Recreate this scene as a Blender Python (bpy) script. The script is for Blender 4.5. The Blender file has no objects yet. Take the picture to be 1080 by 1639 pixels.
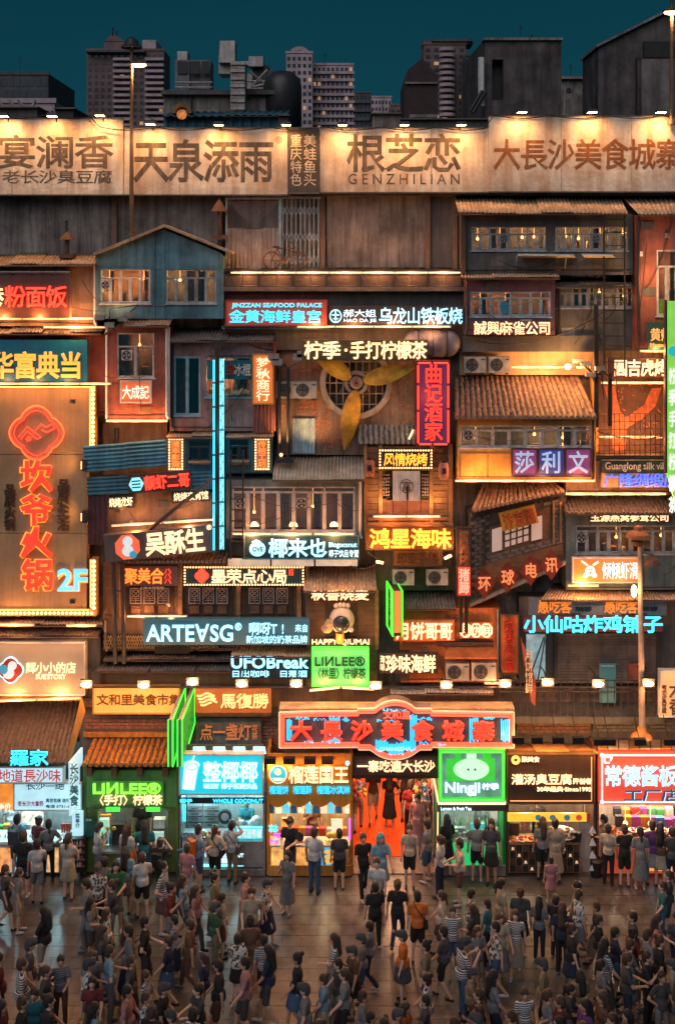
import bpy, math, random
from mathutils import Vector, Matrix
R = random.Random(7)
SC = bpy.context.scene
COL = SC.collection
# ---------------------------------------------------------------- camera, world, exposure
F, D0, H, HZ = 1856.0, 32.0, 16.9, 420.0      # focal length in photo pixels, metres to the shop fronts, eye height, horizon row
cd = bpy.data.cameras.new('camera'); cam = bpy.data.objects.new('camera', cd); COL.objects.link(cam)
cam.location = (0, -D0, H); cam.rotation_euler = (math.radians(90), 0, 0)
cd.sensor_width = 36; cd.lens = 36*F/1639; cd.shift_y = -(819.5-HZ)/1639; cd.clip_end = 3000; cd.clip_start = .1
SC.camera = cam
SC.view_settings.view_transform = 'Standard'; SC.view_settings.look = 'None'
SC.view_settings.exposure = 0.0; SC.view_settings.gamma = 1; SC.view_settings.use_curve_mapping = False
SC.cycles.use_denoising = True
SC.cycles.max_bounces = 5; SC.cycles.diffuse_bounces = 2; SC.cycles.glossy_bounces = 2
SC.cycles.transparent_max_bounces = 8; SC.cycles.caustics_reflective = False; SC.cycles.caustics_refractive = False
SC.cycles.sample_clamp_indirect = 3
W = bpy.data.worlds.new('World'); SC.world = W; W.use_nodes = True
nt = W.node_tree; nt.nodes.clear()
out = nt.nodes.new('ShaderNodeOutputWorld')
sky = nt.nodes.new('ShaderNodeTexSky'); sky.sky_type = 'NISHITA'; sky.sun_disc = False
sky.sun_elevation = math.radians(-4); sky.sun_rotation = math.radians(200)
b1 = nt.nodes.new('ShaderNodeBackground'); b1.inputs[1].default_value = 0.05
nt.links.new(sky.outputs[0], b1.inputs[0])
tc = nt.nodes.new('ShaderNodeTexCoord'); sp = nt.nodes.new('ShaderNodeSeparateXYZ'); nt.links.new(tc.outputs['Generated'], sp.inputs[0])
cr = nt.nodes.new('ShaderNodeValToRGB'); nt.links.new(sp.outputs[2], cr.inputs[0])
cr.color_ramp.elements[0].position = 0.0; cr.color_ramp.elements[0].color = (.0065, .058, .080, 1)
cr.color_ramp.elements[1].position = .30; cr.color_ramp.elements[1].color = (.0012, .032, .050, 1)
b2 = nt.nodes.new('ShaderNodeBackground'); b2.inputs[1].default_value = 1.0; nz = nt.nodes.new('ShaderNodeTexNoise'); nz.inputs['Scale'].default_value = 2.2; nz.inputs['Detail'].default_value = 5; mpw = nt.nodes.new('ShaderNodeMapping'); mpw.inputs['Scale'].default_value = (1, 1, 5)
nt.links.new(tc.outputs['Generated'], mpw.inputs[0]); nt.links.new(mpw.outputs[0], nz.inputs['Vector'])
mr = nt.nodes.new('ShaderNodeMapRange'); mr.inputs[3].default_value = .78; mr.inputs[4].default_value = 1.22; nt.links.new(nz.outputs[0], mr.inputs[0])
nt.links.new(cr.outputs[0], b2.inputs[0]); nt.links.new(mr.outputs[0], b2.inputs[1])
ad = nt.nodes.new('ShaderNodeAddShader'); nt.links.new(b1.outputs[0], ad.inputs[0]); nt.links.new(b2.outputs[0], ad.inputs[1])
nt.links.new(ad.outputs[0], out.inputs[0])
sd = bpy.data.lights.new('ambient_fill', 'SUN'); sd.energy = 1.6; sd.angle = math.radians(60); sd.color = (.84, .80, .86)  # wide soft fill added to lift the whole scene; no sun is up
so = bpy.data.objects.new('ambient_fill', sd); COL.objects.link(so); so.rotation_euler = (math.radians(50), 0, math.radians(-20))

# ---------------------------------------------------------------- helpers
def P(x, y, d):
    s = (D0-d)/F
    return Vector(((x-540)*s, -d, H+(HZ-y)*s))
def G(x, y, z=0.):            # the ground point seen at a photo pixel
    D = F*(H-z)/(y-HZ)
    return Vector(((x-540)*D/F, D-D0, z))
def px(d): return (D0-d)/F    # metres per photo pixel at a depth

class MB:
    def __init__(s): s.v = []; s.f = []; s.sm = False
    def add(s, vs, fs):
        n = len(s.v); s.v += [tuple(v) for v in vs]; s.f += [tuple(i+n for i in f) for f in fs]; return s
    def box(s, x0, x1, y0, y1, z0, z1):
        return s.add([(x0,y0,z0),(x1,y0,z0),(x1,y1,z0),(x0,y1,z0),(x0,y0,z1),(x1,y0,z1),(x1,y1,z1),(x0,y1,z1)],
                     [(0,3,2,1),(4,5,6,7),(0,1,5,4),(1,2,6,5),(2,3,7,6),(3,0,4,7)])
    def pb(s, x0, y0, x1, y1, d, t):          # box whose front face fills a pixel rectangle at depth d, t metres thick
        a = P(x0, y0, d); b = P(x1, y1, d)
        return s.box(min(a.x,b.x), max(a.x,b.x), -d, -d+t, min(a.z,b.z), max(a.z,b.z))
    def poly(s, pts, d, t):                    # polygon in pixels (any winding), extruded back by t
        w = [P(x, y, d) for x, y in pts]; n = len(w)
        ar = sum(w[i].x*w[(i+1)%n].z-w[(i+1)%n].x*w[i].z for i in range(n))
        if ar < 0: w.reverse()
        vs = w+[v+Vector((0,t,0)) for v in w]
        return s.add(vs, [tuple(range(n)), tuple(range(2*n-1, n-1, -1))]+[(i, i+n, (i+1)%n+n, (i+1)%n) for i in range(n)])
    def tube(s, a, b, r, n=8, r2=None):
        a = Vector(a); b = Vector(b); r2 = r if r2 is None else r2
        q = (b-a).to_track_quat('Z', 'Y'); vs = []
        for c, rr in ((a, r), (b, r2)):
            for i in range(n):
                an = 2*math.pi*i/n; vs.append(c+q@Vector((rr*math.cos(an), rr*math.sin(an), 0)))
        return s.add(vs, [(i, (i+1)%n, (i+1)%n+n, i+n) for i in range(n)]+[tuple(range(n-1,-1,-1)), tuple(range(n, 2*n))])
    def path(s, pts, r, n=6):
        for a, b in zip(pts, pts[1:]): s.tube(a, b, r, n)
        return s
    def ball(s, c, r, n=8, m=6, sc=(1,1,1)):
        vs = [(c[0], c[1], c[2]+r*sc[2])]; c = Vector(c)
        for j in range(1, m):
            th = math.pi*j/m
            for i in range(n):
                a = 2*math.pi*i/n
                vs.append((c.x+r*sc[0]*math.sin(th)*math.cos(a), c.y+r*sc[1]*math.sin(th)*math.sin(a), c.z+r*sc[2]*math.cos(th)))
        vs.append((c.x, c.y, c.z-r*sc[2])); L = len(vs)-1
        fs = [(0, 1+i, 1+(i+1)%n) for i in range(n)]
        for j in range(m-2):
            for i in range(n):
                a = 1+j*n+i; b = 1+j*n+(i+1)%n; fs.append((a, a+n, b+n, b))
        fs += [(L, L-n+(i+1)%n, L-n+i) for i in range(n)]
        return s.add(vs, fs)
    def ring(s, x, y, ro, ri, d, t, n=32, a0=0, a1=360, asp=1.):   # flat ring facing the camera; radii in pixels
        full = a1-a0 >= 360; k = n if full else n+1; vs = []
        c = P(x, y, d); m = px(d)
        for i in range(k):
            a = math.radians(a0+(a1-a0)*i/n)
            for r in (ro, ri):
                for dy in (0, t):
                    vs.append((c.x+r*m*math.cos(a), c.y+dy, c.z+r*m*math.sin(a)*asp))
        fs = []
        for i in range(n if full else k-1):
            p = 4*i; q = 4*((i+1) % k)
            fs += [(p, p+2, q+2, q), (p+1, q+1, q+3, p+3), (p, q, q+1, p+1), (p+2, p+3, q+3, q+2)]
        return s.add(vs, fs)
    def disc(s, x, y, r, d, t, n=24, asp=1.):
        return s.poly([(x+r*math.cos(2*math.pi*i/n), y+asp*r*math.sin(2*math.pi*i/n)) for i in range(n)], d, t)
    def lathe(s, c, prof, n=16, ax='Z'):
        vs = []; k = len(prof)
        for r, z in prof:
            for i in range(n):
                a = 2*math.pi*i/n
                vs.append((c[0]+r*math.cos(a), c[1]+r*math.sin(a), c[2]+z) if ax == 'Z' else (c[0]+r*math.cos(a), c[1]+z, c[2]+r*math.sin(a)))
        fs = [(j*n+i, j*n+(i+1)%n, (j+1)*n+(i+1)%n, (j+1)*n+i) for j in range(k-1) for i in range(n)]
        return s.add(vs, fs+[tuple(range(n-1,-1,-1)), tuple(range((k-1)*n, k*n))])
    def build(s, name, mat, parent=None, kind=None, label=None):
        off = Vector((0,0,0)); p = parent
        while p is not None: off += Vector(p.location); p = p.parent
        me = bpy.data.meshes.new(name); me.from_pydata([(v[0]-off.x, v[1]-off.y, v[2]-off.z) for v in s.v], [], s.f); me.update()
        me.materials.append(mat)
        if s.sm:
            for p in me.polygons: p.use_smooth = True
        o = bpy.data.objects.new(name, me); COL.objects.link(o); o.parent = parent
        if kind: o['kind'] = kind
        if label: o['label'] = label
        return o
def pb(*a): return MB().pb(*a)
def T(name, label, cat, loc, group=None):
    o = bpy.data.objects.new(name, None); COL.objects.link(o); o.location = loc
    o['label'] = label; o['category'] = cat; o['kind'] = 'thing'
    if group: o['group'] = group
    o.empty_display_size = .1
    return o
def tag(o, label, cat, group=None):
    o['label'] = label; o['category'] = cat
    if group: o['group'] = group
    return o
def copy_tree(o, parent=None):
    c = o.copy(); COL.objects.link(c); c.parent = parent
    for ch in list(o.children): copy_tree(ch, c)
    return c
def lamp(kind, loc, energy, color, parent=None, aim=None, size=.1, angle=100, blend=.6):
    l = bpy.data.lights.new('lamp_light', kind); l.energy = energy*(1.85 if color[0] == 1 else 1); l.color = color
    if kind == 'SPOT': l.spot_size = math.radians(angle); l.spot_blend = blend; l.shadow_soft_size = size
    elif kind == 'POINT': l.shadow_soft_size = size
    o = bpy.data.objects.new('lamp_light', l); COL.objects.link(o)
    off = Vector(parent.location) if parent else Vector((0,0,0))
    o.parent = parent; o.location = Vector(loc)-off
    if aim is not None: o.rotation_euler = (Vector(aim)-Vector(loc)).to_track_quat('-Z', 'Y').to_euler()
    return o

# ---------------------------------------------------------------- materials
MC = {}
def mat(key, base, rough=.8, var=.3, streak=.35, bump=.25, scale=2.5, metal=0., dirt=(.025,.018,.014), tex='grime', spec=.4, grain=None):
    if key in MC: return MC[key]
    m = bpy.data.materials.new(key); m.use_nodes = True; n = m.node_tree.nodes; l = m.node_tree.links
    b = n['Principled BSDF']; b.inputs['Roughness'].default_value = rough; b.inputs['Metallic'].default_value = metal
    b.inputs['Specular IOR Level'].default_value = spec
    if tex == 'plain':
        b.inputs['Base Color'].default_value = (*base, 1); MC[key] = m; return m
    g = n.new('ShaderNodeNewGeometry')
    def noise(sc, det, vec=None, rg=.6):
        t = n.new('ShaderNodeTexNoise'); t.inputs['Scale'].default_value = sc; t.inputs['Detail'].default_value = det; t.inputs['Roughness'].default_value = rg
        l.new(vec if vec is not None else g.outputs['Position'], t.inputs['Vector']); return t
    def ramp(src, a, bb, c0=(0,0,0,1), c1=(1,1,1,1)):
        r = n.new('ShaderNodeValToRGB'); l.new(src, r.inputs[0]); e = r.color_ramp.elements
        e[0].position = a; e[0].color = c0; e[1].position = bb; e[1].color = c1; return r
    n1 = noise(scale, 6)
    r1 = ramp(n1.outputs[0], .3, .7, tuple(max(0,c*(1-var)) for c in base)+(1,), tuple(min(1,c*(1+var)) for c in base)+(1,))
    col = r1.outputs[0]
    mp = n.new('ShaderNodeMapping'); l.new(g.outputs['Position'], mp.inputs[0])
    mp.inputs['Scale'].default_value = grain if grain else (6, 6, .45)
    n2 = noise(1.3, 5, mp.outputs[0])
    r2 = ramp(n2.outputs[0], .42, .72)
    mu = n.new('ShaderNodeMath'); mu.operation = 'MULTIPLY'; mu.inputs[1].default_value = streak; l.new(r2.outputs[0], mu.inputs[0])
    mx = n.new('ShaderNodeMix'); mx.data_type = 'RGBA'; l.new(mu.outputs[0], mx.inputs['Factor']); l.new(col, mx.inputs['A']); mx.inputs['B'].default_value = (*dirt, 1)
    n4 = noise(scale*.35+.15, 8, None, .7); r4 = ramp(n4.outputs[0], .5, .68)
    mu2 = n.new('ShaderNodeMath'); mu2.operation = 'MULTIPLY'; mu2.inputs[1].default_value = streak*.8; l.new(r4.outputs[0], mu2.inputs[0])
    mx2 = n.new('ShaderNodeMix'); mx2.data_type = 'RGBA'; l.new(mu2.outputs[0], mx2.inputs['Factor']); l.new(mx.outputs['Result'], mx2.inputs['A']); mx2.inputs['B'].default_value = (*dirt, 1)
    l.new(mx2.outputs['Result'], b.inputs['Base Color'])
    n3 = noise(scale*7, 6); bp = n.new('ShaderNodeBump'); bp.inputs['Strength'].default_value = bump; bp.inputs['Distance'].default_value = .03
    l.new(n3.outputs[0], bp.inputs['Height']); l.new(bp.outputs[0], b.inputs['Normal'])
    MC[key] = m; return m
def em(key, color, strength, var=0., scale=3.):
    if key in MC: return MC[key]
    m = bpy.data.materials.new(key); m.use_nodes = True; n = m.node_tree.nodes; l = m.node_tree.links
    b = n['Principled BSDF']; b.inputs['Base Color'].default_value = (*[min(.8, c*.5+.05) for c in color], 1); b.inputs['Roughness'].default_value = .4
    b.inputs['Emission Color'].default_value = (*color, 1); b.inputs['Emission Strength'].default_value = strength
    if var:
        g = n.new('ShaderNodeNewGeometry'); t = n.new('ShaderNodeTexNoise'); t.inputs['Scale'].default_value = scale; t.inputs['Detail'].default_value = 3
        l.new(g.outputs['Position'], t.inputs['Vector'])
        r = n.new('ShaderNodeMapRange'); r.inputs[1].default_value = .3; r.inputs[2].default_value = .7
        r.inputs[3].default_value = strength*(1-var); r.inputs[4].default_value = strength*(1+var)
        l.new(t.outputs[0], r.inputs[0]); l.new(r.outputs[0], b.inputs['Emission Strength'])
    MC[key] = m; return m
def paint(key, c, **k):
    k.setdefault('var', .15); k.setdefault('streak', .3); k.setdefault('rough', .55); return mat(key, c, **k)
def glassm():
    if 'window glass' in MC: return MC['window glass']
    m = bpy.data.materials.new('window glass'); m.use_nodes = True; n = m.node_tree.nodes; l = m.node_tree.links
    o = n['Material Output']; n.remove(n['Principled BSDF'])
    t = n.new('ShaderNodeBsdfTransparent'); t.inputs[0].default_value = (.62, .64, .62, 1)
    g = n.new('ShaderNodeBsdfGlossy'); g.inputs['Roughness'].default_value = .06; g.inputs[0].default_value = (.85, .9, .9, 1)
    x = n.new('ShaderNodeMixShader'); x.inputs[0].default_value = .16
    l.new(t.outputs[0], x.inputs[1]); l.new(g.outputs[0], x.inputs[2]); l.new(x.outputs[0], o.inputs[0])
    MC['window glass'] = m; return m
GL = glassm()
CONC = mat('stained concrete', (.21,.185,.165), streak=.75, scale=1.2, var=.4)
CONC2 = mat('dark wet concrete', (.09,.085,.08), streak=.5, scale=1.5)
PANEL = mat('weathered billboard sheet', (.66,.57,.46), rough=.6, streak=.75, scale=1.3, var=.28, bump=.6, dirt=(.34,.16,.06), grain=(2.5,2.5,.35))
STEEL = mat('dark painted steel', (.035,.035,.038), rough=.5, metal=.3, streak=.2)
BLACK = mat('black iron', (.014,.013,.013), rough=.5, var=.2, streak=.1)
GALV = mat('galvanised sheet', (.33,.31,.29), rough=.5, metal=.5, streak=.5, dirt=(.16,.07,.03))
TIN = mat('rusty lamp toned tin roof', (.50,.32,.19), rough=.65, metal=.2, streak=.55, dirt=(.13,.06,.03), scale=3)  # orange of the lamplight is put into the base colour, under brown rust stains
DTIN = mat('dark tin roof', (.13,.11,.10), rough=.65, metal=.2, streak=.5, scale=3)
TEALW = mat('teal painted wall', (.09,.20,.235), streak=.55, scale=1.6, var=.45)
REDW = mat('faded red plaster', (.22,.065,.045), streak=.45, scale=2, var=.4)
PINKW = mat('faded pink stucco', (.26,.14,.12), streak=.5, scale=2, var=.4)
PURW = mat('plum painted wall', (.10,.045,.06), streak=.3)
OCHW = mat('ochre painted wall', (.50,.23,.05), streak=.25, scale=1.5)
PLAS = mat('tan plaster', (.42,.31,.19), streak=.3, scale=1.2, var=.2, rough=.9)
BROWNW = mat('brown plaster', (.17,.11,.08), streak=.5, scale=2)
GREYG = mat('grey green wall', (.13,.16,.15), streak=.45)
DBLUE = mat('blue corrugated sheet', (.03,.12,.17), rough=.55, metal=.2, streak=.4)
WOOD = mat('brown timber', (.16,.075,.035), rough=.6, streak=.5, scale=4, grain=(1,1,14), dirt=(.05,.02,.01))
WOODL = mat('honey timber', (.30,.15,.06), rough=.55, streak=.4, scale=4, grain=(1,1,14), dirt=(.08,.035,.015))
WOODD = mat('dark timber', (.06,.033,.022), rough=.6, streak=.3, scale=4)
FRW = mat('pale window frame', (.50,.47,.44), rough=.6, streak=.4, scale=5, dirt=(.15,.09,.05))
FRB = mat('blue grey window frame', (.28,.38,.43), rough=.6, streak=.35, scale=5)
TILED = mat('dark clay tile', (.075,.06,.055), rough=.7, scale=8, streak=.2, var=.5)
TILEB = mat('brown clay tile', (.24,.15,.10), rough=.7, scale=8, streak=.3, var=.45)
TILEO = mat('orange glazed tile', (.42,.17,.04), rough=.4, scale=8, streak=.35, var=.4)
BRICKG = mat('grey brick', (.15,.12,.10), rough=.9, scale=9, streak=.2, var=.45)
BRICKR = mat('red brick', (.20,.09,.06), rough=.9, scale=9, streak=.2, var=.4)
ROOM = mat('room wall', (.16,.11,.08), streak=.3)
ROOMD = mat('shade toned room wall', (.05,.045,.045), streak=.3)  # shade of unlit rooms put into a darker wall colour
CURT = mat('dull curtain', (.28,.18,.12), streak=.3, rough=.95)
WHITE = paint('white painted metal', (.62,.60,.56), streak=.25)
SIGNBK = paint('brown sign board', (.055,.035,.03))
N = dict(
    red=em('red neon', (1,.03,.012), 3.2), orange=em('orange neon', (1,.16,.02), 2.4), warm=em('warm white letters', (1,.60,.32), 1.8),
    cyan=em('cyan neon', (.03,.55,.78), 2.4), white=em('cool white letters', (.62,.90,1.), 1.35), yellow=em('yellow neon', (1,.33,.03), 2.6),
    blue=em('blue neon', (.015,.11,1.), 1.7), green=em('green neon', (.05,.8,.04), 1.8), pink=em('pink neon', (1,.04,.5), 2.4),
    ice=em('icy blue letters', (.35,.80,1), 1.5), strip=em('warm light strip', (1,.36,.12), 2.6), stripw=em('pale light strip', (1,.50,.26), 1.9),
    bulb=em('small warm bulb', (1,.50,.2), 3.5), ubulb=em('window bulb', (1,.38,.10), 10), flood=em('floodlight lens', (1,.62,.28), 45))

# ---------------------------------------------------------------- lettering
GC = {}
def glyph(ch, b, mode, ext=.03):
    k = (ch, b, mode, ext)
    if k in GC: return GC[k]
    cu = bpy.data.curves.new('letter', 'FONT'); cu.body = ch; cu.size = 1; cu.resolution_u = 1 if (len(ch) == 1 and ord(ch) > 0x2e00) else 3; cu.extrude = ext
    cu.align_x = 'LEFT'
    if mode == 'tube': cu.fill_mode = 'NONE'; cu.extrude = 0; cu.bevel_depth = b; cu.bevel_resolution = 0
    else: cu.bevel_depth = b; cu.bevel_resolution = 0
    o = bpy.data.objects.new('letter', cu)
    me = bpy.data.meshes.new_from_object(o); bpy.data.objects.remove(o); bpy.data.curves.remove(cu)
    me.name = 'letter'
    if len(ch) == 1 and ord(ch) > 0x2e00:
        for v in me.vertices: v.co.x = min(1.0, max(0., v.co.x)); v.co.y = min(.885, max(-.125, v.co.y))
    me.transform(Matrix(((1,0,0,0),(0,0,-1,0),(0,1,0,0),(0,0,0,1))))
    if not me.materials: me.materials.append(None)
    xs = [v.co.x for v in me.vertices]; zs = [v.co.z for v in me.vertices]
    bb = (min(xs), max(xs), min(zs), max(zs)) if xs else (0,1,0,1)
    GC[k] = (me, bb); return GC[k]
def place_glyph(par, name, g, cx, cy, w, h, d, m, em_box, thick):
    me, bb = g
    c = P(cx, cy, d); off = Vector((0,0,0)); p = par
    while p is not None: off += Vector(p.location); p = p.parent
    o = bpy.data.objects.new(name, me); COL.objects.link(o); o.parent = par
    s = px(d); W_, H_ = w*s, h*s
    if em_box: sx, sz, mx, mz = W_, H_, .5, .38
    else:
        sx = W_/max(1e-6, bb[1]-bb[0]); sz = H_/max(1e-6, bb[3]-bb[2]); mx, mz = (bb[0]+bb[1])/2, (bb[2]+bb[3])/2
    o.scale = (sx, thick, sz); o.location = c-off-Vector((mx*sx, 0, mz*sz))
    if len(me.materials) and me.materials[0] is None: me.materials[0] = m
    o.material_slots[0].link = 'OBJECT'; o.material_slots[0].material = m
    return o
def row(par, s, x0, y0, x1, y1, d, m, b=.02, v=False, mode='fill', th=.6, fill=1.04, name='character'):
    n = len(s); r = []
    hh = (y1-y0)/(n if v else 1); b = round(b*min(1, max(.15, (hh-6)/26)), 3) if mode == 'fill' else b
    for i, ch in enumerate(s):
        if ch == ' ': continue
        if v: cx = (x0+x1)/2; h = (y1-y0)/n; cy = y0+h*(i+.5); w = x1-x0
        else: cy = (y0+y1)/2; w = (x1-x0)/n; cx = x0+w*(i+.5); h = y1-y0
        r.append(place_glyph(par, name, glyph(ch, b, mode), cx, cy, w*fill, h*fill, d, m, True, th))
    return r
def line(par, s, x0, y0, x1, y1, d, m, b=.02, th=.4, name='lettering', mode='fill'):
    return place_glyph(par, name, glyph(s, b, mode), (x0+x1)/2, (y0+y1)/2, x1-x0, y1-y0, d, m, False, th)
BK = .45
def tilt(t, deg): t.rotation_euler = (0, -math.radians(deg), 0)

def sign(label, x0, y0, x1, y1, d=-.6, t=.14, pm=None, fm=None, txt=(), bulbs=None, ang=0, name='shop_sign', cat='sign', fw=1.6, group=None, so=.05):
    r = T(name, label, cat, P((x0+x1)/2, (y0+y1)/2, d), group)
    pb(x0, y0, x1, y1, d, t).build('panel', pm or SIGNBK, r)
    if fm:
        f = MB()
        for q in ((x0-fw,y0-fw,x1+fw,y0+fw*.3),(x0-fw,y1-fw*.3,x1+fw,y1+fw),(x0-fw,y0+fw*.3,x0+fw*.3,y1-fw*.3),(x1-fw*.3,y0+fw*.3,x1+fw,y1-fw*.3)): f.pb(*q, d+.03, t+.02)
        f.build('frame', fm, r)
    th = .08 if so < .01 else .6
    for e in txt:
        k = e[0]; a = e[1:7]; m_ = N[e[6]] if isinstance(e[6], str) else e[6]; b = e[7] if len(e) > 7 else .02; md = e[8] if len(e) > 8 else 'fill'
        if k == 'h': row(r, *e[1:6], d+so, m_, b*BK, False, md, th)
        elif k == 'v': row(r, *e[1:6], d+so, m_, b*BK, True, md, th)
        else: line(r, *e[1:6], d+so, m_, b*BK, mode=md, th=th)
    if bulbs:
        mb = MB(); s = bulbs; rr = px(d)*1.5
        nx = max(1, round((x1-x0)/s)); ny = max(1, round((y1-y0)/s))
        for i in range(nx+1):
            for yy in (y0, y1): mb.ball(P(x0+(x1-x0)*i/nx, yy, d+.05), rr, 6, 4)
        for i in range(1, ny):
            for xx in (x0, x1): mb.ball(P(xx, y0+(y1-y0)*i/ny, d+.05), rr, 6, 4)
        mb.build('bulb_string', N['bulb'], r, kind='stuff')
    if ang: tilt(r, ang)
    return r

# ---------------------------------------------------------------- building pieces
def wall_holes(mb, x0, y0, x1, y1, d, t, holes):
    xs = sorted({x0, x1, *[h[0] for h in holes], *[h[2] for h in holes]}); ys = sorted({y0, y1, *[h[1] for h in holes], *[h[3] for h in holes]})
    for i in range(len(xs)-1):
        for j in range(len(ys)-1):
            a, b, c, e = xs[i], ys[j], xs[i+1], ys[j+1]
            if any(a >= h[0]-1e-6 and c <= h[2]+1e-6 and b >= h[1]-1e-6 and e <= h[3]+1e-6 for h in holes): continue
            mb.pb(a, b, c, e, d, t)
    return mb
def window(r, x0, y0, x1, y1, d, cols, tr=.25, fm=None, lit=.4, fan=(), fr=1.6, curt=.5, room=True, deep=.8, lampn=None):
    """frame with sashes, transom lights above, one pane per opening, a shallow room behind"""
    fm = fm or FRB; o_d = d+.02; f = MB()
    if fm is FRB: fm = R.choice((FRB, mat('teal window frame', (.16,.30,.34), rough=.6, streak=.4, scale=5), mat('grey window frame', (.30,.32,.33), rough=.6, streak=.5, scale=5)))
    elif fm is FRW: fm = R.choice((FRW, mat('ivory window frame', (.48,.40,.31), rough=.6, streak=.45, scale=5), mat('zinc window frame', (.38,.38,.38), rough=.5, streak=.5, scale=5)))
    yt = y0+(y1-y0)*tr
    for q in ((x0,y0,x1,y0+fr),(x0,y1-fr,x1,y1),(x0,y0+fr,x0+fr,y1-fr),(x1-fr,y0+fr,x1,y1-fr)): f.pb(*q, o_d, .12)
    if tr: f.pb(x0+fr, yt-fr/2, x1-fr, yt+fr/2, o_d-.005, .1)
    n = cols; w = (x1-x0)/n
    for i in range(1, n): f.pb(x0+w*i-fr*.6, y0+fr if i % 2 == 0 else yt, x0+w*i+fr*.6, y1-fr, o_d-.01, .09)
    win = f.build('window', fm, r)
    sl = pb(x0-2, y1, x1+2, y1+2, d+.08, .2); sl.build('sill', fm, win)
    for i in range(n):
        a, b = x0+w*i, x0+w*(i+1); top = yt if tr else y0+fr
        pb(a+fr*.6, top, b-fr*.6, y1-fr, o_d-.06, .012).build('pane', GL, win)
        s = MB()
        aa, bb = a+fr*.8, b-fr*.8
        for q in ((aa,top+.5,bb,top+2),(aa,y1-fr-2,bb,y1-fr-.3),(aa,top+2,aa+1.3,y1-fr-2),(bb-1.3,top+2,bb,y1-fr-2)): s.pb(*q, o_d-.03, .05)
        s.build('sash', fm, win)
        if i in fan:
            fx, fy, rr = (a+b)/2, yt+(y1-yt)*.28, min(w*.42, 8)
            fp = pb(fx-rr, fy-rr, fx+rr, fy+rr, o_d+.01, .05).build('exhaust_fan', fm, win)
            g = MB().ring(fx, fy, rr*.9, rr*.75, o_d+.03, .02, 20)
            for k in range(4): an = math.pi/4*(2*k+.4); g.poly([(fx, fy), (fx+rr*.75*math.cos(an), fy+rr*.75*math.sin(an)), (fx+rr*.75*math.cos(an+.7), fy+rr*.75*math.sin(an+.7))], o_d+.028, .01)
            g.build('fan_blades', BLACK, win)
    if tr:
        for i in range(0, n, 2):
            pb(x0+w*i+fr*.6, y0+fr, min(x0+w*(i+2), x1)-fr*.6, yt-fr/2, o_d-.06, .012).build('pane', GL, win)
    if room:
        a, b = P(x0, y0, d), P(x1, y1, d); mb = MB(); yb = -d+deep; e = .02
        X0, X1, Z0, Z1 = a.x-.05, b.x+.05, b.z-.25, a.z+.05
        mb.box(X0, X1, yb, yb+.04, Z0, Z1).box(X0, X1, -d+.13, yb, Z1, Z1+.04).box(X0, X1, -d+.13, yb, Z0-.04, Z0)
        mb.box(X0-.04, X0, -d+.13, yb, Z0, Z1).box(X1, X1+.04, -d+.13, yb, Z0, Z1)
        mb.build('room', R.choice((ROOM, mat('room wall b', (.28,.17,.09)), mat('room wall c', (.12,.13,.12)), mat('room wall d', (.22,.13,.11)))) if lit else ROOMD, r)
        for i in range(n):
            if R.random() < curt*.6:
                cw = R.uniform(.3, .9)*w; cx = x0+w*i+R.uniform(0, w-cw); c = MB(); m_ = 7
                ca, cb = P(cx, y0+3, d-.22), P(cx+cw, y1-R.choice([0, 0, (y1-y0)*.35]), d-.22)
                vs = []
                for k in range(m_+1):
                    xx = ca.x+(cb.x-ca.x)*k/m_; yy = ca.y+(.025 if k % 2 else -.025); vs += [(xx, yy, ca.z), (xx, yy, cb.z)]
                c.add(vs, [(2*k, 2*k+1, 2*k+3, 2*k+2) for k in range(m_)]).build('curtain', CURT, r)
        for i in range(n):
            if R.random() < .55:
                sx = x0+w*(i+R.uniform(.2,.7)); hh = (y1-y0)*R.uniform(.12,.4); pb(sx, y1-hh, sx+w*R.uniform(.2,.5), y1+3, d-.35, .2).build('stored_item', R.choice((CURT, WHITE, BROWNW, FRB, OCHW)), r)
        nl = lampn if lampn is not None else (max(1, n//2) if lit else 0)
        for i in range(nl):
            for_ = 0; q = P(x0+(x1-x0)*(i+R.uniform(.25,.75))/nl, y0+(y1-y0)*R.uniform(.25, .6), d-.5)
            b_ = MB().ball(q, .045, 8, 6); b_.tube(q, (q.x, q.y, Z1), .006, 4); b_.build('room_lamp', N['ubulb'], r)
            lamp('POINT', (q.x, q.y-.08, q.z), 60*lit, (1,.42,.16), r, size=.06)
    return win
def house(label, x0, y0, x1, y1, df, db, wm, wins=(), name='stacked_house', cat='house', fm=None, lit=.5, trim=None, group=None, roof=False):
    """box dwelling hung on the back wall; wins: (x0,y0,x1,y1,cols,opts)"""
    r = T(name, label, cat, P((x0+x1)/2, y1, df), group)
    m = MB(); th = .12; holes = [w[:4] for w in wins]
    wall_holes(m, x0, y0, x1, y1, df, th, holes); m.build('front_wall', wm, r)
    a, b = P(x0, y0, df), P(x1, y1, df); s = MB(); y_0, y_1 = -df+th, -db
    s.box(a.x, a.x+.1, y_0, y_1, b.z, a.z).box(b.x-.1, b.x, y_0, y_1, b.z, a.z).box(a.x+.1, b.x-.1, y_0, y_1, a.z-.08, a.z).box(a.x+.1, b.x-.1, y_0, y_1, b.z, b.z+.08)
    s.build('side_wall', wm, r)
    for w in wins:
        o = dict(fm=fm, lit=lit, deep=min(.8, df-db-.1)); o.update(w[5] if len(w) > 5 else {})
        window(r, *w[:4], df-.03, w[4], **o)
    clutter(r, x0, y0, x1, y1, df, wins)
    if trim:
        t = MB(); t.pb(x0-1, y0-1, x0+2, y1, df+.03, .05).pb(x1-2, y0-1, x1+1, y1, df+.03, .05); t.build('corner_trim', trim, r)
    return r
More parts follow.
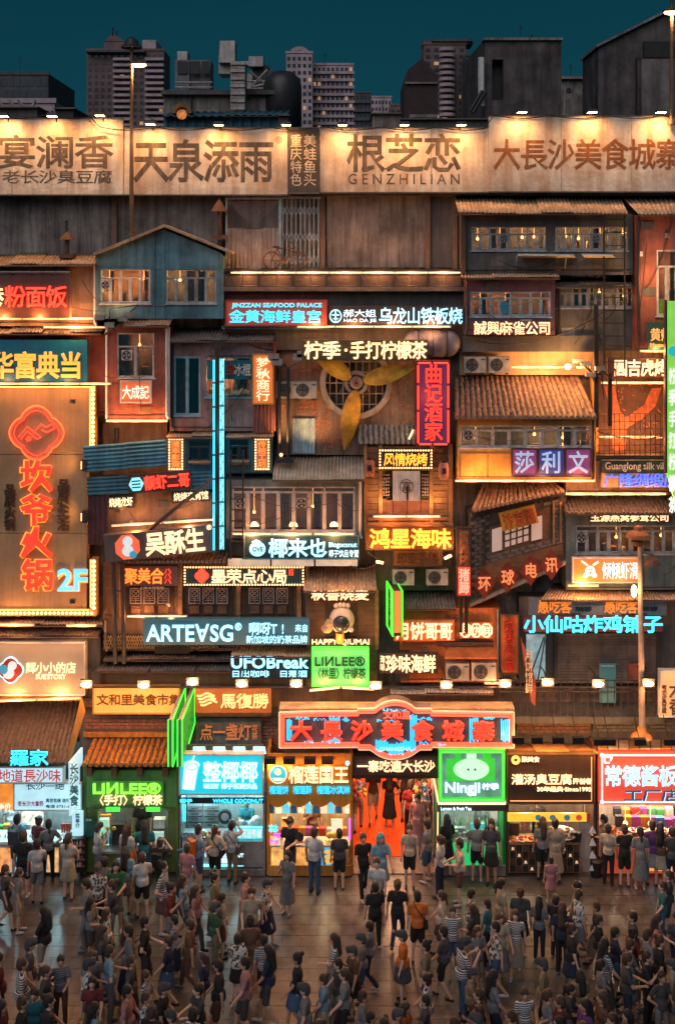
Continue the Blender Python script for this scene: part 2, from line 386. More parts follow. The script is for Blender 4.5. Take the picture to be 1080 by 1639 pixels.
def clutter(r, x0, y0, x1, y1, d, wins):
    q = random.Random(int(x0*7+y0*13)); ok = lambda x, y, m=4: not any(w[0]-m < x < w[2]+m and w[1]-m < y < w[3]+m for w in wins)
    x = x0+4 if q.random() < .5 else x1-4
    MB().path([P(x, y0+2, d+.07), P(x, y1-6, d+.07), P(x+q.choice((-3,3)), y1, d+.12)], .035, 6).build('drainpipe', q.choice((STEEL, GALV, WHITE)), r)
    y = y1-q.uniform(4, 9); MB().path([P(x0+3, y, d+.04), P(x0+(x1-x0)*q.uniform(.3,.6), y+q.uniform(-1,1), d+.04), P(x1-3, y+q.uniform(-2,3), d+.04)], .012, 4).build('conduit', BLACK, r)
    for _ in range(3):
        A, B = P(q.uniform(max(0,x0-10), x1), q.uniform(y0-4, y1), d+.16), P(q.uniform(max(0,x0-10), x1+25), q.uniform(y0-4, y1+8), d+.2); sg = q.uniform(.1, .35)
        MB().path([A.lerp(B, t/8)+Vector((0,0,-sg*4*(t/8)*(1-t/8))) for t in range(9)], .009, 4).build('loose_wire', BLACK, r)
    for _ in range(3):
        x, y = q.uniform(x0+5, x1-12), q.uniform(y0+4, y1-12)
        if ok(x, y, 10) and ok(x+8, y+8, 4): pb(x, y, x+q.uniform(4,7), y+q.uniform(5,8), d+.1, .1).build('meter_box', q.choice((GALV, WHITE, STEEL, GREYG)), r)
    for _ in range(4):
        x, y, w, h = q.uniform(x0+2, x1-26), q.uniform(y0+2, y1-20), q.uniform(10, 24), q.uniform(8, 18)
        if all(x+w < v[0] or x > v[2] or y+h < v[1] or y > v[3] for v in wins) and x > x0 and x+w < x1 and y+h < y1: pb(x, y, x+w, y+h, d+.012+.006*_, .03).build('patch_board', q.choice((BROWNW, GALV, WOOD, CONC2, DTIN, REDW)), r)
def corr(r, x0, x1, yb, db, yf, dfr, m, pitch=.10, xb0=None, xb1=None, yf1=None, yb1=None, amp=.018, sheet=.85, name='roof_sheet', jit=.024):
    """corrugated roof: back edge row yb at depth db, front edge row yf at depth dfr; loose sheets side by side"""
    A, B = P(x0, yf, dfr), P(x1, yf if yf1 is None else yf1, dfr)
    C, E = P(x0 if xb0 is None else xb0, yb, db), P(x1 if xb1 is None else xb1, yb if yb1 is None else yb1, db)
    if xb0 is None: C.x = A.x
    if xb1 is None: E.x = B.x
    L = (B-A).length; n = max(1, round(L/sheet)); nr = ((B-A).cross(C-A)).normalized()
    if nr.z < 0: nr = -nr
    for k in range(n):
        mb = MB(); u0, u1 = max(0, k/n-.012), min(1, (k+1)/n+.012); q = max(8, int((u1-u0)*L/pitch*5)); ov = jit*R.uniform(-1, 1); ex = R.uniform(-.04, .05)
        vs = []
        for i in range(q+1):
            u = u0+(u1-u0)*i/q; z = amp*math.sin(u*L/pitch*2*math.pi)+ov+(k % 2)*.012
            f, c = A.lerp(B, u), C.lerp(E, u); f = f+(f-c)*ex*.6
            vs += [f+nr*z, c+nr*z, f+nr*(z-.006), c+nr*(z-.006)]
        fs = []
        for i in range(q):
            p = 4*i; fs += [(p, p+4, p+5, p+1), (p+2, p+3, p+7, p+6), (p, p+2, p+6, p+4), (p+1, p+5, p+7, p+3)]
        mb.add(vs, fs); mb.sm = True; mb.build(name, m, r)
    e = MB().tube(A-nr*.04, B-nr*.04, .025, 6); e.build('eave_beam', WOODD, r)
def vcorr(r, x0, y0, x1, y1, d, m, pitch=.12, horiz=False, amp=.02, name='wall_sheet', sheet=1.0, ang=0):
    """upright corrugated cladding filling a pixel rectangle"""
    a, b = P(x0, y0, d), P(x1, y1, d); L = (a.z-b.z) if horiz else (b.x-a.x); O = (b.x-a.x) if horiz else L; n = max(1, round(O/sheet)) if horiz else max(1, round(L/sheet))
    for k in range(n):
        mb = MB(); vs = []
        if horiz:
            q = int(L/pitch*5); xa, xb = a.x+(b.x-a.x)*k/n, a.x+(b.x-a.x)*(k+1)/n; dz = R.uniform(-.02, .02)
            for i in range(q+1):
                z = b.z+L*i/q+dz; y = -d-amp*math.sin(L*i/q/pitch*2*math.pi)-(k % 2)*.01
                vs += [(xa, y, z), (xb, y, z)]
        else:
            u0, u1 = k/n, (k+1)/n; q = max(6, int(L*(u1-u0)/pitch*5)); dz = R.uniform(-.02, .02)
            for i in range(q+1):
                u = u0+(u1-u0)*i/q; x = a.x+L*u; y = -d-amp*math.sin(L*u/pitch*2*math.pi)-(k % 2)*.01
                vs += [(x, y, a.z+dz), (x, y, b.z+dz)]
        mb.add(vs, [(2*i, 2*i+1, 2*i+3, 2*i+2) for i in range(q)]); mb.sm = True; mb.build(name, m, r)
def tiles(r, x0, x1, yb, db, yf, dfr, m, xb0=None, xb1=None, pitch=9., rad=.36, step=.16, yf1=None, yb1=None, deck=None, ends=True):
    """pan-and-cover clay tile roof, one object per course running down the slope"""
    A, B = P(x0, yf, dfr), P(x1, yf if yf1 is None else yf1, dfr)
    C, E = P(x0 if xb0 is None else xb0, yb, db), P(x1 if xb1 is None else xb1, yb if yb1 is None else yb1, db)
    if xb0 is None: C.x = A.x
    if xb1 is None: E.x = B.x
    nr = ((B-A).cross(C-A)).normalized()
    if nr.z < 0: nr = -nr
    dk = MB(); dk.add([A, B, E, C, A-nr*.06, B-nr*.06, E-nr*.06, C-nr*.06], [(0,1,2,3),(4,7,6,5),(0,4,5,1),(1,5,6,2),(2,6,7,3),(3,7,4,0)]); dk.build('roof_deck', deck or TILED, r)
    n = max(2, round((B-A).length/(pitch*px(dfr)))); rr = (B-A).length/n*rad
    for k in range(n):
        u = (k+.5)/n; f, c = A.lerp(B, u), C.lerp(E, u); ax = c-f; Ls = ax.length; ax.normalize(); sd = ax.cross(nr).normalized()
        q = max(2, int(Ls/step)); mb = MB()
        for j in range(q):
            s0, s1 = Ls*j/q-.0, Ls*(j+1)/q+.02; r0, r1 = rr*1.08, rr*.9; vs = []; jj = R.uniform(-.014, .014)
            for s_, r_ in ((s0, r0), (s1, r1)):
                for i in range(6):
                    a = math.pi*i/5; vs.append(f+ax*s_+sd*(r_*math.cos(a)+jj)+nr*(r_*math.sin(a)*.9))
            mb.add(vs, [(i, i+1, i+7, i+6) for i in range(5)]+[(0,1,2,3,4,5)])
        mb.build('tile_row', m, r)
    if ends:
        e = MB()
        for k in range(n):
            p = A.lerp(B, (k+.5)/n)+nr*rr*.1; e.tube(p+Vector((0,-.03,0)), p+Vector((0,.01,0)), rr*1.05, 8)
        e.build('eave_ends', m, r)
def strip(label, x0, x1, y, d, n=1, m='strip', y1=None, name='light_strip', pw=1.):
    """fluorescent-like tube run; a separate tube object per segment"""
    y1 = y if y1 is None else y1
    r = T(name, label, 'light', P((x0+x1)/2, (y+y1)/2, d))
    for i in range(n):
        a = x0+(x1-x0)*(i+.02)/n; b = x0+(x1-x0)*(i+.96)/n
        ya = y+(y1-y)*i/n; yb = y+(y1-y)*(i+1)/n
        MB().tube(P(a, ya, d), P(b, yb, d), .017, 6).build('tube', N[m], r)
        lp = (P(a, ya, d)+P(b, yb, d))/2; lamp('POINT', (lp.x, lp.y-.16, lp.z), pw*(b-a)/58*(34 if m == 'strip' else 20), (1,.38,.12), r, size=.12)
    ra, rb = P(x0, y, d), P(x1, y1, d)
    MB().add([ra+Vector((0,.03,.03)), rb+Vector((0,.03,.03)), rb+Vector((0,.07,.03)), ra+Vector((0,.07,.03)), ra+Vector((0,.03,-.03)), rb+Vector((0,.03,-.03)), rb+Vector((0,.07,-.03)), ra+Vector((0,.07,-.03))],
             [(3,2,1,0),(4,5,6,7),(0,1,5,4),(1,2,6,5),(2,3,7,6),(3,0,4,7)]).build('tray', WHITE, r)
    return r
def railing(label, x0, x1, y0, y1, d, n, m=None, rows=(0,1), y0b=None, name='railing', tw=.014):
    r = T(name, label, 'railing', P((x0+x1)/2, y1, d)); m = m or BLACK
    for q in rows:
        y = y0+(y1-y0)*q; MB().tube(P(x0, y, d), P(x1, y, d), tw*1.5, 6).build('rail', m, r)
    for i in range(n+1):
        x = x0+(x1-x0)*i/n; MB().tube(P(x, y0, d), P(x, y1, d), tw, 5).build('bar', m, r)
    return r
# ================================================================ ground
gr = mat('wet granite paving', (.05,.045,.042), rough=.4, streak=.35, scale=1.4, var=.35, bump=.12, grain=(1.2,1.2,1.2))
gr2 = mat('pale granite slab', (.088,.078,.072), rough=.34, streak=.6, scale=2.2, var=.4, bump=.15, grain=(1.2,1.2,1.2))
gb = MB().box(-300, 300, -60, 600, -.3, -.012); gnd = gb.build('street', gr); gnd['kind'] = 'structure'
slab_m = None; SW, SH = .46, .46; rest = MB(); cnt = 0; slabs = []
for j in range(24):
    for i in range(-26, 26):
        x = i*SW+(SW/2 if j % 2 else 0); y = -.12-(j+1)*SH
        if abs(x+SW/2) > 11.5: continue
        slabs.append((x, y))
slabs.sort(key=lambda q: abs(q[1]+.5-0)*1.0+abs(q[0]+.7)*.35)
sm = MB().box(.006, SW-.006, .006, SH-.006, -.012, 0); sm_me = None
for k, (x, y) in enumerate(slabs):
    dz = R.uniform(-.003, .002)
    if k < 300:
        if sm_me is None: o = sm.build('paving_slab', gr2, gnd); sm_me = o.data
        else: o = bpy.data.objects.new('paving_slab', sm_me); COL.objects.link(o); o.parent = gnd
        o.location = (x, y, dz)
    else: rest.box(x+.006, x+SW-.006, y+.006, y+SH-.006, -.012, dz)
rest.build('paving', gr2, gnd, kind='stuff')

# ================================================================ skyline
SKA = mat('far pale tower wall', (.42,.32,.33), rough=.9, streak=.25, scale=.25)
SKB = mat('far brown tower wall', (.17,.11,.10), rough=.9, streak=.3, scale=.2)
SKC = mat('far dark concrete', (.09,.085,.09), rough=.9, streak=.4, scale=.4)
SKW = mat('far dark glass', (.045,.055,.065), rough=.15, streak=.1, scale=.1)
SKL = em('far lit window', (1,.55,.25), .3)
def tower(label, x0, x1, y, D, m, rows, cols, dep=14, bands=False, name='tower_block', wm=None, base=0., win=(.55,.5), lit=.06, parapet=1.2):
    """a far building at distance D from the camera, its top at photo row y"""
    d = D0-D; r = T(name, label, 'building', Vector((P((x0+x1)/2, y, d).x, -d, base)))
    a, b = P(x0, y, d), P(x1, y, d); top = a.z; Wd = b.x-a.x
    MB().box(a.x, b.x, -d, -d+dep, base, top).build('wall', m, r)
    MB().box(a.x-.3, b.x+.3, -d-.3, -d+.2, top-.3, top+parapet*.4).build('roof_edge', m, r)
    zb = P(0, 235, d).z; fh = (top-1-zb)/rows; cw = Wd/cols
    wins = MB(); fr = MB(); lits = MB(); nw = 0
    for i in range(rows):
        z = zb+fh*i
        if bands: fr.box(a.x-.5, b.x+.5, -d-1.0, -d, z, z+fh*.38)
        for j in range(cols):
            x = a.x+cw*(j+.5-win[0]/2); k = (x, x+cw*win[0], -d-.12, -d+.02, z+fh*(.42 if bands else .25), z+fh*((.42 if bands else .25)+win[1]))
            if R.random() < lit: MB().box(*k).build('window', SKL, r)
            elif nw < 120: MB().box(*k).build('window', wm or SKW, r); nw += 1
            else: wins.box(*k)
    if wins.v: wins.build('window_rows', wm or SKW, r, kind='stuff')
    if fr.v: fr.build('balcony_bands', SKA if m is SKB else m, r)
    return r
t = tower('brown tower block with pale banded balconies behind the leftmost street lamp', 139, 263, 80, 400, SKB, 14, 12, bands=False)
for (xa, xb) in ((181, 208), (232, 262)):
    d = D0-398; m = MB()
    for i in range(14):
        y = 92+i*9.6; m.pb(xa, y, xb, y+4.2, d, 3)
    m.build('balcony_stack', SKA, t)
d = D0-400
MB().pb(167, 66, 200, 81, d, 12).poly([(167,67),(176,58),(183,55),(191,60),(200,67)], d, 12).build('roof_house', SKB, t)
MB().pb(228, 64, 250, 81, d, 12).build('roof_house', SKA, t)
MB().tube(P(181,57,d), P(181,44,d), .25, 5).tube(P(187,57,d), P(187,49,d), .2, 5).build('antenna', BLACK, t)
MB().pb(137, 80, 232, 83, d+3, 14).build('roof_slab', SKC, t)
tower('low dark office block with glass front at the far left skyline', -20, 78, 118, 300, SKC, 6, 9, dep=30, win=(.8,.7), lit=.03)
tower('pale low block under the glass office at far left', -20, 88, 162, 190, SKA, 3, 14, dep=12, lit=.0)
t = tower('pale apartment tower with stepped roof in the middle of the skyline', 458, 500, 84, 430, SKA, 13, 5, dep=18)
MB().pb(464, 81, 494, 86, D0-430, 10).ring(479, 92, 18, 12, D0-431, 1, 16, 0, 180).build('crown_arch', SKA, t)
tower('pale apartment slab with many balconies right of the stepped tower', 500, 565, 103, 440, SKA, 11, 9, dep=18, bands=True)
tower('small grey apartment block beyond the round tank', 562, 594, 148, 520, SKC, 6, 5, bands=True)
tower('grey apartment block in the skyline gap left of the pointed roof', 594, 626, 155, 560, SKA, 7, 6)
tower('narrow block at the foot of the skyline gap', 624, 650, 168, 500, SKB, 4, 3)
t = tower('tall slim tower with rounded balcony column behind the pointed roof', 678, 745, 70, 380, SKB, 15, 5)
m = MB(); d = D0-376
for i in range(16): m.lathe(P(715, 82+i*9.5, d), [(2.6,0),(2.6,1.0)], 12)
m.build('balcony_stack', SKA, t); MB().pb(677, 64, 757, 70, D0-380, 10).poly([(690,66),(700,62),(757,62),(757,66)], D0-379, 9).build('roof_slab', SKC, t)
tower('small tower piece right of the rounded balcony column', 745, 772, 88, 360, SKC, 8, 3)
# mid distance roofs
def plain(label, parts, cat='building', name='roof_building', base=None):
    x0, y0, x1, y1, d = parts[0][1][:5]
    r = T(name, label, cat, P((x0+x1)/2, y1, d))
    for (nm, q, m) in parts: pb(*q[:6]).build(nm, m, r)
    return r
SOOT = mat('sooty old concrete', (.085,.07,.066), streak=.85, scale=.7, var=.6, bump=.5, dirt=(.012,.011,.012), grain=(1.5,1.5,.15)); SOOTB = mat('sooty pale concrete', (.15,.125,.115), streak=.8, scale=.8, var=.5, dirt=(.03,.026,.025), grain=(1.5,1.5,.15))
k = -40
r = T('concrete_building', 'huge blank concrete block with a dark doorway on the roofs', 'building', P(815, 200, k))
wall_holes(MB(), 775, 62, 898, 260, k, .5, [(787, 95, 805, 160)]).build('front_wall', SOOT, r)
pb(787, 95, 805, 160, k-1, .3).build('doorway', BLACK, r)
MB().add([P(775,62,k), P(740,104,k-9), P(740,260,k-9), P(775,260,k)], [(0,1,2,3)]).add([P(775,62,k), P(898,62,k), P(890,66,k-12), P(745,104,k-12)], [(0,1,2,3)]).build('side_wall', SOOT, r)
pb(773, 60, 900, 64, k+.2, 1).build('coping', CONC, r); MB().pb(850, 55, 853, 62, k, .2).build('vent_pipe', BLACK, r)
MB().tube(P(770,92,k+.5), P(770,170,k+.5), .2, 6).build('downpipe', WHITE, r)
MB().path([P(752,178,k+1), P(772,145,k+1)], .12).path([P(757,180,k+1), P(777,147,k+1)], .12).build('stair_rail', BLACK, r)
k = -30
r = T('concrete_building', 'old concrete block with sloping parapet at the right edge of the roofs', 'building', P(1020, 200, k))
MB().poly([(957,70),(1075,12),(1120,0),(1120,240),(957,240)], k, 4).build('front_wall', SOOT, r)
pb(1026, 94, 1100, 240, k+1.2, 1.1).build('lower_wall', SOOTB, r); pb(1018, 92, 1027, 200, k+.3, .2).build('doorway', BLACK, r)
pb(1030, 66, 1100, 92, k+.3, .2).build('opening', BLACK, r)
MB().poly([(955,71),(1075,11),(1075,15),(955,75)], k+.3, 4.5).build('coping', CONC, r)
k = -60
r = T('low_building', 'low pale building with two round vents between the concrete blocks', 'building', P(930, 200, k))
pb(896, 124, 965, 240, k, 6).build('front_wall', CONC, r); pb(894, 122, 967, 126, k+.4, 6).build('coping', CONC, r)
for x in (910, 935): MB().disc(x, 144, 4, k+.1, .3).build('round_vent', BLACK, r)
MB().tube(P(938,124,k), P(938,100,k), .08, 5).build('antenna', BLACK, r)
k = -36
r = T('shed', 'slanting shed roof leaning on the right concrete block', 'shed', P(930, 190, k))
MB().poly([(900,162),(962,138),(962,200),(900,200)], k, 3).build('wall', CONC, r)
k = -45
r = T('pointed_building', 'dark gabled brick building with a curved shoulder before the slim tower', 'building', P(672, 200, k))
MB().poly([(647,128),(652,112),(675,93),(700,120),(700,235),(647,235)], k, 5).build('wall', mat('sooty brick', (.04,.022,.022), scale=3), r)
pb(648, 131, 700, 134, k+.2, .3).build('string_course', CONC, r)
MB().pb(655, 183, 700, 188, k+1, .5).pb(655, 188, 659, 215, k+1, .5).build('porch_frame', CONC, r)
k = -25
r = T('plant_room', 'long pale concrete plant room on the roof with rusty awnings', 'building', P(350, 190, k))
MB().poly([(262,150),(270,143),(443,147),(443,240),(262,240)], k, 5).build('wall', CONC, r)
pb(258, 144, 446, 151, k+.4, 5).build('flat_roof', CONC2, r)
for x in (304, 380): pb(x, 151, x+2, 205, k+.2, .2).build('pilaster', CONC2, r)
r = T('container_cabin', 'blue corrugated container cabin on the roof', 'cabin', P(340, 205, -18))
vcorr(r, 262, 184, 458, 225, -18, DBLUE, pitch=.4, amp=.05, sheet=5); corr(r, 258, 460, 178, -21, 185, -17.6, DBLUE, pitch=.35, amp=.04, sheet=3)
r = T('air_duct', 'ribbed silver ventilation duct rising above the plant room', 'duct', P(368, 180, -23))
for i in range(14): pb(369, 98+i*6, 392, 103.4+i*6, -23-(i % 2)*.12, 1.2).build('duct_section', GALV, r)
MB().poly([(352,65),(376,65),(376,100),(350,100)], -23.5, 1.2).build('duct_hood', GALV, r); pb(350, 90, 370, 118, -24, 1.4).build('duct_elbow', GALV, r)
r = T('air_conditioner', 'grey twin cooling tower units on the plant room roof', 'machine', P(302, 125, -28))
for q in ((281,82,304,132),(283,95,300,116),(304,93,335,130)): pass
pb(280, 96, 303, 143, -28, 1.5).build('casing', mat('grey machine casing', (.16,.16,.17)), r); pb(303, 96, 337, 143, -28.3, 1.5).build('casing', mat('grey machine casing', (.1,.1,.1)), r)
pb(284, 82, 300, 96, -28.2, 1.2).build('fan_housing', GALV, r)
for (a, b) in ((284, 300), (305, 320), (323, 335)): pb(a, 98, b, 118, -27.9, .1).build('louvre', BLACK, r)
MB().path([P(280,140,-27.5), P(340,140,-27.5)], .05).path([P(280,132,-27.5), P(340,132,-27.5)], .05).build('guard_rail', GALV, r)
r = T('rooftop_ducts', 'tangle of ducts and steel frames beside the round tank', 'machine', P(420, 140, -27))
for (a, b, c, e) in ((392,98,404,104),(398,90,421,106),(404,104,430,143),(430,112,441,143),(392,118,404,143)): pb(a, b, c, e, -27-R.random(), 1).build('housing', GALV if a < 400 else mat('dark machine casing', (.07,.07,.075)), r)
MB().path([P(400,115,-26), P(425,135,-26), P(402,140,-26), P(428,112,-26)], .07).path([P(392,142,-26), P(445,142,-26)], .06).path([P(392,130,-26), P(445,130,-26)], .05).build('brace', GALV, r)
r = T('water_tank', 'big dark domed tank at the middle of the roofs', 'tank', P(452, 190, -24))
mb = MB(); c = P(452, 190, -25.5); mb.lathe(c, [(.95, -.5), (.95, 1.6), (.85, 2.0), (.5, 2.3), (.05, 2.4)], 20); mb.sm = True; mb.build('shell', mat('dark tank', (.03,.03,.033), rough=.4), r)
r = T('roof_monitor', 'small arched orange lit roof window in front of the plant room', 'skylight', P(292, 182, -12))
MB().ring(291, 181, 16, 10, -12, .8, 14, 0, 180).build('arch', mat('orange brown tin', (.25,.13,.05)), r); MB().disc(291, 183, 8, -12.1, .1, 16).build('lit_glass', em('amber glass', (1,.28,.03), .35, .8, 8), r)  # arch has one orange brown base colour
for i, (x0, x1, y0, m) in enumerate(((-10,60,172,CONC2),(88,118,174,BLACK),(596,640,182,CONC),(446,462,185,CONC2),(640,780,191,CONC2))):
    r = T('roof_shed', ['low cluttered shed roof at the far left end of the billboards', 'small black box unit between the low sheds at left', 'pale low parapet beneath the skyline gap', 'small dark parapet piece below the dome tank', 'long dark parapet under the pointed building'][i], 'shed', P(x0, 215, -9-i))
    pb(x0, y0, x1, 225, -9-i, 2).build('wall', m, r); pb(x0-2, y0-2, x1+2, y0, -8.8-i, 2.4).build('roof', DTIN, r)
    if i == 0:
        for x in (5, 22, 38, 52): MB().tube(P(x,172,-9), P(x+R.uniform(-9,9),160,-9), .06, 5).build('strut', GALV, r)

# ================================================================ back wall of the whole stack
r = bw = T('back_wall', 'tall stained concrete wall carrying all the little houses and signs', 'wall', P(540, 1235, -2.0))
xa, xb = -12.5, 12.5; zt = P(0, 308, -2).z
MB().box(xa, P(560,0,-2).x, 2.0, 2.4, 0, zt).box(P(706,0,-2).x, xb, 2.0, 2.4, 0, zt).box(P(560,0,-2).x, P(706,0,-2).x, 2.0, 2.4, P(0,1235,-2).z, zt).build('wall_face', CONC, r)
for (x0, x1, y0, y1, m) in ((-20,183,314,420,CONC),(185,352,314,420,CONC),(522,684,314,428,CONC),(684,732,314,428,CONC2)):
    pb(x0+1, y0, x1-1, y1, -1.85, .14).build('concrete_panel', m, r)
for x in (183, 352, 516, 684, 728): pb(x-4, 313, x+4, 430, -1.7, .2).build('pilaster', BROWNW, r)
pb(-20, 307, 1100, 313, -1.55, .5).build('ledge_beam', DTIN, r)
r = T('conduit', 'thin looped cable under the leftmost rooftop billboard', 'cable', P(60, 314, -1.5))
MB().path([P(x, 313+1.6*math.sin(x/9), -1.5) for x in range(22, 90, 6)], .02, 5).build('cable', mat('orange cable', (.3,.1,.03)), r)

# ================================================================ rooftop billboards
INK = mat('faded dark lettering', (.075,.058,.045), streak=.5, scale=6, dirt=(.28,.2,.13), var=.3); INKO = mat('rust brown lettering', (.22,.075,.02), streak=.4, scale=6, dirt=(.4,.2,.1))
INKL = mat('pale lettering', (.6,.48,.34))
def billboard(label, x0, y0, x1, y1, d, m, txt, seams=()):
    r = sign(label, x0, y0, x1, y1, d=d, t=.12, pm=m, txt=txt, name='billboard', cat='billboard', so=.004)
    f = MB()
    for x in seams: f.pb(x-.5, y0, x+.5, y1, d+.006, .02)
    if seams: f.build('seam', TIN, r)
    MB().pb(x0, y0-1.5, x1, y0, d+.03, .2).pb(x0, y1, x1, y1+2, d+.04, .2).build('frame', DTIN, r)
    b = MB()
    n = max(2, int((x1-x0)/70))
    for i in range(n+1):
        x = x0+6+(x1-x0-12)*i/n; b.tube(P(x, y0+6, d-.2), P(x, y1+4, d-.9), .04, 5).tube(P(x, y1+4, d-.2), P(x, y0+4, d-.2), .04, 5)
    b.build('support', STEEL, r)
    return r
billboard('weathered cream billboard with faded characters above a line of small ones, far left', -70, 190, 197, 311, -1.2, PANEL, [('h','喜宴澜香',-66,216,182,270,INK,.035),('h','老长沙臭豆腐',4,272,180,294,INK,.03)], (20,108))
billboard('cream billboard with four heavy grey characters behind the street lamp', 198, 205, 460, 311, -1.25, PANEL, [('h','天泉添雨',214,223,438,292,INK,.045),('l','®',441,218,451,230,INK)], (288,372))
billboard('narrow dark billboard with two vertical columns of pale characters', 461, 205, 511, 308, -1.15, mat('charcoal board', (.07,.06,.05)), [('v','重庆特色',465,215,483,298,INKL,.03),('v','美蛙鱼头',486,215,506,298,INKL,.03)])
billboard('cream billboard with three rounded brown characters over spaced latin capitals', 512, 205, 781, 307, -1.25, PANEL, [('h','根芝恋',555,214,738,276,INK,.04),('l','G E N Z H I L I A N',557,278,735,295,INK,.015)], (600,690))
r = billboard('tallest cream billboard with rust brown characters at the right end', 782, 186, 1130, 306, -1.15, PANEL, [('h','大長沙美食城寨',789,222,1092,272,INKO,.035)], (898,1010))
def hood(i, x, y, e=66):
    r = T('billboard_lamp', f'small floodlight over the rooftop billboards, {NTH[i]} from the left', 'floodlight', P(x, y, -.75), 'floodlights along the top of the billboards')
    c = P(x, y, -.7)
    MB().box(c.x-.14, c.x+.14, -.7+.6, -.7+.85, c.z-.01, c.z+.07) if 0 else None
    m = MB(); m.add([(c.x-.15,.58,c.z),(c.x+.15,.58,c.z),(c.x+.15,.82,c.z+.03),(c.x-.15,.82,c.z+.03),(c.x-.12,.62,c.z+.09),(c.x+.12,.62,c.z+.09),(c.x+.12,.8,c.z+.1),(c.x-.12,.8,c.z+.1)],
          [(0,3,2,1),(4,5,6,7),(0,1,5,4),(1,2,6,5),(2,3,7,6),(3,0,4,7)]); m.build('housing', STEEL, r)
    MB().box(c.x-.12, c.x+.12, .6, .8, c.z-.012, c.z-.004).build('lens', N['flood'], r)
    MB().path([(c.x, .8, c.z+.05), (c.x, 1.1, c.z+.12), (c.x, 1.2, c.z-.1)], .018).build('bracket', STEEL, r)
    lamp('SPOT', (c.x, .66, c.z-.04), e*R.uniform(.75,1.25), (1,.44,.13), r, aim=(c.x, 1.02, c.z-.75), size=.05, angle=150, blend=1)
NTH = ['first','second','third','fourth','fifth','sixth','seventh','eighth','ninth','tenth','eleventh','twelfth','thirteenth','fourteenth','fifteenth','sixteenth']
for i, (x, y) in enumerate(((6,186),(84,186),(160,185),(241,199),(350,200),(458,200),(548,200),(647,200),(738,200),(835,180),(947,180),(1057,180))): hood(i, x, y)

# ================================================================ street lamps
def street_lamp(label, x, yt, yb, d, r_=.055, head=True, side=1):
    r = T('street_lamp', label, 'street lamp', P(x, yb, d))
    a, b = P(x, yb, d), P(x, yt, d); m = MB(); m.tube(a, b, r_*1.25, 10, r_*.8); m.tube(a, a+Vector((0,0,.12)), r_*2.2, 10); m.sm = False; m.build('pole', mat('brown lamp pole', (.20,.12,.07), metal=.4, rough=.5), r)
    c = b+Vector((side*.1, 0, -.1))
    MB().lathe(b, [(.05,0),(.12,.0),(.3,-.02),(.3,.02),(.24,.06),(.16,.22),(.05,.3)], 14).build('cap', STEEL, r)
    m = MB(); m.box(c.x-.12, c.x+.34, c.y-.14, c.y+.14, c.z-.38, c.z-.32); m.build('lamp_head', STEEL, r)
    MB().ball((c.x+.1, c.y, c.z-.4), .17, 12, 8, (1.3,.8,.35)).build('glass_lens', em('street lamp lens', (1,.5,.2), 14), r)
    lamp('POINT', (c.x+.12, c.y-.1, c.z-.56), 60, (1,.48,.18), r, size=.1)
    return r
r = street_lamp('tall street lamp in front of the left rooftop billboards', 211, 76, 378, -.9)
MB().tube(P(213,171,-.9), P(252,196,-1.1), .015, 5).build('stay_wire', STEEL, r)
street_lamp('street lamp cut by the right edge against the concrete block', 1074, -8, 200, -.9, side=-1)

# ================================================================ third-row walls: railing terrace, gate, bicycle
r = T('corrugated_hoarding', 'grey corrugated hoarding under chain link at the left of the folding gate', 'fence', P(405, 430, -1.5))
vcorr(r, 364, 366, 446, 430, -1.5, GALV, pitch=.12, sheet=.5)
m = MB()
for i in range(0, 21): 
    x = 364+i*4.1
    m.tube(P(x, 322, -1.5), P(min(447, x+44), 322+min(44, 447-x), -1.5), .006, 3); m.tube(P(x, 322, -1.5), P(max(364, x-44), 322+min(44, x-364), -1.5), .006, 3)
m.build('chain_link', GALV, r)
MB().pb(361, 316, 364, 430, -1.45, .06).pb(446, 316, 450, 430, -1.45, .06).pb(364, 316, 446, 319, -1.45, .06).build('frame', FRB, r)
r = T('folding_gate', 'blue grey folding scissor gate beside the parked bicycle', 'gate', P(480, 428, -1.5))
for i in range(9):
    x = 452+i*7.2; MB().tube(P(x, 318, -1.5), P(x, 428, -1.5), .016, 5).build('upright', FRB, r)
for j in range(2):
    for (ya, yb) in ((330,345),(372,387),(408,423)):
        for i in range(8):
            x = 452+i*7.2; p, q = (ya, yb) if j else (yb, ya); MB().tube(P(x, p, -1.48), P(x+7.2, q, -1.48), .009, 4).build('lattice_bar', FRB, r)
pb(449, 315, 513, 318, -1.5, .08).build('track', FRB, r)
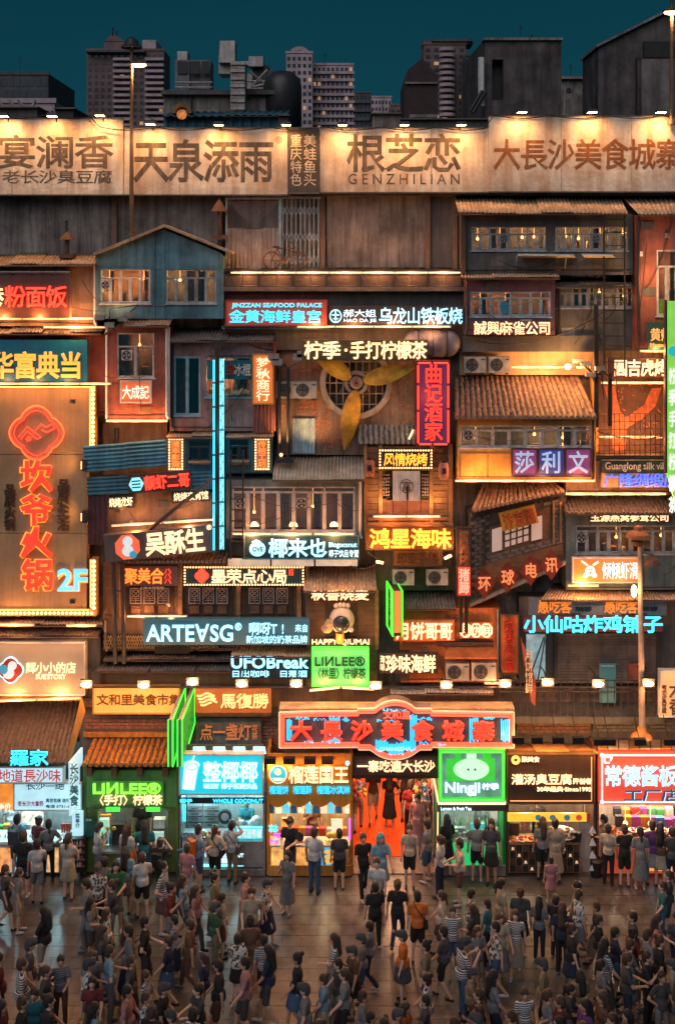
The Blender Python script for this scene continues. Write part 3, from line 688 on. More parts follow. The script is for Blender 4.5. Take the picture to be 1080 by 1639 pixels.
def bicycle(label, x0, x1, yg, d):
    r = T('bicycle', label, 'bicycle', P((x0+x1)/2, yg, d)); s = (x1-x0)*px(d)/1.72; o = P(x0, yg, d); q = lambda x, z, y=0.: Vector((o.x+x*s, o.y+y, o.z+z*s)); bk = mat('rusty bicycle frame', (.10,.05,.035), metal=.4)
    for cx in (.34, 1.38):
        w = MB(); n = 24
        for i in range(n):
            a0, a1 = 2*math.pi*i/n, 2*math.pi*(i+1)/n; w.tube(q(cx+.33*math.cos(a0), .34+.33*math.sin(a0)), q(cx+.33*math.cos(a1), .34+.33*math.sin(a1)), .02, 5)
        wh = w.build('wheel', bk, r); sp_ = MB()
        for i in range(10): a0 = 2*math.pi*i/10; sp_.tube(q(cx, .34), q(cx+.33*math.cos(a0), .34+.33*math.sin(a0)), .004, 3)
        sp_.build('spokes', bk, wh)
    MB().path([q(.34,.34), q(.55,.8), q(.8,.3), q(.34,.34)], .016).path([q(.55,.8), q(1.2,.82), q(.8,.3)], .018).path([q(1.15,.95), q(1.38,.34)], .016).build('frame', bk, r)
    MB().path([q(1.15,.95), q(1.15,1.02), q(1.08,1.04,-.22)], .012).path([q(1.15,1.02), q(1.08,1.04,.22)], .012).build('handlebar', bk, r)
    MB().ball(q(.5,.86), .1*s, 8, 6, (1.5,.7,.5)).tube(q(.5,.86), q(.55,.78), .014, 6).build('saddle', BLACK, r)
    MB().ring(0,0,1,.5,0,.01,3) if 0 else None
    MB().tube(q(.8,.3,-.04), q(.8,.3,.04), .07, 10).tube(q(.8,.3,-.05), q(.92,.18,-.05), .012, 5).build('crank', bk, r)
bicycle('old rusty bicycle leaning by the folding gate on the terrace', 421, 492, 431, -1.2)
r = T('terrace', 'long grey balcony slab with a dark railing across the middle', 'balcony', P(550, 480, -1.0))
pb(358, 459, 742, 466, -.9, 1.1).build('slab', CONC2, r); pb(358, 466, 742, 560, -1.25, .5).build('parapet_wall', CONC2, r)
for i in range(14):
    a = 362+i*27.1; pb(a, 441, a+26, 457, -.96, .02).build('rail_panel', mat('dark rail panel', (.05,.04,.035)), r)
MB().tube(P(358,433,-.95), P(742,433,-.95), .03, 6).tube(P(358,440,-.95), P(742,440,-.95), .015, 6).tube(P(358,458,-.95), P(742,458,-.95), .02, 6).build('rail', BLACK, r)
for i in range(8): a = 360+i*54; MB().tube(P(a,431,-.95), P(a,460,-.95), .025, 6).build('post', BLACK, r)
strip('long run of warm light tubes on the terrace railing', 369, 738, 436.5, -.88, 7, 'stripw')
def vent(label, x, yt, yb, d, w=14):
    r = T('chimney_vent', label, 'chimney', P(x, yb, d)); a = P(x, yb, d); s = px(d); h = (yb-yt)*s; rm = mat('rusty flue', (.16,.08,.05), metal=.3)
    MB().tube(a, a+Vector((0,0,h*.75)), w*.22*s, 10).build('pipe', rm, r)
    MB().lathe(a+Vector((0,0,h*.7)), [(w*.85*s,0),(w*.8*s,.02),(.02,h*.34)], 12).build('cone_cap', rm, r)
    MB().box(a.x-w*.7*s, a.x+w*.7*s, a.y-.2, a.y+.2, a.z-.02, a.z+.1).build('base', rm, r)
vent('small rusty chimney with a cone cap on the left tin roof', 108, 372, 412, -1.2, 16)
vent('taller rusty vent pipe with cone cap right of the green gabled house', 351, 320, 382, -1.3, 16)
MB().tube(P(107,372,-1.2), P(107,355,-1.2), .03, 6).ball(P(107,354,-1.2), .05, 6, 5).build('flue_tip', BLACK, bpy.data.objects['chimney_vent'])

# seams, brackets and loose cables on the rooftop billboards
for i, o in enumerate([o for o in bpy.data.objects if o.name.startswith('billboard') and o.type == 'EMPTY' and not o.name.startswith('billboard_lamp')]):
    pass
q = T('cable', 'long sagging power cable along the top of the rooftop billboards', 'cable', P(540, 205, -.9)); pts = []
for k in range(13):
    xa, xb = k*90-20, k*90+70
    for t in range(6): u = t/6; pts.append(P(xa+(xb-xa)*u, (184 if xa > 740 or xa < 160 else 203)+22*u*(1-u), -1.02))
MB().path(pts, .014, 4).build('wire', BLACK, q)

for i, (x, y0, y1, d_, lb) in enumerate(((32,92,120,-100,'thin mast on the glass office at far left'),(520,86,105,-200,'small mast on the pale apartment slab'),(742,168,190,-9,'bent pipe mast beside the blank concrete block'),(832,42,62,-40,'short mast with crossbars on the blank concrete block'),(912,104,124,-60,'crooked television aerial between the concrete blocks'),(150,168,192,-8,'little rooftop aerial at the foot of the brown tower'),(612,162,190,-9,'little rooftop aerial beneath the skyline gap'))):
    q = T('roof_aerial', lb, 'aerial', P(x, y1, d_)); k = px(d_)*.45; a, b = P(x, y1, d_), P(x+.6, y0, d_); MB().tube(a, b, k, 5).build('mast', BLACK, q)
    for u in (.7, .85, 1): c = a.lerp(b, u); MB().tube(c+Vector((-8*k*u,0,0)), c+Vector((8*k*u,0,k)), k*.7, 4).build('crossbar', BLACK, q)
# ================================================================ LEFT column
r = house('dark plaster block behind the red noodle sign at far left', -30, 424, 156, 522, -1.0, -2, BROWNW)
corr(r, -30, 153, 405, -1.9, 423, -.55, TIN, xb1=157)
for x in (-4, 20, 50, 83): pb(x, 434, x+3, 441, -.7, .12).build('bracket', GALV, r)
pb(-30, 434, 112, 436, -.62, .2).build('canopy_bar', GALV, r)
sign('brown board with red glowing noodle shop characters at the left edge', -30, 438, 112, 508, -.7, .16, paint('brown red board', (.13,.045,.03)), fm=BROWNW, txt=[('h','粉面饭',8,457,108,492,'red',.03),('h','港',-28,457,6,492,'warm',.03)])
strip('orange light run under the red noodle sign', -20, 150, 510, -.75, 3, 'strip')
r = T('awning', 'dark corrugated awning over the teal pawn shop board', 'awning', P(70, 530, -1)); corr(r, -30, 162, 514, -1.9, 533, -.7, DTIN)
strip('warm tube pair on the dark awning above the teal board', 70, 172, 524, -.6, 1, 'stripw')
pb(168, 520, 171, 545, -.9, .1).build('awning_post', STEEL, r)
r = house('narrow red plaster wall between the teal board and the window box', -30, 535, 172, 665, -1.35, -2, REDW)
sign('teal board with large flat yellow pawn shop characters', -40, 544, 140, 612, -.8, .16, paint('teal sign board', (.004,.12,.22), rough=.4), fm=None, txt=[('h','华富典当',-14,563,132,606,em('amber lit letters',(1,.42,.05),1.0),.05)])
strip('warm light tubes under the teal pawn shop board', -20, 178, 614.5, -.6, 4, 'stripw')
# hotpot billboard
HP = mat('tan plaster board', (.36,.235,.12), streak=.45, scale=.9, var=.22, rough=.85, dirt=(.2,.12,.07))  # plain tan base with random stains
r = T('hotpot_billboard', 'giant tan hotpot billboard edged with rows of bulbs on the left', 'billboard', P(66, 985, -.9))
for (y0, y1) in ((618,727),(728,853),(854,984)): pb(-30, y0, 144 if y0 < 700 else 139, y1, -.9, .4).build('board_panel', HP, r)
pb(144, 618, 153, 720, -.84, .3).build('frame', OCHW, r); pb(-30, 976, 155, 986, -.84, .3).build('frame', OCHW, r); pb(145, 895, 155, 976, -.84, .3).build('frame', OCHW, r)
m = MB()
for i in range(14): m.ball(P(149, 624+i*7.4, -.8), .055, 8, 6)
for i in range(11): m.ball(P(150.5, 899+i*7.4, -.8), .055, 8, 6)
for i in range(26): m.ball(P(-20+i*6.7, 981.5, -.8), .045, 8, 6)
m.build('bulb_string', N['bulb'], r, kind='stuff')
for q in (((144.5,620),(144.5,718)), ((145.5,896),(145.5,972)), ((-20,976),(143,976)), ((-20,619.5),(152,619.5))): MB().tube(P(*q[0], -.82), P(*q[1], -.82), .016, 6).build('light_tube', em('gold light tube', (1,.38,.08), 5), r)
NR = N['red']; dk = mat('dark red letter face', (.20,.03,.015))
def outline(parent, pts, d, rr, m, name='neon_tube', closed=True):
    w = [P(*p, d) for p in pts]; w = w+[w[0]] if closed else w
    return MB().path(w, rr, 6).build(name, m, parent)
def flower(cx, cy, s):
    pts = []
    for k in range(48):
        a = 2*math.pi*k/48; rr = s*(1+.13*abs(math.cos(2*a))**.6-.10*abs(math.sin(2*a))**1.5); pts.append((cx+rr*math.cos(a), cy+rr*math.sin(a)))
    return pts
outline(r, flower(59, 693, 37), -.78, .022, NR); outline(r, flower(59, 693, 32), -.80, .016, NR); outline(r, flower(59, 693, 39), -.84, .012, N['orange'])
outline(r, [(30,700),(44,683),(66,700),(60,703),(44,690),(34,703)], -.8, .016, NR, closed=False); outline(r, [(54,693),(66,679),(74,684),(85,678),(88,686),(76,692),(67,688)], -.8, .016, NR, closed=False); MB().disc(46, 703, 4, -.82, .04).build('emblem_dot', NR, r)
def big(ch, cx, cy, s, d=-.8):
    row(r, ch, cx-s/2, cy-s/2, cx+s/2, cy+s/2, d, em('deep red lit face', (1,.035,.008), .9), .03, name='character')
    row(r, ch, cx-s/2-1, cy-s/2, cx+s/2-1, cy+s/2, d-.04, em('gold halo letter', (1,.26,.03), 1.7), .055, name='halo')
for ch, x, y in (('坎',59,762),('爷',59,816),('火',59,868),('锅',61,920)): big(ch, x, y, 50)
line(r, '2F', 92, 910, 140, 946, -.8, em('sky blue face', (.10,.60,.95), 1.15), .03, name='numeral'); line(r, '2F', 93, 911, 141, 947, -.84, em('gold halo letter', (1,.28,.03), 1.8), .06, name='halo')
DKL = mat('dark letter', (.05,.03,.02))
row(r, '品质火锅', 7, 774, 25, 849, -.85, DKL, .03, v=True, name='small_character'); row(r, '品质生活', 92, 766, 112, 849, -.82, DKL, .04, v=True, name='small_character')
for (y, k) in ((745, 'upper'), (828, 'lower')):
    q = T('wall_lamp', f'{k} small black box floodlight on the right rim of the hotpot billboard', 'floodlight', P(137, y, -.7)); pb(131, y-9, 139, y+9, -.6, .25).build('housing', STEEL, q); pb(130, y-6, 131, y+6, -.58, .1).build('lens', em('dim lens', (1,.5,.2), 4), q)
    lamp('SPOT', P(130, y, -.45), 20, (1,.45,.13), q, aim=P(60, y-10, -.9), angle=120, blend=1)
for y in (640, 960): 
    q = T('wall_lamp', 'small floodlight tucked at the '+('top' if y < 700 else 'foot')+' of the hotpot billboard', 'floodlight', P(90, y, -.5)); pb(112, y, 120, y+6, -.45, .12).build('housing', STEEL, q)
    lamp('SPOT', P(112, y, -.3), 26, (1,.45,.13), q, aim=P(70, 800 if y < 700 else 850, -.9), angle=110, blend=1)
r = T('awning', 'double rusty awning under the hotpot billboard', 'awning', P(70, 1015, -1)); corr(r, -30, 165, 986, -1.9, 1000, -.6, TIN, xb1=158); corr(r, -30, 158, 1000, -1.9, 1018, -.75, DTIN)
strip('two staggered warm tubes on the awning under the hotpot billboard', -10, 55, 1001, -.5, 1, 'strip'); strip('warm tube at the right end of the awning under the hotpot billboard', 106, 154, 1002, -.5, 1, 'strip')
house('grey box wall around the cream story sign at left', -30, 1018, 160, 1122, -1.15, -2, CONC2)
r = sign('cream lightbox with round blue and red emblem and glowing story lettering', -40, 1030, 135, 1112, -.8, .3, em('cream lightbox', (.55,.36,.2), .32, .35, 1.2), fm=WHITE, txt=[('h','辉小小的店',42,1060,122,1078,'warm',.035),('l',"SUE'STORY",58,1079,106,1087,'warm',.02)])
MB().poly(flower(17, 1073, 19), -.74, .05).build('emblem_rim', N['ice'], r); MB().poly(flower(17, 1073, 17), -.72, .05).build('emblem_face', paint('emblem red', (.5,.06,.03)), r); MB().disc(14, 1078, 9, -.69, .03).disc(20, 1066, 7, -.69, .03).build('emblem_shape', em('emblem white', (.7,.75,.75), .8), r); MB().disc(6, 1072, 7, -.685, .03).build('emblem_shape', em('emblem blue', (.02,.3,.42), .8), r)
strip('bright orange light run under the cream story sign', -10, 130, 1123, -.7, 2, 'strip', 1118)
pb(-30, 1113, 131, 1121, -.95, .6).build('ledge', OCHW, T('ledge', 'ochre ledge beneath the cream story sign', 'ledge', P(60, 1121, -1)))

# green gabled house
r = T('gabled_house', 'teal green gabled house with two white windows on the upper left', 'house', P(262, 515, -.9))
wn = [(161,431,241,486),(266,431,346,486)]
m = MB(); wall_holes(m, 153, 410, 358, 510, -.9, .12, wn); m.poly([(153,410),(160,404),(262,367),(352,404),(358,410)], -.9, .12); m.build('front_wall', TEALW, r)
a, b = P(153,410,-.9), P(358,510,-.9); MB().box(a.x,a.x+.1,1.02,2,b.z,a.z).box(b.x-.1,b.x,1.02,2,b.z,a.z).box(a.x+.1,b.x-.1,1.02,2,b.z,b.z+.08).box(a.x+.1,b.x-.1,1.02,2,a.z-.08,a.z).build('side_wall', TEALW, r)
for q in wn: window(r, *q, -.93, 5, fm=FRW, lit=.7, deep=.8, fan=(0,) if q[0] < 200 else (), curt=.6)
for (p0, p1) in (((262,363),(149,409)),((262,363),(372,407))):
    A, B = P(*p0, -.6), P(*p1, -.6); bk = Vector((0,1.4,0)); up = Vector((0,0,.07))
    MB().add([A, B, B+bk, A+bk, A+up, B+up, B+bk+up, A+bk+up], [(0,1,5,4),(1,2,6,5),(2,3,7,6),(3,0,4,7),(4,5,6,7),(3,2,1,0)]).build('roof_slope', TIN, r)
for x in (245, 261): pb(x, 372, x+3, 510, -.87, .05).build('batten', TEALW, r)
for y in (429, 508): pb(153, y, 358, y+2, -.88, .05).build('batten', TEALW, r)
lamp('SPOT', P(178, 505, -.2), 26, (1,.5,.2), r, aim=P(195, 470, -.9), angle=90, blend=1)
r = T('wall_floodlights', 'cluster of grey floodlights on bent arms below the gabled house', 'floodlight', P(185, 525, -.6))
for (x, y) in ((160,508),(197,510),(205,503),(176,520)): c = P(x, y, -.5); MB().box(c.x-.13,c.x+.13,c.y-.08,c.y+.1,c.z-.07,c.z+.07).build('housing', GALV, r)
MB().path([P(176,512,-.55), P(176,495,-.55), P(222,488,-.5), P(205,503,-.5)], .02).path([P(168,535,-.6), P(196,517,-.55)], .04).path([P(222,490,-.5), P(268,491,-.6)], .015).build('arm', STEEL, r)
r = house('red plaster box room with one white window and an orange sign', 170, 524, 271, 671, -.75, -2, REDW, [(188,533,247,605,2,dict(fan=(0,),fm=FRW,tr=.3,lit=.5))], trim=WHITE)
corr(r, 196, 272, 505, -1.3, 521, -.5, TIN); MB().poly([(246,556),(258,541),(268,556),(268,600),(247,600)], -.72, .06).build('gable_relief', REDW, r)
sign('small orange square sign with three white characters', 194, 611, 241, 644, -.62, .08, em('lit orange board', (1,.16,.02), .55), fm=WHITE, txt=[('h','大成記',196,617,239,639,em('white face', (1,.85,.7), 1.1),.03)])
strip('warm tube run along the bottom of the red box room', 170, 268, 674, -.6, 3, 'strip')
r = T('wall_recess', 'dark recess with a bent pipe under the red box room', 'wall', P(220, 720, -1.6)); pb(165, 676, 268, 760, -1.6, .3).build('wall_face', BROWNW, r)
MB().path([P(180,728,-1.4), P(187,700,-1.4), P(187,685,-1.4)], .07, 8).build('bent_pipe', STEEL, r)
# pink house
r = house('pink stucco house with peeling dark windows left of the cyan neon pole', 272, 548, 440, 690, -1.0, -2, PINKW, [(279,570,321,665,2,dict(lit=0,tr=0)),(328,570,402,636,3,dict(lit=.6,tr=0,lampn=3))])
corr(r, 272, 364, 525, -1.6, 545, -.6, DTIN); corr(r, 362, 438, 528, -1.6, 545, -.6, DTIN)
vcorr(r, 405, 645, 437, 692, -.9, mat('red corrugated sheet', (.26,.08,.05), metal=.2, streak=.4), pitch=.1)
pb(330, 548, 436, 569, -.93, .05).build('lintel_board', mat('pink mosaic', (.25,.16,.16), scale=12), r); pb(435, 548, 441, 690, -.9, .9).build('corner_post', REDW, r)
m = MB(); 
for i in range(12): m.ball(P(360+i*3.4, 627+R.uniform(-2,2), -.9), .07, 6, 5)
m.build('jar_row', mat('pale jars', (.4,.3,.2)), r)
sign('teal sign with ice lolly characters behind the cyan neon pole', 332, 577, 405, 607, -.85, .07, paint('teal lolly board', (.005,.12,.15)), txt=[('h','冰棍',374,582,402,602,WHITE,.03),('h','宝',362,582,377,600,paint('red enamel',(.5,.03,.02)),.05)])
sign('orange vertical sign with four cream characters on the pink house', 405, 568, 437, 646, -.72, .25, em('lit amber board', (1,.20,.015), .5), fm=OCHW, txt=[('v','梦秋商行',410,572,432,642,em('cream face', (1,.75,.45), 1.4),.03)])
# neon pole
r = T('neon_pole', 'tall dark pole flanked by two cyan neon tubes', 'neon light', P(348, 885, -.3))
MB().tube(P(348, 888, -.35), P(348, 549, -.35), .075, 8).build('pole', STEEL, r); pb(338, 546, 358, 552, -.3, .25).build('cap', STEEL, r)
for i in range(8):
    y0 = 576+i*38.5; MB().tube(P(342.5, y0, -.33), P(342.5, y0+35, -.33), .028, 6).build('neon_tube', N['cyan'], r)
    m = MB(); 
    pts = [P(355+(2.6 if k % 2 else -2.6)*(1 if k % 5 else .3), y0-1+k*2.1, -.32) for k in range(17)]
    m.path(pts, .017, 5).tube(P(352.2, y0-2, -.33), P(352.2, y0+34, -.33), .012, 5).tube(P(358, y0-2, -.33), P(358, y0+34, -.33), .012, 5)
    m.build('patterned_tube', em('pale cyan neon', (.22,.72,.82), 1.5), r); pb(351.5, y0-2.5, 358.8, y0+34.5, -.37, .04).build('neon_backing', em('cyan backing', (.02,.25,.32), .8), r)
lamp('POINT', P(360, 700, .1), 14, (.05,.6,.9), r, size=.2); lamp('POINT', P(330, 820, .1), 14, (.05,.6,.9), r, size=.2)
# blue sheds
for (x0, x1, lb, cs, wn, s0) in ((267,344,'left','清丰影斋',(302,705,336,740),271), (362,436,'right','传桔工坊',(367,703,398,740),409)):
    r = T('blue_kiosk', f'{lb} small blue corrugated kiosk beside the cyan neon pole', 'kiosk', P(x0, 756, -.8))
    m = MB(); wall_holes(m, x0, 698, x1, 756, -.85, .08, [wn]); m.build('front_wall', DBLUE, r)
    for i in range(int((x1-x0)/5)):
        x = x0+i*5
        if wn[0]-5 < x < wn[2]: 
            pb(x, 742, x+2, 756, -.82, .03).build('sheet_rib', DBLUE, r)
        else: pb(x, 700, x+2, 756, -.82, .03).build('sheet_rib', DBLUE, r)
    A, B = P(x0,698,-.85), P(x1,756,-.85); MB().box(A.x,A.x+.06,.93,2,B.z,A.z).box(B.x-.06,B.x,.93,2,B.z,A.z).box(A.x,B.x,.93,2,B.z-.05,B.z).box(A.x,B.x,1.6,1.64,B.z,A.z).build('side_wall', DBLUE, r)
    corr(r, x0-1, x1+1, 688, -1.5, 699, -.55, TIN, pitch=.08)
    window(r, *wn, -.86, 2, fm=STEEL, lit=0, room=False, tr=.3)
    corr(r, wn[0]-1, wn[2]+1, 734, -1.0, 740, -.65, TIN, pitch=.07)
    sign(f'bulb edged vertical menu sign on the {lb} blue kiosk', s0, 703, s0+21, 751, -.76, .06, paint('cream menu board', (.35,.27,.2)), bulbs=4.2, txt=[('v',cs,s0+4,706,s0+17,748,'orange',.03)])
# blue sheets and shrimp sign
r = T('corrugated_wall', 'upper tilted blue corrugated sheet wall right of the hotpot billboard', 'fence', P(137, 760, -.7)); vcorr(r, 137, 714, 268, 756, -.65, mat('bright blue sheet', (.06,.20,.28), metal=.2, streak=.5), pitch=.11, horiz=True, sheet=1.2); tilt(r, 4.2)
r = T('corrugated_wall', 'lower tilted blue corrugated sheet wall holding the red shrimp sign', 'fence', P(141, 795, -.7)); vcorr(r, 141, 764, 346, 793, -.8, DBLUE, pitch=.11, horiz=True, sheet=1.2); tilt(r, 3.2)
r = sign('dark tilted sign with cyan hexagon badge and red shrimp characters', 205, 756, 306, 786, -.55, .1, SIGNBK, txt=[('h','靓虾二哥',231,760,304,783,'red',.045)], ang=5)
hx = [(218+12*math.cos(math.pi/3*i), 772+12*math.sin(math.pi/3*i)) for i in range(6)]
h = MB().poly(hx, -.50, .04).build('badge_face', em('cyan badge', (.25,.75,.85), 1.3), r); MB().pb(211,766,225,768,-.46,.02).pb(211,771,225,773,-.46,.02).pb(211,776,225,778,-.46,.02).build('badge_mark', paint('teal ink', (.0,.12,.15)), r)
r = T('clad_wall', 'maroon upright sheet wall beside the hotpot billboard', 'fence', P(156, 870, -1)); vcorr(r, 141, 790, 174, 872, -.85, mat('maroon sheet', (.09,.035,.04), metal=.2), pitch=.13)
r = house('long stained wall under the shrimp sign with a leaning beam', 173, 788, 345, 862, -1.25, -2, BROWNW)
strip('pale tube above the octagon badge sign', 178, 345, 842, -.9, 2, 'stripw', 832); 
BB = paint('black board', (.02,.016,.015))
sign('small black barbecue sign left under the shrimp sign', 173, 792, 215, 814, -1.05, .06, BB, txt=[('h','烧烤龙虾',175,796,213,811,em('cream face', (1,.75,.45), 1.4),.03)], ang=4)
sign('small black barbecue sign crossed by the leaning beam', 275, 783, 336, 804, -1.05, .06, BB, txt=[('h','烧烤夜宵馆',278,787,334,801,em('cream face', (1,.75,.45), 1.4),.03)], ang=4)
for x, y in ((191,811),(309,806)): lamp('POINT', P(x, y+4, -.9), 3, (1,.5,.2), r, size=.03)
q = T('leaning_beam', 'dark timber beam leaning across the stained wall', 'beam', P(245, 845, -.6)); MB().tube(P(236,850,-.7), P(345,764,-.5), .06, 6).build('beam', WOODD, q)
r = sign('grey tilted sign with red octagon badge and three white angular characters', 167, 849, 342, 892, -.5, .3, paint('grey brown board', (.10,.08,.075)), txt=[('h','吴酥生',233,851,328,889,'warm',.05),('l','®',333,848,341,856,'warm')], ang=5.5, so=.06)
oc = [(204+21*math.cos(math.pi/4*(i+.5)), 871+21*math.sin(math.pi/4*(i+.5))) for i in range(8)]
MB().poly(oc, -.46, .05).build('badge_face', em('salmon badge', (1,.14,.05), .75), r); MB().disc(205,862,8,-.44,.02).disc(204,877,9,-.44,.02).build('badge_shape', em('emblem white', (.7,.75,.75), .8), r); MB().disc(212,884,6,-.425,.02).build('badge_shape', em('emblem blue', (.02,.3,.42), .8), r)
r = T('tiled_eave', 'small brown tiled eave beneath the octagon badge sign', 'roof', P(250, 903, -1)); tiles(r, 190, 362, 884, -1.8, 899, -.7, TILEB, pitch=7)
# lattice windows house
r = house('long timber house front with carved lattice shutters', 165, 900, 495, 990, -1.2, -2, WOOD)
CARV = mat('pale carved lattice', (.30,.22,.18), streak=.2)
for gx, n in ((208,3),(302,3),(398,3)):
    pb(gx-6, 936, gx+70, 985, -1.15, .05).build('shutter_frame', WOODD, r)
    for i in range(n):
        x = gx+i*22; q = pb(x, 942, x+18, 966, -1.1, .03).build('shutter', mat('dark screen back', (.02,.015,.015)), r)
        m = MB()
        for a, b, c, e in ((x,941,x+19,943),(x,965,x+19,967),(x,943,x+2,965),(x+17,943,x+19,965)): m.pb(a, b, c, e, -1.07, .04)
        m.ring(x+9.5, 950, 6.5, 5, -1.06, .03, 12)
        for k in range(4): an = math.pi/4+k*math.pi/2; m.tube(P(x+9.5, 950, -1.06), P(x+9.5+9*math.cos(an), 950+9*math.sin(an), -1.06), .015, 4)
        for yy in (958, 961): m.pb(x+3, yy, x+16, yy+1, -1.06, .02)
        m.pb(x+9, 957, x+10, 965, -1.055, .02); m.build('lattice', CARV, q)
        pb(x+2, 969, x+17, 982, -1.09, .04).build('lower_panel', WOOD, r)
for x in (194, 288, 381, 478): pb(x-3, 902, x+4, 989, -1.05, .12).build('post', WOODL, r)
strip('pale tube under the carved lattice shutters', 203, 300, 987, -.95, 2, 'stripw')
sign('dark sign with three orange neon characters and a red column of tiny ones', 197, 906, 285, 938, -.9, .08, paint('faded board', (.12,.08,.07)), txt=[('h','聚美合',200,909,262,935,'orange',.03),('v','八八八',264,910,274,934,'red',.05),('l','上海本帮菜馆',224,939,262,943,INKL)])
r = sign('bulb edged teal sign with red knot badge and white dim sum characters', 296, 908, 485, 936, -.85, .08, paint('dark teal board', (.01,.05,.06)), bulbs=4.5, txt=[('h','墨荣点心局',338,911,460,934,'warm',.045),('h','招',462,911,470,921,'red',.05)])
MB().poly(flower(323, 922, 10), -.8, .03).build('badge', N['red'], r)
for x, lb in ((183,'left'),(197,'right')):
    q = T('support_pole', f'{lb} one of two dark steel poles left of the lattice house', 'pole', P(x, 1060, -.6)); MB().tube(P(x+2,1062,-.6), P(x-1,902,-.6), .065, 8).build('pole', STEEL, q)
MB().tube(P(183,945,-.6), P(198,947,-.6), .03, 6).build('cross_bar', STEEL, q)
house('plain tan wall behind the big cyan latin sign', 165, 990, 496, 1042, -1.35, -2, BROWNW)
LAT = mat('gold lattice band', (.38,.26,.12))
q = T('lattice_band', 'pale fretwork band beside the cyan latin sign', 'screen', P(250, 1040, -1.2))
pb(166, 1016, 350, 1040, -1.25, .04).build('backing', BLACK, q); m = MB()
for i in range(46):
    x = 166+i*4; m.tube(P(x,1017,-1.22), P(x+4,1028,-1.22), .012, 4).tube(P(x+4,1017,-1.22), P(x,1028,-1.22), .012, 4).tube(P(x,1028,-1.22), P(x+4,1039,-1.22), .012, 4).tube(P(x+4,1028,-1.22), P(x,1039,-1.22), .012, 4)
m.build('fretwork', LAT, q)
r = sign('big dark teal sign with glowing white latin capitals and tea shop slogan', 229, 991, 495, 1032, -.6, .2, em('deep teal board', (.0,.09,.12), .5), txt=[('l','ARTE∀SG',234,999,373,1027,'ice',.04),('l','®',376,997,387,1009,'ice'),('h','啊呀T!',398,996,468,1016,'ice',.05),('h','来自',472,999,493,1012,'ice',.03),('h','新加坡的奶茶品牌',394,1017,492,1030,'ice',.03)])
r = T('awning', 'two tier dark corrugated awning below the cyan latin sign', 'awning', P(300, 1075, -1)); corr(r, 165, 497, 1040, -1.9, 1056, -1.0, DTIN); corr(r, 155, 370, 1056, -1.6, 1074, -.7, DTIN)
pb(247, 1036, 303, 1046, -.95, .05).build('patch_sheet', BLACK, r)
corr(r, 370, 497, 1036, -1.2, 1050, -.5, TIN)
sign('dark sign with white rounded break cafe letters tucked under the awning', 368, 1052, 496, 1086, -.75, .1, paint('navy board', (.01,.02,.025)), txt=[('l','UFOBreak',370,1050,494,1070,'ice',.05),('h','日出咖啡 日落酒',370,1073,492,1084,'ice',.03)])
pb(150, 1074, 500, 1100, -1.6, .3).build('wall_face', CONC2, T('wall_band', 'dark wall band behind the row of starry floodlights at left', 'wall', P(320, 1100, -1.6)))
# ================================================================ CENTRE column
sign('red sign with cyan seafood palace lettering under the terrace', 362, 482, 522, 521, -.75, .2, em('lit red board', (.5,.035,.008), .45), fm=paint('red frame', (.35,.05,.02)), txt=[('l','JINZZAN SEAFOOD PALACE',371,485,515,494,'cyan',.035),('h','金黄海鲜皇宫',367,496,515,517,'cyan',.05)])
r = sign('long dark sign with round face badge and icy iron plate grill lettering', 527, 490, 742, 521, -.8, .12, SIGNBK, txt=[('h','郝大姐',549,495,602,508,'white',.04),('l','HAO DA JIE',550,510,602,517,'white',.03),('h','乌龙山铁板烧',606,492,740,519,'ice',.04)])
MB().ring(537, 506, 10, 8, -.74, .03, 16, asp=1.1).path([P(531,504,-.72), P(543,504,-.72)], .02).path([P(533,510,-.72), P(541,510,-.72)], .02).path([P(537,498,-.72), P(537,513,-.72)], .02).build('face_badge', N['ice'], r)
strip('warm tube row under the iron plate grill sign', 475, 722, 523, -.7, 4, 'stripw')
r = T('balcony', 'blue painted beam frame under the seafood palace sign', 'balcony', P(440, 526, -.9)); MB().pb(355, 522, 527, 527, -.85, .3).build('beam', TEALW, r)
r = T('steel_tank', 'grey rounded capsule tank behind the white lemon tea sign', 'tank', P(700, 572, -1.1))
m = MB(); a, b = P(668, 549, -1.1), P(714, 549, -1.1); rr = 22.5*px(-1.1)
m.tube(a, b, rr, 20); m.ball(a, rr, 20, 10).ball(b, rr, 20, 10); m.sm = True; m.build('shell', mat('grey violet tank', (.17,.16,.2), rough=.5), r)
for x in (668, 691, 714): MB().lathe(Vector(), [(1,0)]) if 0 else None; [MB().tube(P(x-.6,549,-1.1), P(x+.6,549,-1.1), rr+.01, 20).build('band', STEEL, r)]
# fan wall
FW = mat('rust brown plaster', (.20,.12,.08), streak=.55, scale=1.8, var=.4)
r = fw_ = T('fan_wall', 'brown plaster wall with a huge round barred opening in the centre', 'wall', P(555, 730, -1.5))
m = MB(); n = 40; cx, cy, ro = 570, 613, 49
pts = [(cx+ro*math.cos(2*math.pi*i/n), cy+ro*math.sin(2*math.pi*i/n)) for i in range(n)]
def onrect(x, y):  # push a direction to the rectangle border
    dx, dy = x-cx, y-cy; k = min(([(663-cx)/dx] if dx > 1e-6 else [(444-cx)/dx] if dx < -1e-6 else [])+([(728-cy)/dy] if dy > 1e-6 else [(540-cy)/dy] if dy < -1e-6 else [])); return (cx+dx*k, cy+dy*k)
vs = []
for p in pts: q = onrect(*p); vs += [P(*p, -1.4), P(*q, -1.4), P(*p, -1.4)+Vector((0,.3,0))]
fs = []
for i in range(n): a, b = 3*i, 3*((i+1)%n); fs += [(a, a+1, b+1, b), (a, b, b+2, a+2)]
m.add(vs, fs)
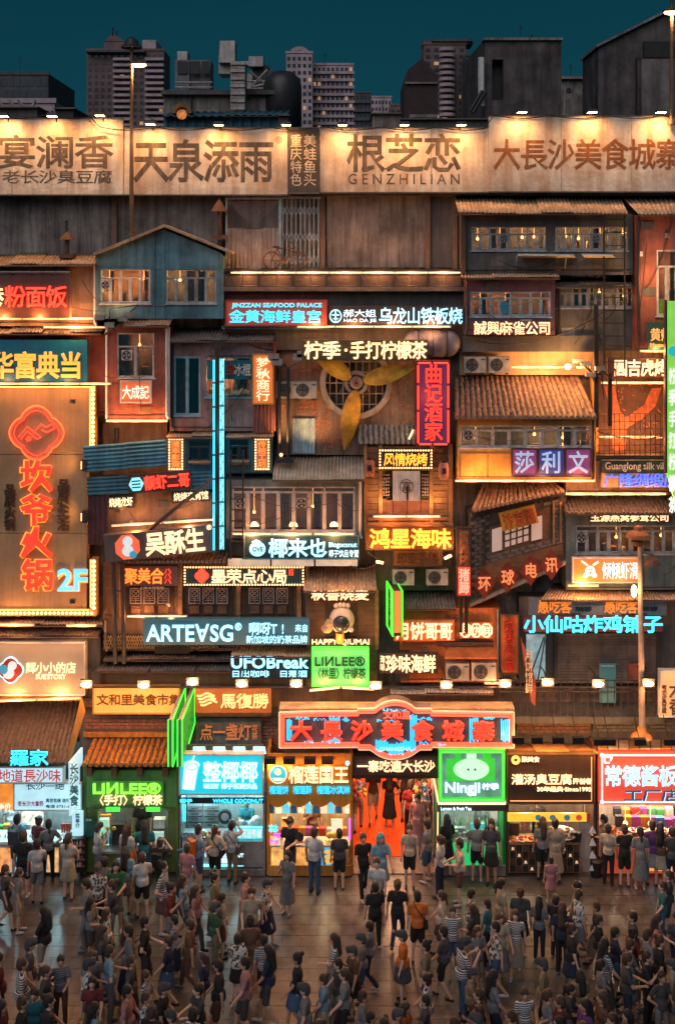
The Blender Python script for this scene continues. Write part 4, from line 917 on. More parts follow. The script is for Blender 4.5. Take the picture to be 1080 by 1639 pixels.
for (ax, ay, k) in ((663,728,1),(444,728,1),(444,540,1),(663,540,1)):
    # corner fillers
    cand = [onrect(*p) for p in pts]; best = sorted(range(n), key=lambda i: (cand[i][0]-ax)**2+(cand[i][1]-ay)**2)[:2]
    if abs(cand[best[0]][0]-cand[best[1]][0]) > .5 and abs(cand[best[0]][1]-cand[best[1]][1]) > .5: m.add([P(*cand[best[0]], -1.4), P(*cand[best[1]], -1.4), P(ax, ay, -1.4)], [(0,1,2)])
m.build('plaster_face', FW, r)
# seams and red brushed writing (one irregular splash of strokes)
PR = mat('salmon brushed paint', (.50,.13,.06), streak=.5, scale=9, var=.4)
def scrawl(name, par, regions, d, m, seed, nst=60):
    q = random.Random(seed); mb = MB()
    for (x0, y0, x1, y1, k) in regions:
        for _ in range(k):
            x, y = q.uniform(x0, x1), q.uniform(y0, y1); ln = q.choice([3,5,8,12]); an = q.choice([0, .1, 1.5, 1.7, .8, 2.3])+q.uniform(-.2, .2); w = q.uniform(.5, 1.3)
            c, s = math.cos(an), math.sin(an); h = ln/2
            mb.add([P(x-c*h-s*w*.3, y-s*h+c*w*.3, d), P(x-s*w, y+c*w, d), P(x+c*h, y+s*h, d), P(x+s*w, y-c*w, d)], [(0,1,2,3)])
    mb.build(name, m, par, kind='stuff')
scrawl('brushed_writing', r, [(468,590,512,600,25),(480,640,510,660,32),(500,655,530,690,34),(512,690,545,722,30),(530,680,548,712,20),(628,610,655,660,30),(640,580,660,600,8),(500,580,512,600,10)], -1.385, PR, 3)
scrawl('paint_spots', r, [(450,560,660,728,80)], -1.386, mat('ochre specks', (.35,.16,.06)), 5)
row(r, '龙凤', 528, 588, 560, 604, -1.6, PR, .02)
MB().ring(cx, cy, 58, 49, -1.25, .2, 40).build('rim', mat('worn concrete rim', (.30,.24,.19), streak=.4), r)
g = MB()
for i in range(-4, 5):
    x = i*10.5; hh = math.sqrt(max(0, 49**2-x*x)); g.tube(P(cx+x, cy-hh, -1.4), P(cx+x, cy+hh, -1.4), .018, 5)
for i in (-2,-1,0,1,2):
    y = i*17; hh = math.sqrt(max(0, 49**2-y*y)); g.tube(P(cx-hh, cy+y, -1.41), P(cx+hh, cy+y, -1.41), .022, 5)
g.build('grille', mat('grille bars', (.25,.2,.16)), r)
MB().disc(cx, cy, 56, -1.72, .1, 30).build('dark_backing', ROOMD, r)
r = T('giant_fan', 'giant ceiling style fan with three long yellow blades', 'fan', P(cx, cy, -1.0)); YB = mat('weathered yellow blade', (.46,.27,.025), streak=.7, scale=3.5, var=.4, dirt=(.14,.07,.03), grain=(2,2,2))
for an, L in ((-15, 96), (100, 108), (218, 92)):
    a = math.radians(an); L = L; n = 10; vs = []
    for i in range(n+1):
        u = i/n; w = 13.5*math.sin(math.pi*min(1, (u*.93+.03))**.75)+.8
        bx, by = cx+(12+u*(L-12))*math.cos(a), cy+(12+u*(L-12))*math.sin(a)
        for s_, dd in ((w, .05), (0, .015), (-w, -.09)): vs.append(P(bx-s_*math.sin(a), by+s_*math.cos(a), -1.0+dd))
    m = MB(); m.add(vs, [(3*i+j, 3*i+j+1, 3*i+j+4, 3*i+j+3) for i in range(n) for j in (0,1)]); o = m.build('blade', YB, r)
    sl = o.modifiers.new('thick', 'SOLIDIFY'); sl.thickness = .03
MB().ring(cx, cy, 19, 14, -1.05, .2, 24).ring(cx, cy, 10, 6, -.92, .3, 20).build('hub_ring', mat('hub metal', (.3,.26,.22), metal=.4), r)
MB().disc(cx, cy, 6, -.86, .3, 16).build('hub', mat('hub red', (.25,.1,.07)), r); MB().disc(cx, cy, 2.4, -.84, .05, 10).build('hub_nut', BLACK, r)
sign('moss green board with big glowing white lemon tea characters over the fan', 483, 544, 684, 577, -.6, .12, paint('moss board', (.055,.05,.02)), txt=[('h','柠季',487,546,545,575,'warm',.05),('h','手打柠檬茶',560,546,683,575,'warm',.05),('l','·',551,558,556,563,'warm',.05)], so=.07)
r = T('corrugated_patch', 'small blue grey corrugated patch on the fan wall', 'panel', P(486, 726, -1.4)); vcorr(r, 468, 669, 504, 725, -1.33, FRB, pitch=.1)
r = T('wall_floodlights', 'pair of grey floodlights on a tall post left of the fan', 'floodlight', P(461, 735, -.7))
for q in ((461, 590, 461, 737, .05), (447, 590, 447, 737, .05)): MB().tube(P(q[0], q[1], -.9), P(q[2], q[3], -.9), q[4], 8).build('post', STEEL, r)
MB().path([P(447,592,-.85), P(455,583,-.8), P(461,590,-.85), P(475,582,-.8)], .025).path([P(440,575,-.8), P(461,590,-.85)], .025).build('arm', STEEL, r)
for x, y in ((438,572),(443,580),(478,572),(484,567)): c = P(x, y, -.7); MB().box(c.x-.15,c.x+.15,c.y-.08,c.y+.12,c.z-.08,c.z+.1).build('housing', GALV, r)
lamp('SPOT', P(452, 712, -.6), 70, (1,.48,.16), r, aim=P(452, 650, -1.4), angle=100, blend=1)
r = T('wall_floodlight', 'small lit floodlight on the tin roof at the foot of the post', 'floodlight', P(455, 735, -.7)); c = P(455,737,-.75); MB().box(c.x-.2,c.x+.25,c.y-.1,c.y+.1,c.z-.05,c.z+.08).build('housing', STEEL, r); MB().ball(P(450,728,-.78), .05, 8, 6).build('lens', N['bulb'], r)
lamp('SPOT', P(500, 722, -.5), 75, (1,.48,.16), r, aim=P(510, 640, -1.4), angle=110, blend=1)
# AC units
def ac_proto():
    r = T('air_conditioner', 'x', 'air conditioner', (0,0,0)); m = MB().box(-.38,.38,-.15,.15,0,.56); m.build('casing', mat('cream casing', (.45,.40,.32), streak=.35, rough=.5), r)
    MB().lathe((-.1,-.165,.28), [(.225,0),(.225,.02)], 20, 'Y').build('fan_recess', BLACK, r)
    g = MB()
    for rr in (.07,.12,.17,.215):
        for i in range(18): a0, a1 = 2*math.pi*i/18, 2*math.pi*(i+1)/18; g.tube((-.1+rr*math.cos(a0),-.185,.28+rr*math.sin(a0)), (-.1+rr*math.cos(a1),-.185,.28+rr*math.sin(a1)), .006, 3)
    for i in range(4): a = math.pi/4+i*math.pi/2; g.tube((-.1,-.185,.28), (-.1+.22*math.cos(a),-.185,.28+.22*math.sin(a)), .007, 3)
    g.build('grille', mat('grille grey', (.25,.24,.22)), r)
    for i in range(4): pass
    MB().lathe((-.1,-.2,.28), [(.05,0),(.05,.02)], 10, 'Y').build('fan_hub', STEEL, r)
    MB().box(.16,.36,-.158,-.15,.05,.5).build('service_cover', mat('cream casing b', (.38,.34,.28), streak=.3), r); MB().box(.22,.34,-.165,-.158,.44,.48).build('badge', STEEL, r)
    MB().box(-.3,-.24,-.17,.17,-.06,0).build('foot', STEEL, r); MB().box(.24,.3,-.17,.17,-.06,0).build('foot', STEEL, r); return r
acp = None
def ac(label, x, yb, d, s=1.):
    global acp
    if acp is None: acp = ac_proto(); o = acp
    else: o = copy_tree(acp)
    o.location = P(x, yb-1, d); o.scale = (s, s, s); o['label'] = label; o['group'] = 'air conditioner units on the facade'
ac('lit cream air conditioner left of the giant fan, half behind a post', 460, 638, -1.15, .85); ac('lit cream air conditioner closest to the giant fan', 489, 638, -1.15, .85)
# neon wine sign
r = sign('vertical purple sign with red outlined neon tavern characters right of the fan', 666, 579, 719, 712, -.35, .3, em('violet board', (.07,.008,.06), .5), fm=paint('dark red frame', (.12,.01,.01)), txt=[('v','曲记酒家',679,583,708,706,'red',.035,'tube')])
for q in (((669,581),(689,581)),((694,581),(717,581)),((717,583),(717,613)),((717,618),(717,652)),((717,657),(717,708)),((669,585),(669,612)),((669,618),(669,655)),((669,660),(669,709)),((671,711),(690,711)),((694,711),(715,711))):
    MB().tube(P(*q[0], -.28), P(*q[1], -.28), .025, 6).build('neon_tube', N['red'], r)
row(r, '曲记酒家', 679, 583, 708, 706, -.33, em('dim red face', (.6,.03,.02), .8), .012, v=True, name='character_face')
lamp('POINT', P(693, 640, .1), 14, (1,.08,.03), r, size=.25)
r = T('tiled_eave', 'dark ribbed tile eave under the fan, left of the red neon sign', 'roof', P(617, 712, -1)); tiles(r, 573, 666, 678, -1.5, 708, -.8, mat('tan ribs', (.30,.25,.2)), pitch=8.5, ends=True)  # ribs share one tan base colour with random grime
lamp('SPOT', P(657, 700, -.2), 26, (1,.55,.22), r, aim=P(640, 650, -1.4), angle=100, blend=1); MB().tube(P(654,703,-.6), P(661,688,-.6), .03, 8).build('spot_lamp', N['stripw'], r)
r = T('tin_canopy', 'bright sloping tin roof below the fan wall', 'roof', P(510, 768, -1)); corr(r, 436, 583, 727, -1.6, 768, -.3, mat('pale tin roof', (.45,.38,.28), metal=.2, rough=.6, streak=.45, dirt=(.2,.1,.05)), pitch=.1, xb0=441)
# big window bay
r = house('window bay with seven tall pale sashes below the bright tin roof', 362, 768, 580, 862, -.85, -2, GREYG, [(372,779,568,852,8,dict(fm=FRW,fan=(0,4),lit=.25,tr=.12,fr=2.2,curt=.3,lampn=2))])
strip('pale tube under the window bay left part', 372, 500, 855, -.5, 2, 'stripw'); strip('pale tube under the window bay right part', 502, 568, 855, -.5, 1, 'stripw')
def ladder(label, x0, x1, y0, y1, d, n, m=STEEL):
    r = T('ladder', label, 'ladder', P((x0+x1)/2, y1, d))
    for x in (x0, x1): MB().tube(P(x,y0,d), P(x,y1,d), .025, 6).build('stile', m, r)
    for i in range(n): y = y0+(y1-y0)*(i+.5)/n; MB().tube(P(x0,y,d), P(x1,y,d), .018, 5).build('rung', m, r)
ladder('dark steel ladder in front of the window bay', 369, 389, 720, 895, -.3, 10, BLACK)
r = sign('dark teal sign with white round badge and coconut drink characters', 392, 858, 573, 894, -.55, .16, paint('deep teal paint', (.02,.06,.065)), fm=TEALW, txt=[('h','椰来也',430,862,523,892,'ice',.05),('l','Biogoconut',526,868,571,878,'ice',.04),('h','椰子饮品专营',526,880,574,892,'white',.03)])
m = MB().disc(412, 879, 13, -.50, .04, 20, .9); m.build('badge', N['ice'], r); line(r, 'OVE', 404, 875, 421, 883, -.44, paint('teal ink', (.0,.12,.15)), .03); MB().path([P(404,868,-.48), P(410,865,-.48), P(417,868,-.48)], .025).build('badge_leaf', N['ice'], r)
r = T('lightbox', 'row of pale lightbox panels under the coconut drink sign', 'lightbox', P(475, 905, -.6))
for i in range(3): pb(365+i*70, 895, 432+i*70, 906, -.6, .1).build('panel', em('pale panel', (.8,.6,.42), .55, .3, 4), r)
# timber izakaya
r = T('timber_house', 'honey timber house front with lanterns and a white door curtain', 'house', P(653, 860, -.9))
wall_holes(MB(), 582, 714, 725, 860, -1.0, .1, [(618,752,690,828)]).build('front_wall', WOOD, r)
A, B = P(582,714,-1), P(725,860,-1); MB().box(A.x,A.x+.08,1.1,2,B.z,A.z).box(B.x-.08,B.x,1.1,2,B.z,A.z).box(A.x,B.x,1.1,2,B.z-.06,B.z).box(A.x,B.x,1.1,2,A.z,A.z+.06).build('side_wall', WOOD, r)
for (xa, xb) in ((586,606),(692,716)):
    for i in range(11):
        y = 716+i*10; pb(xa-(2 if xa < 600 else 0), y, xb, y+9, -.97, .03).build('plank', WOODL if i > 3 else WOOD, r)
for x, w in ((582,5),(606,6),(687,6),(717,7)): pb(x, 712, x+w, 860, -.90, .1).build('post', WOODL, r)
for y in (748, 828, 836): pb(588, y, 717, y+5, -.88, .12).build('beam', WOODL, r)
for (xa, xb) in ((613,629),(629,651),(651,673),(673,687)): pb(xa+.5, 800, xb-.5, 828, -1.05, .05).build('door_panel', mat('rosy timber', (.24,.11,.07), grain=(1,1,14)), r)
pb(612, 750, 690, 830, -1.5, .1).build('room_back', WOODD, r)
for xa in (608, 674):
    q = pb(xa, 757, xa+16, 798, -1.0, .03).build('screen', BLACK, r); m = MB()
    for i in range(4):
        for j in range(7): m.pb(xa+1+i*3.8, 759+j*5.4, xa+3.4+i*3.8, 761.5+j*5.4+(i*j % 3), -.975, .02)
    m.build('lattice', CARV, q)
m = MB(); c0, c1 = P(628,754,-.75), P(672,801,-.75); vs = []; nn = 14
for i in range(nn+1):
    x = c0.x+(c1.x-c0.x)*i/nn
    for j in range(5): vs.append((x, .75+.02*math.sin(i*1.3)*(j/4)-.02*j, c0.z+(c1.z-c0.z)*j/4))
m.add(vs, [(5*i+j, 5*i+j+1, 5*i+j+6, 5*i+j+5) for i in range(nn) if i != 7 or True for j in range(4) if not (i == 7 and j > 1)]); m.sm = True
q = m.build('door_curtain', mat('white linen', (.58,.52,.46), streak=.3, rough=.95), r); MB().ring(650, 778, 11, 10, -.66, .01, 24).build('emblem_ring', STEEL, q); row(q, '富', 642, 770, 658, 786, -.66, STEEL, .0, th=.1)
strip('warm tube pair on the beam below the white door curtain', 597, 705, 827, -.7, 2, 'stripw')
lamp('SPOT', P(611, 822, -.6), 20, (1,.5,.16), r, aim=P(611, 770, -1), angle=90); lamp('SPOT', P(692, 822, -.6), 20, (1,.5,.16), r, aim=P(692, 770, -1), angle=90)
sign('bulb edged sign with yellow barbecue characters over the white door curtain', 608, 721, 690, 749, -.7, .1, paint('black board', (.02,.016,.015)), bulbs=4.4, txt=[('h','风情烧烤',614,725,684,746,'yellow',.03)])
for x, y0, y1, lb in ((591,736,762,'left'),(710,740,768,'right')):
    q = T('paper_lantern', f'{lb} dusty pink paper lantern of the timber house', 'lantern', P(x, y0, -.6), 'pink paper lanterns'); c = P(x, (y0+y1)/2, -.6); h = (y1-y0)*px(-.6)/2; m = MB(); prof = []
    for i in range(17): t = i/16; prof.append((.15*math.sin(math.pi*(.12+.76*t))**.35+(.006 if i % 2 else 0), -h+2*h*t))
    m.lathe(c, prof, 16); m.build('shade', mat('dusty pink paper', (.42,.17,.12), streak=.3), q); MB().tube(c+Vector((0,0,h)), c+Vector((0,0,h+.15)), .01, 4).build('hook', BLACK, q); MB().tube(c-Vector((0,0,h)), c-Vector((0,0,h+.03)), .07, 10).tube(c+Vector((0,0,h)), c+Vector((0,0,h+.03)), .07, 10).build('cap_ring', BLACK, q)
    row(q, '酒', x-4, (y0+y1)/2-5, x+4, (y0+y1)/2+5, -.43, BLACK, .03)
sign('brown board with four glowing yellow seafood characters', 586, 844, 724, 879, -.6, .14, paint('brown amber board', (.25,.09,.02)), fm=WOOD, txt=[('h','鸿星海味',592,846,722,878,'yellow',.055)], so=.07)
r = sign('old brass plaque with faded tea house characters below the yellow seafood sign', 629, 881, 708, 906, -.85, .1, paint('brass plaque', (.30,.13,.03)), fm=WOODD, txt=[('h','印章茶楼',634,884,703,904,paint('old ink', (.12,.045,.015)),.04)])
for x, y, lb, aim in ((608,898,'left',(640,870)),(717,893,'right',(690,870))):
    q = T('arm_lamp', f'{lb} orange spotlight on a thin arm beside the tea house plaque', 'lamp', P(x, y, -.2)); MB().tube(P(x-6,y+1,-.15), P(x+5,y+(3 if lb=='left' else -4),-.15), .035, 8).build('lens', em('orange spot lens', (1,.45,.14), 9), q)
    MB().path([P(x,y,-.15), P(x-20 if lb == 'left' else x+10, y-14 if lb == 'left' else y+16, -.5), P(x-22 if lb == 'left' else x+12, y+14, -1)], .015).build('arm', BLACK, q); lamp('POINT', P(x, y-4, -.05), 16, (1,.42,.12), q, size=.06)
r = T('wall_recess', 'dark recess wall behind the two air conditioners', 'wall', P(665, 940, -1.5)); pb(600, 880, 730, 945, -1.45, .3).build('wall_face', mat('green stained wall', (.09,.08,.05)), r)
ac('grey green air conditioner left of the pair under the brass plaque', 645, 936, -1.0, .8); ac('grey green air conditioner right of the pair under the brass plaque', 699, 936, -1.0, .8)
# shaomai column
r = T('stall_tower', 'brown timber stall tower holding the round mascot statue', 'house', P(548, 1040, -.8)); pb(491, 944, 604, 1100, -1.0, .8).build('front_wall', WOOD, r); pb(600, 944, 606, 1040, -.97, .2).build('corner_post', WOODL, r)
corr(r, 485, 603, 905, -1.7, 946, -.35, TIN, pitch=.1, xb0=487, xb1=600); pb(520, 966, 572, 1023, -.97, .02).build('dark_opening', WOODD, r)
sign('white glowing shaomai characters under the tin roof of the stall tower', 497, 945, 590, 959, -.75, .05, WOODD, txt=[('h','秋香烧麦',498,944,590,961,'warm',.05)])
sign('glowing cream latin lettering under the round statue', 497, 1022, 592, 1035, -.7, .05, WOODD, txt=[('l','HAPPY QIUMAI',499,1023,591,1033,'warm',.035)])
q = T('round_statue', 'round white dumpling shaped figure leaning out of the stall tower', 'statue', P(546, 1018, -.5)); wp = paint('cream statue paint', (.62,.50,.40), streak=.2)
m = MB(); m.ball(P(547, 992, -.6), .36, 18, 12, (.98,.7,1.05)); m.sm = True; m.build('body', wp, q)
m = MB(); [m.ball(P(538+i*6.2, 968-abs(i-1.5)*-1.2, -.55), .075, 8, 6) for i in range(4)]; m.sm = True; m.build('topknot', wp, q)
m = MB(); m.ball(P(546, 998, -.42), .24, 14, 10, (1,.62,1)); m.sm = True; m.build('face_opening', mat('dark visor', (.03,.035,.045), rough=.2), q)
m = MB(); m.ball(P(523, 1006, -.5), .16, 12, 8, (1,.8,.8)).ball(P(525,999,-.5), .11, 10, 8).ball(P(525,994,-.5), .06, 8, 6); m.sm = True; m.build('dumpling', mat('dumpling tan', (.5,.32,.18)), q)
MB().tube(P(544,1012,-.5), P(544,1028,-.55), .12, 10).build('pedestal', OCHW, q); m = MB(); m.ball(P(562,1008,-.45), .07, 8, 6); m.build('hand', wp, q)
lamp('POINT', P(540, 1030, -.1), 16, (1,.5,.2), q, size=.1); lamp('POINT', P(548, 955, .0), 12, (1,.5,.2), q, size=.1)
sign('bright green lightbox with dark lemon tea lettering below the statue', 500, 1041, 589, 1098, -.4, .25, em('bright green lightbox', (.10,.62,.12), .95, .12), fm=em('green rim', (.03,.8,.05), 1.3), txt=[('l','LIИLEE®',504,1051,584,1066,paint('dark green ink', (.0,.05,.01)),.03),('h','〈林里〉柠檬茶',502,1069,585,1087,paint('dark green ink', (.0,.05,.01)),.02)], so=.03)
strip('tilted bright tube under the green lightbox, left piece', 495, 545, 1106, -.2, 1, 'stripw', 1101); strip('tilted bright tube under the green lightbox, right piece', 547, 598, 1101, -.2, 1, 'stripw', 1104)
# green blade sign near the centre
def blade(label, x, yt, yb, d0, d1, w, gm, txt=None, side=1, lean=0, core=STEEL, ends=None):
    """panel sign standing out from the wall from depth d0 (wall) to d1 (street end)"""
    r = T('blade_sign', label, 'sign', P(x, (yt+yb)/2, d0)); a = P(x, yt, d1); b = P(x, yb, d1); y0, y1 = -d1, -d0
    MB().box(a.x-w/2, a.x+w/2, y0, y1, b.z, a.z).build('body', core, r)
    for s in (-1, 1):
        xx = a.x+s*(w/2+.012); MB().box(xx-.008, xx+.008, y0+.04, y1-.04, b.z+.05, a.z-.05).build('face', gm[0], r)
        for (p, q) in (((y0,b.z),(y1,b.z)),((y1,b.z),(y1,a.z)),((y1,a.z),(y0,a.z)),((y0,a.z),(y0,b.z))): MB().tube((xx,p[0],p[1]), (xx,q[0],q[1]), .022, 6).build('edge_tube', gm[1], r)
        if txt:
            n = len(txt); me = None
            for i, ch in enumerate(txt):
                g = glyph(ch, .02, 'fill'); o = bpy.data.objects.new('character', g[0]); COL.objects.link(o); o.parent = r
                sz = min(abs(y1-y0)*.75, (a.z-b.z)*.9/n); zc = a.z-(a.z-b.z)*(.06+.88*(i+.5)/n)
                o.rotation_euler = (0, 0, math.pi/2*s); o.scale = (sz, .3, sz)
                yc = (y0+y1)/2; o.location = Vector((xx+s*.01, yc-s*sz*.5, zc-.38*sz))-r.location
                if g[0].materials[0] is None: g[0].materials[0] = gm[2]
                o.material_slots[0].link = 'OBJECT'; o.material_slots[0].material = gm[2]
    if ends: MB().box(a.x-w/2+.03, a.x+w/2-.03, y0-.02, y0, b.z+.1, a.z).build('street_end', ends, r)
    if lean: r.rotation_euler = (0, 0, lean)
    return r
GE = em('lime light face', (.10,.75,.06), 1.0, .2); GT = em('lime edge tube', (.05,1,.03), 2.2)
blade('green edged double blade sign jutting out above the moon cake sign', 629, 946, 1018, -1.2, -.2, .24, (GE, GT, paint('dark green ink', (.0,.05,.01))), '林里柠檬', core=WOODD, ends=em('amber end strip', (1,.3,.05), .7), lean=.12)
# orange mooncake house
ORW = mat('orange painted wall', (.52,.14,.035), streak=.3, scale=1.5)
r = house('orange painted house with the moon cake neon and two air conditioners', 640, 973, 800, 1092, -1.0, -2, ORW); corr(r, 642, 730, 938, -1.9, 974, -.7, DTIN); 
for q in ((700,1028,790,1034),(640,1043,655,1090)): pb(*q, -.85, .15).build('ledge', WOODD, r)
r = sign('orange board with glowing cream moon cake brother characters', 630, 992, 727, 1026, -.8, .08, ORW, txt=[('h','月饼哥哥',634,996,724,1024,'warm',.045)], so=.07)
r = sign('linked glowing octagon neon badge with three small characters', 735, 996, 788, 1022, -.85, .05, ORW, txt=[('h','月饼鲜',737,1001,786,1018,'warm',.03)])
for k in range(3): outline(r, [(745+k*16.5+9.5*math.cos(math.pi/4*(i+.5)), 1009+11*math.sin(math.pi/4*(i+.5))) for i in range(8)], -.79, .022, N['warm'])
sign('dark tilted seafood sign with white characters beside the green lightbox', 606, 1046, 701, 1078, -.65, .14, SIGNBK, txt=[('v','海味',608,1049,616,1074,'warm',.03),('h','珍味海鲜',617,1048,697,1077,'warm',.045)])
r = T('awning', 'small canopy over the pair of fan units on the orange house', 'awning', P(748, 1045, -.9)); MB().add([P(718,1030,-1), P(788,1030,-1), P(795,1052,-.5), P(711,1052,-.5), P(718,1034,-1), P(788,1034,-1), P(795,1055,-.5), P(711,1055,-.5)], [(0,1,2,3),(4,7,6,5),(3,2,6,7),(0,3,7,4),(1,5,6,2)]).build('canopy', ORW, r)
ac('tan air conditioner with blanked fan at left under the orange canopy', 731, 1088, -.75, .86); ac('big round fan air conditioner at right under the orange canopy', 773, 1088, -.75, .9)
r = T('awning', 'short corrugated awning right of the green lightbox', 'awning', P(707, 1112, -1)); corr(r, 625, 790, 1092, -1.3, 1110, -.7, GALV, pitch=.09)
strip('short warm tube at the right under the fan units', 775, 800, 1094, -.6, 1, 'stripw')
sign('narrow orange vertical sign with red stacked characters', 801, 984, 829, 1078, -.9, .1, ORW, fm=WOODD, txt=[('v','文和里日养公寓',806,988,824,1074,paint('red enamel',(.5,.03,.02)),.06)])
r = sign('tall vertical roast sign, its lower two characters glowing red', 732, 846, 753, 954, -.3, .12, mat('worn brown board', (.20,.10,.06), streak=.5), fm=WOODD, txt=[('v','富源烤',735,850,750,905,paint('carved brown', (.33,.12,.06)),.03)])
pb(733, 908, 752, 953, -.26, .02).build('lit_panel', em('red lit panel', (1,.035,.008), 1.1), r); row(r, '猪蹄', 734, 910, 751, 951, -.22, em('pale red letters', (1,.3,.2), 1.6), .03, v=True)
for x in (737, 746): MB().tube(P(x,955,-.35), P(x,1012,-.35), .05, 6).build('post', BLACK, r)

# ================================================================ RIGHT column
r = house('dark upper house with two long blue window bands under the rust tin roof', 738, 342, 1012, 440, -1.0, -2, CONC2, [(754,363,873,401,8,dict(fan=(3,),lit=.35,tr=.3,lampn=4)),(888,363,1004,401,8,dict(fan=(4,),lit=.3,tr=.3,lampn=4))])
corr(r, 733, 1004, 312, -1.9, 341, -.5, TIN, xb0=726, xb1=990, pitch=.11, sheet=.8); pb(738, 342, 745, 440, -.85, .15).build('corner_post', WOODD, r)
r = T('awning_flap', 'propped up thin awning flaps under the upper right windows', 'awning', P(900, 412, -.6))
for (x0, x1) in ((828,918),(930,980)): MB().add([P(x0,406,-.3), P(x1,407,-.3), P(x1+4,411,-1), P(x0+6,411,-1), P(x0,408,-.3), P(x1,409,-.3), P(x1+4,413,-1), P(x0+6,413,-1)], [(0,1,2,3),(4,7,6,5),(0,4,5,1)]).build('flap', WHITE, r)
for x in (824, 903): MB().tube(P(x,432,-1), P(x+3,409,-.4), .015, 5).build('strut', FRB, r)
r = T('side_roof', 'rust tin roof wing over the red corner wall at the right edge', 'roof', P(1050, 343, -.5)); corr(r, 1022, 1110, 312, -1.9, 343, -.3, TIN, xb0=992, xb1=1110, pitch=.11)
r = house('red corner house with a bright tall window at the right edge', 1018, 344, 1110, 562, -.7, -2, REDW, [(1050,400,1100,506,3,dict(fm=FRW,lit=1,tr=.25,fr=2.5))]); lamp('POINT', P(1046, 455, .0), 34, (1,.5,.2), r, size=.1); lamp('POINT', P(1060, 420, .0), 16, (1,.5,.2), r, size=.1)
sign('small dark green sign with pale gold characters over latin words at right edge', 1036, 516, 1096, 559, -.4, .12, paint('deep green board', (.02,.07,.06)), txt=[('h','黄师傅',1040,525,1090,546,em('gold letters',(1,.4,.12),1),.03),('l','Master Huang',1040,549,1090,557,em('gold letters',(1,.4,.12),1),.02)])
strip('thin warm tube under the dark green corner sign', 1024, 1072, 562, -.5, 1, 'strip')
r = house('plum painted bay with blue windows over the glowing white company name', 743, 446, 888, 536, -.8, -2, PURW, [(752,467,881,507,8,dict(lit=.4,tr=.25,lampn=3))]); corr(r, 740, 895, 434, -1.5, 444, -.5, TIN, pitch=.09)
MB().poly([(800,483),(812,483),(813,502),(808,502),(801,497)], -.77, .01).build('blue_cloth', paint('blue cloth', (.0,.2,.35)), r)
sign('row of glowing warm white company characters on the plum bay', 757, 514, 882, 535, -.78, .03, PURW, txt=[('h','誠興麻雀公司',758,514,881,536,'warm',.045)], so=.06)
r = house('dim grey bay with a long blue window band behind the ladder', 890, 452, 1016, 562, -1.2, -2, CONC2, [(892,459,1012,493,10,dict(lit=.2,tr=.3,lampn=3,fan=(5,)))]); corr(r, 884, 1020, 447, -1.7, 458, -.9, DTIN, pitch=.09)
ladder('long black ladder across the two right window bands', 966, 999, 341, 590, -.6, 12, BLACK)
MB().path([P(745,512,-.75), P(745,560,-.8)], .02)
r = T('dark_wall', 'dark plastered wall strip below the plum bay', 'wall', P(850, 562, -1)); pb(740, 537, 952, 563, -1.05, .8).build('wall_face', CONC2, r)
r = T('wall_recess', 'tan lit wall behind the two rooftop air conditioners', 'wall', P(850, 596, -1.5)); pb(735, 563, 955, 600, -1.6, .3).build('wall_face', PLAS, r)
ac('air conditioner on the tiled roof, left of the two under the plum bay', 759, 597, -1.25, .82); ac('air conditioner on the tiled roof, right of the two under the plum bay', 798, 597, -1.25, .82)
lamp('SPOT', P(600, 700, .3), 60, (1,.45,.15), fw_, aim=P(570, 620, -1.4), angle=70, blend=1)
strip('warm tube row above the big brown tiled roof', 818, 945, 588, -1.2, 3, 'strip')
q = T('floodlight', 'dazzling orange floodlight above the right end of the big tiled roof', 'floodlight', P(909, 588, -.6)); MB().ball(P(908,587,-.6), .08, 10, 8).build('lens', em('dazzling orange lens', (1,.55,.2), 30), q); c = P(914,585,-.55); MB().box(c.x-.02,c.x+.14,c.y,c.y+.15,c.z-.08,c.z+.08).path([c+Vector((.1,.1,0)), P(940,585,-.7), P(950,610,-.7)], .02).build('housing', STEEL, q)
lamp('POINT', P(908, 585, -.35), 90, (1,.45,.14), q, size=.05)
for i, (x, y) in enumerate(((925,578),(937,583),(960,590),(945,600))): 
    q2 = MB(); c = P(x, y, -.5); q2.box(c.x-.15,c.x+.12,c.y-.08,c.y+.08,c.z-.05,c.z+.07).build('spare_housing', GALV, q)
r = T('big_tiled_roof', 'big brown tiled roof of ribs above the ochre window house', 'roof', P(840, 668, -.6)); tiles(r, 727, 955, 595, -2.0, 668, -.2, TILEB, xb0=726, xb1=922, pitch=9, step=.19)
r = house('ochre house with a long window band and three square neon characters', 732, 670, 953, 770, -.55, -2, OCHW, [(736,681,945,717,8,dict(fm=FRW,lit=.5,tr=.22,fan=(0,),fr=1.8,lampn=3))])
for x in (737, 782, 833): pb(x, 726, x+(42 if x < 830 else 0.5), 764, -.51, .03).build('wall_panel', OCHW, r)
for i, (ch, x) in enumerate((('莎',819.5),('利',862.5),('文',905.5))): sign(f'square violet neon sign with one cyan outlined character, {NTH[i]} of the three', x, 719, x+39, 761, -.35, .08, em(f'violet square {"b" if i == 1 else "a"}', (.03,.03,.25) if i == 1 else (.25,.03,.16), .55), fm=WOODD, txt=[('h',ch,x+4,722,x+35,758,'ice',.03,'tube'),('h',ch,x+4,722,x+35,758,em('pale violet face', (.35,.45,.65), .8),.02)])
strip('row of pale tubes along the foot of the ochre house', 728, 952, 770, -.35, 4, 'stripw')
lamp('POINT', P(775, 758, -.1), 12, (1,.48,.13), r, size=.1)
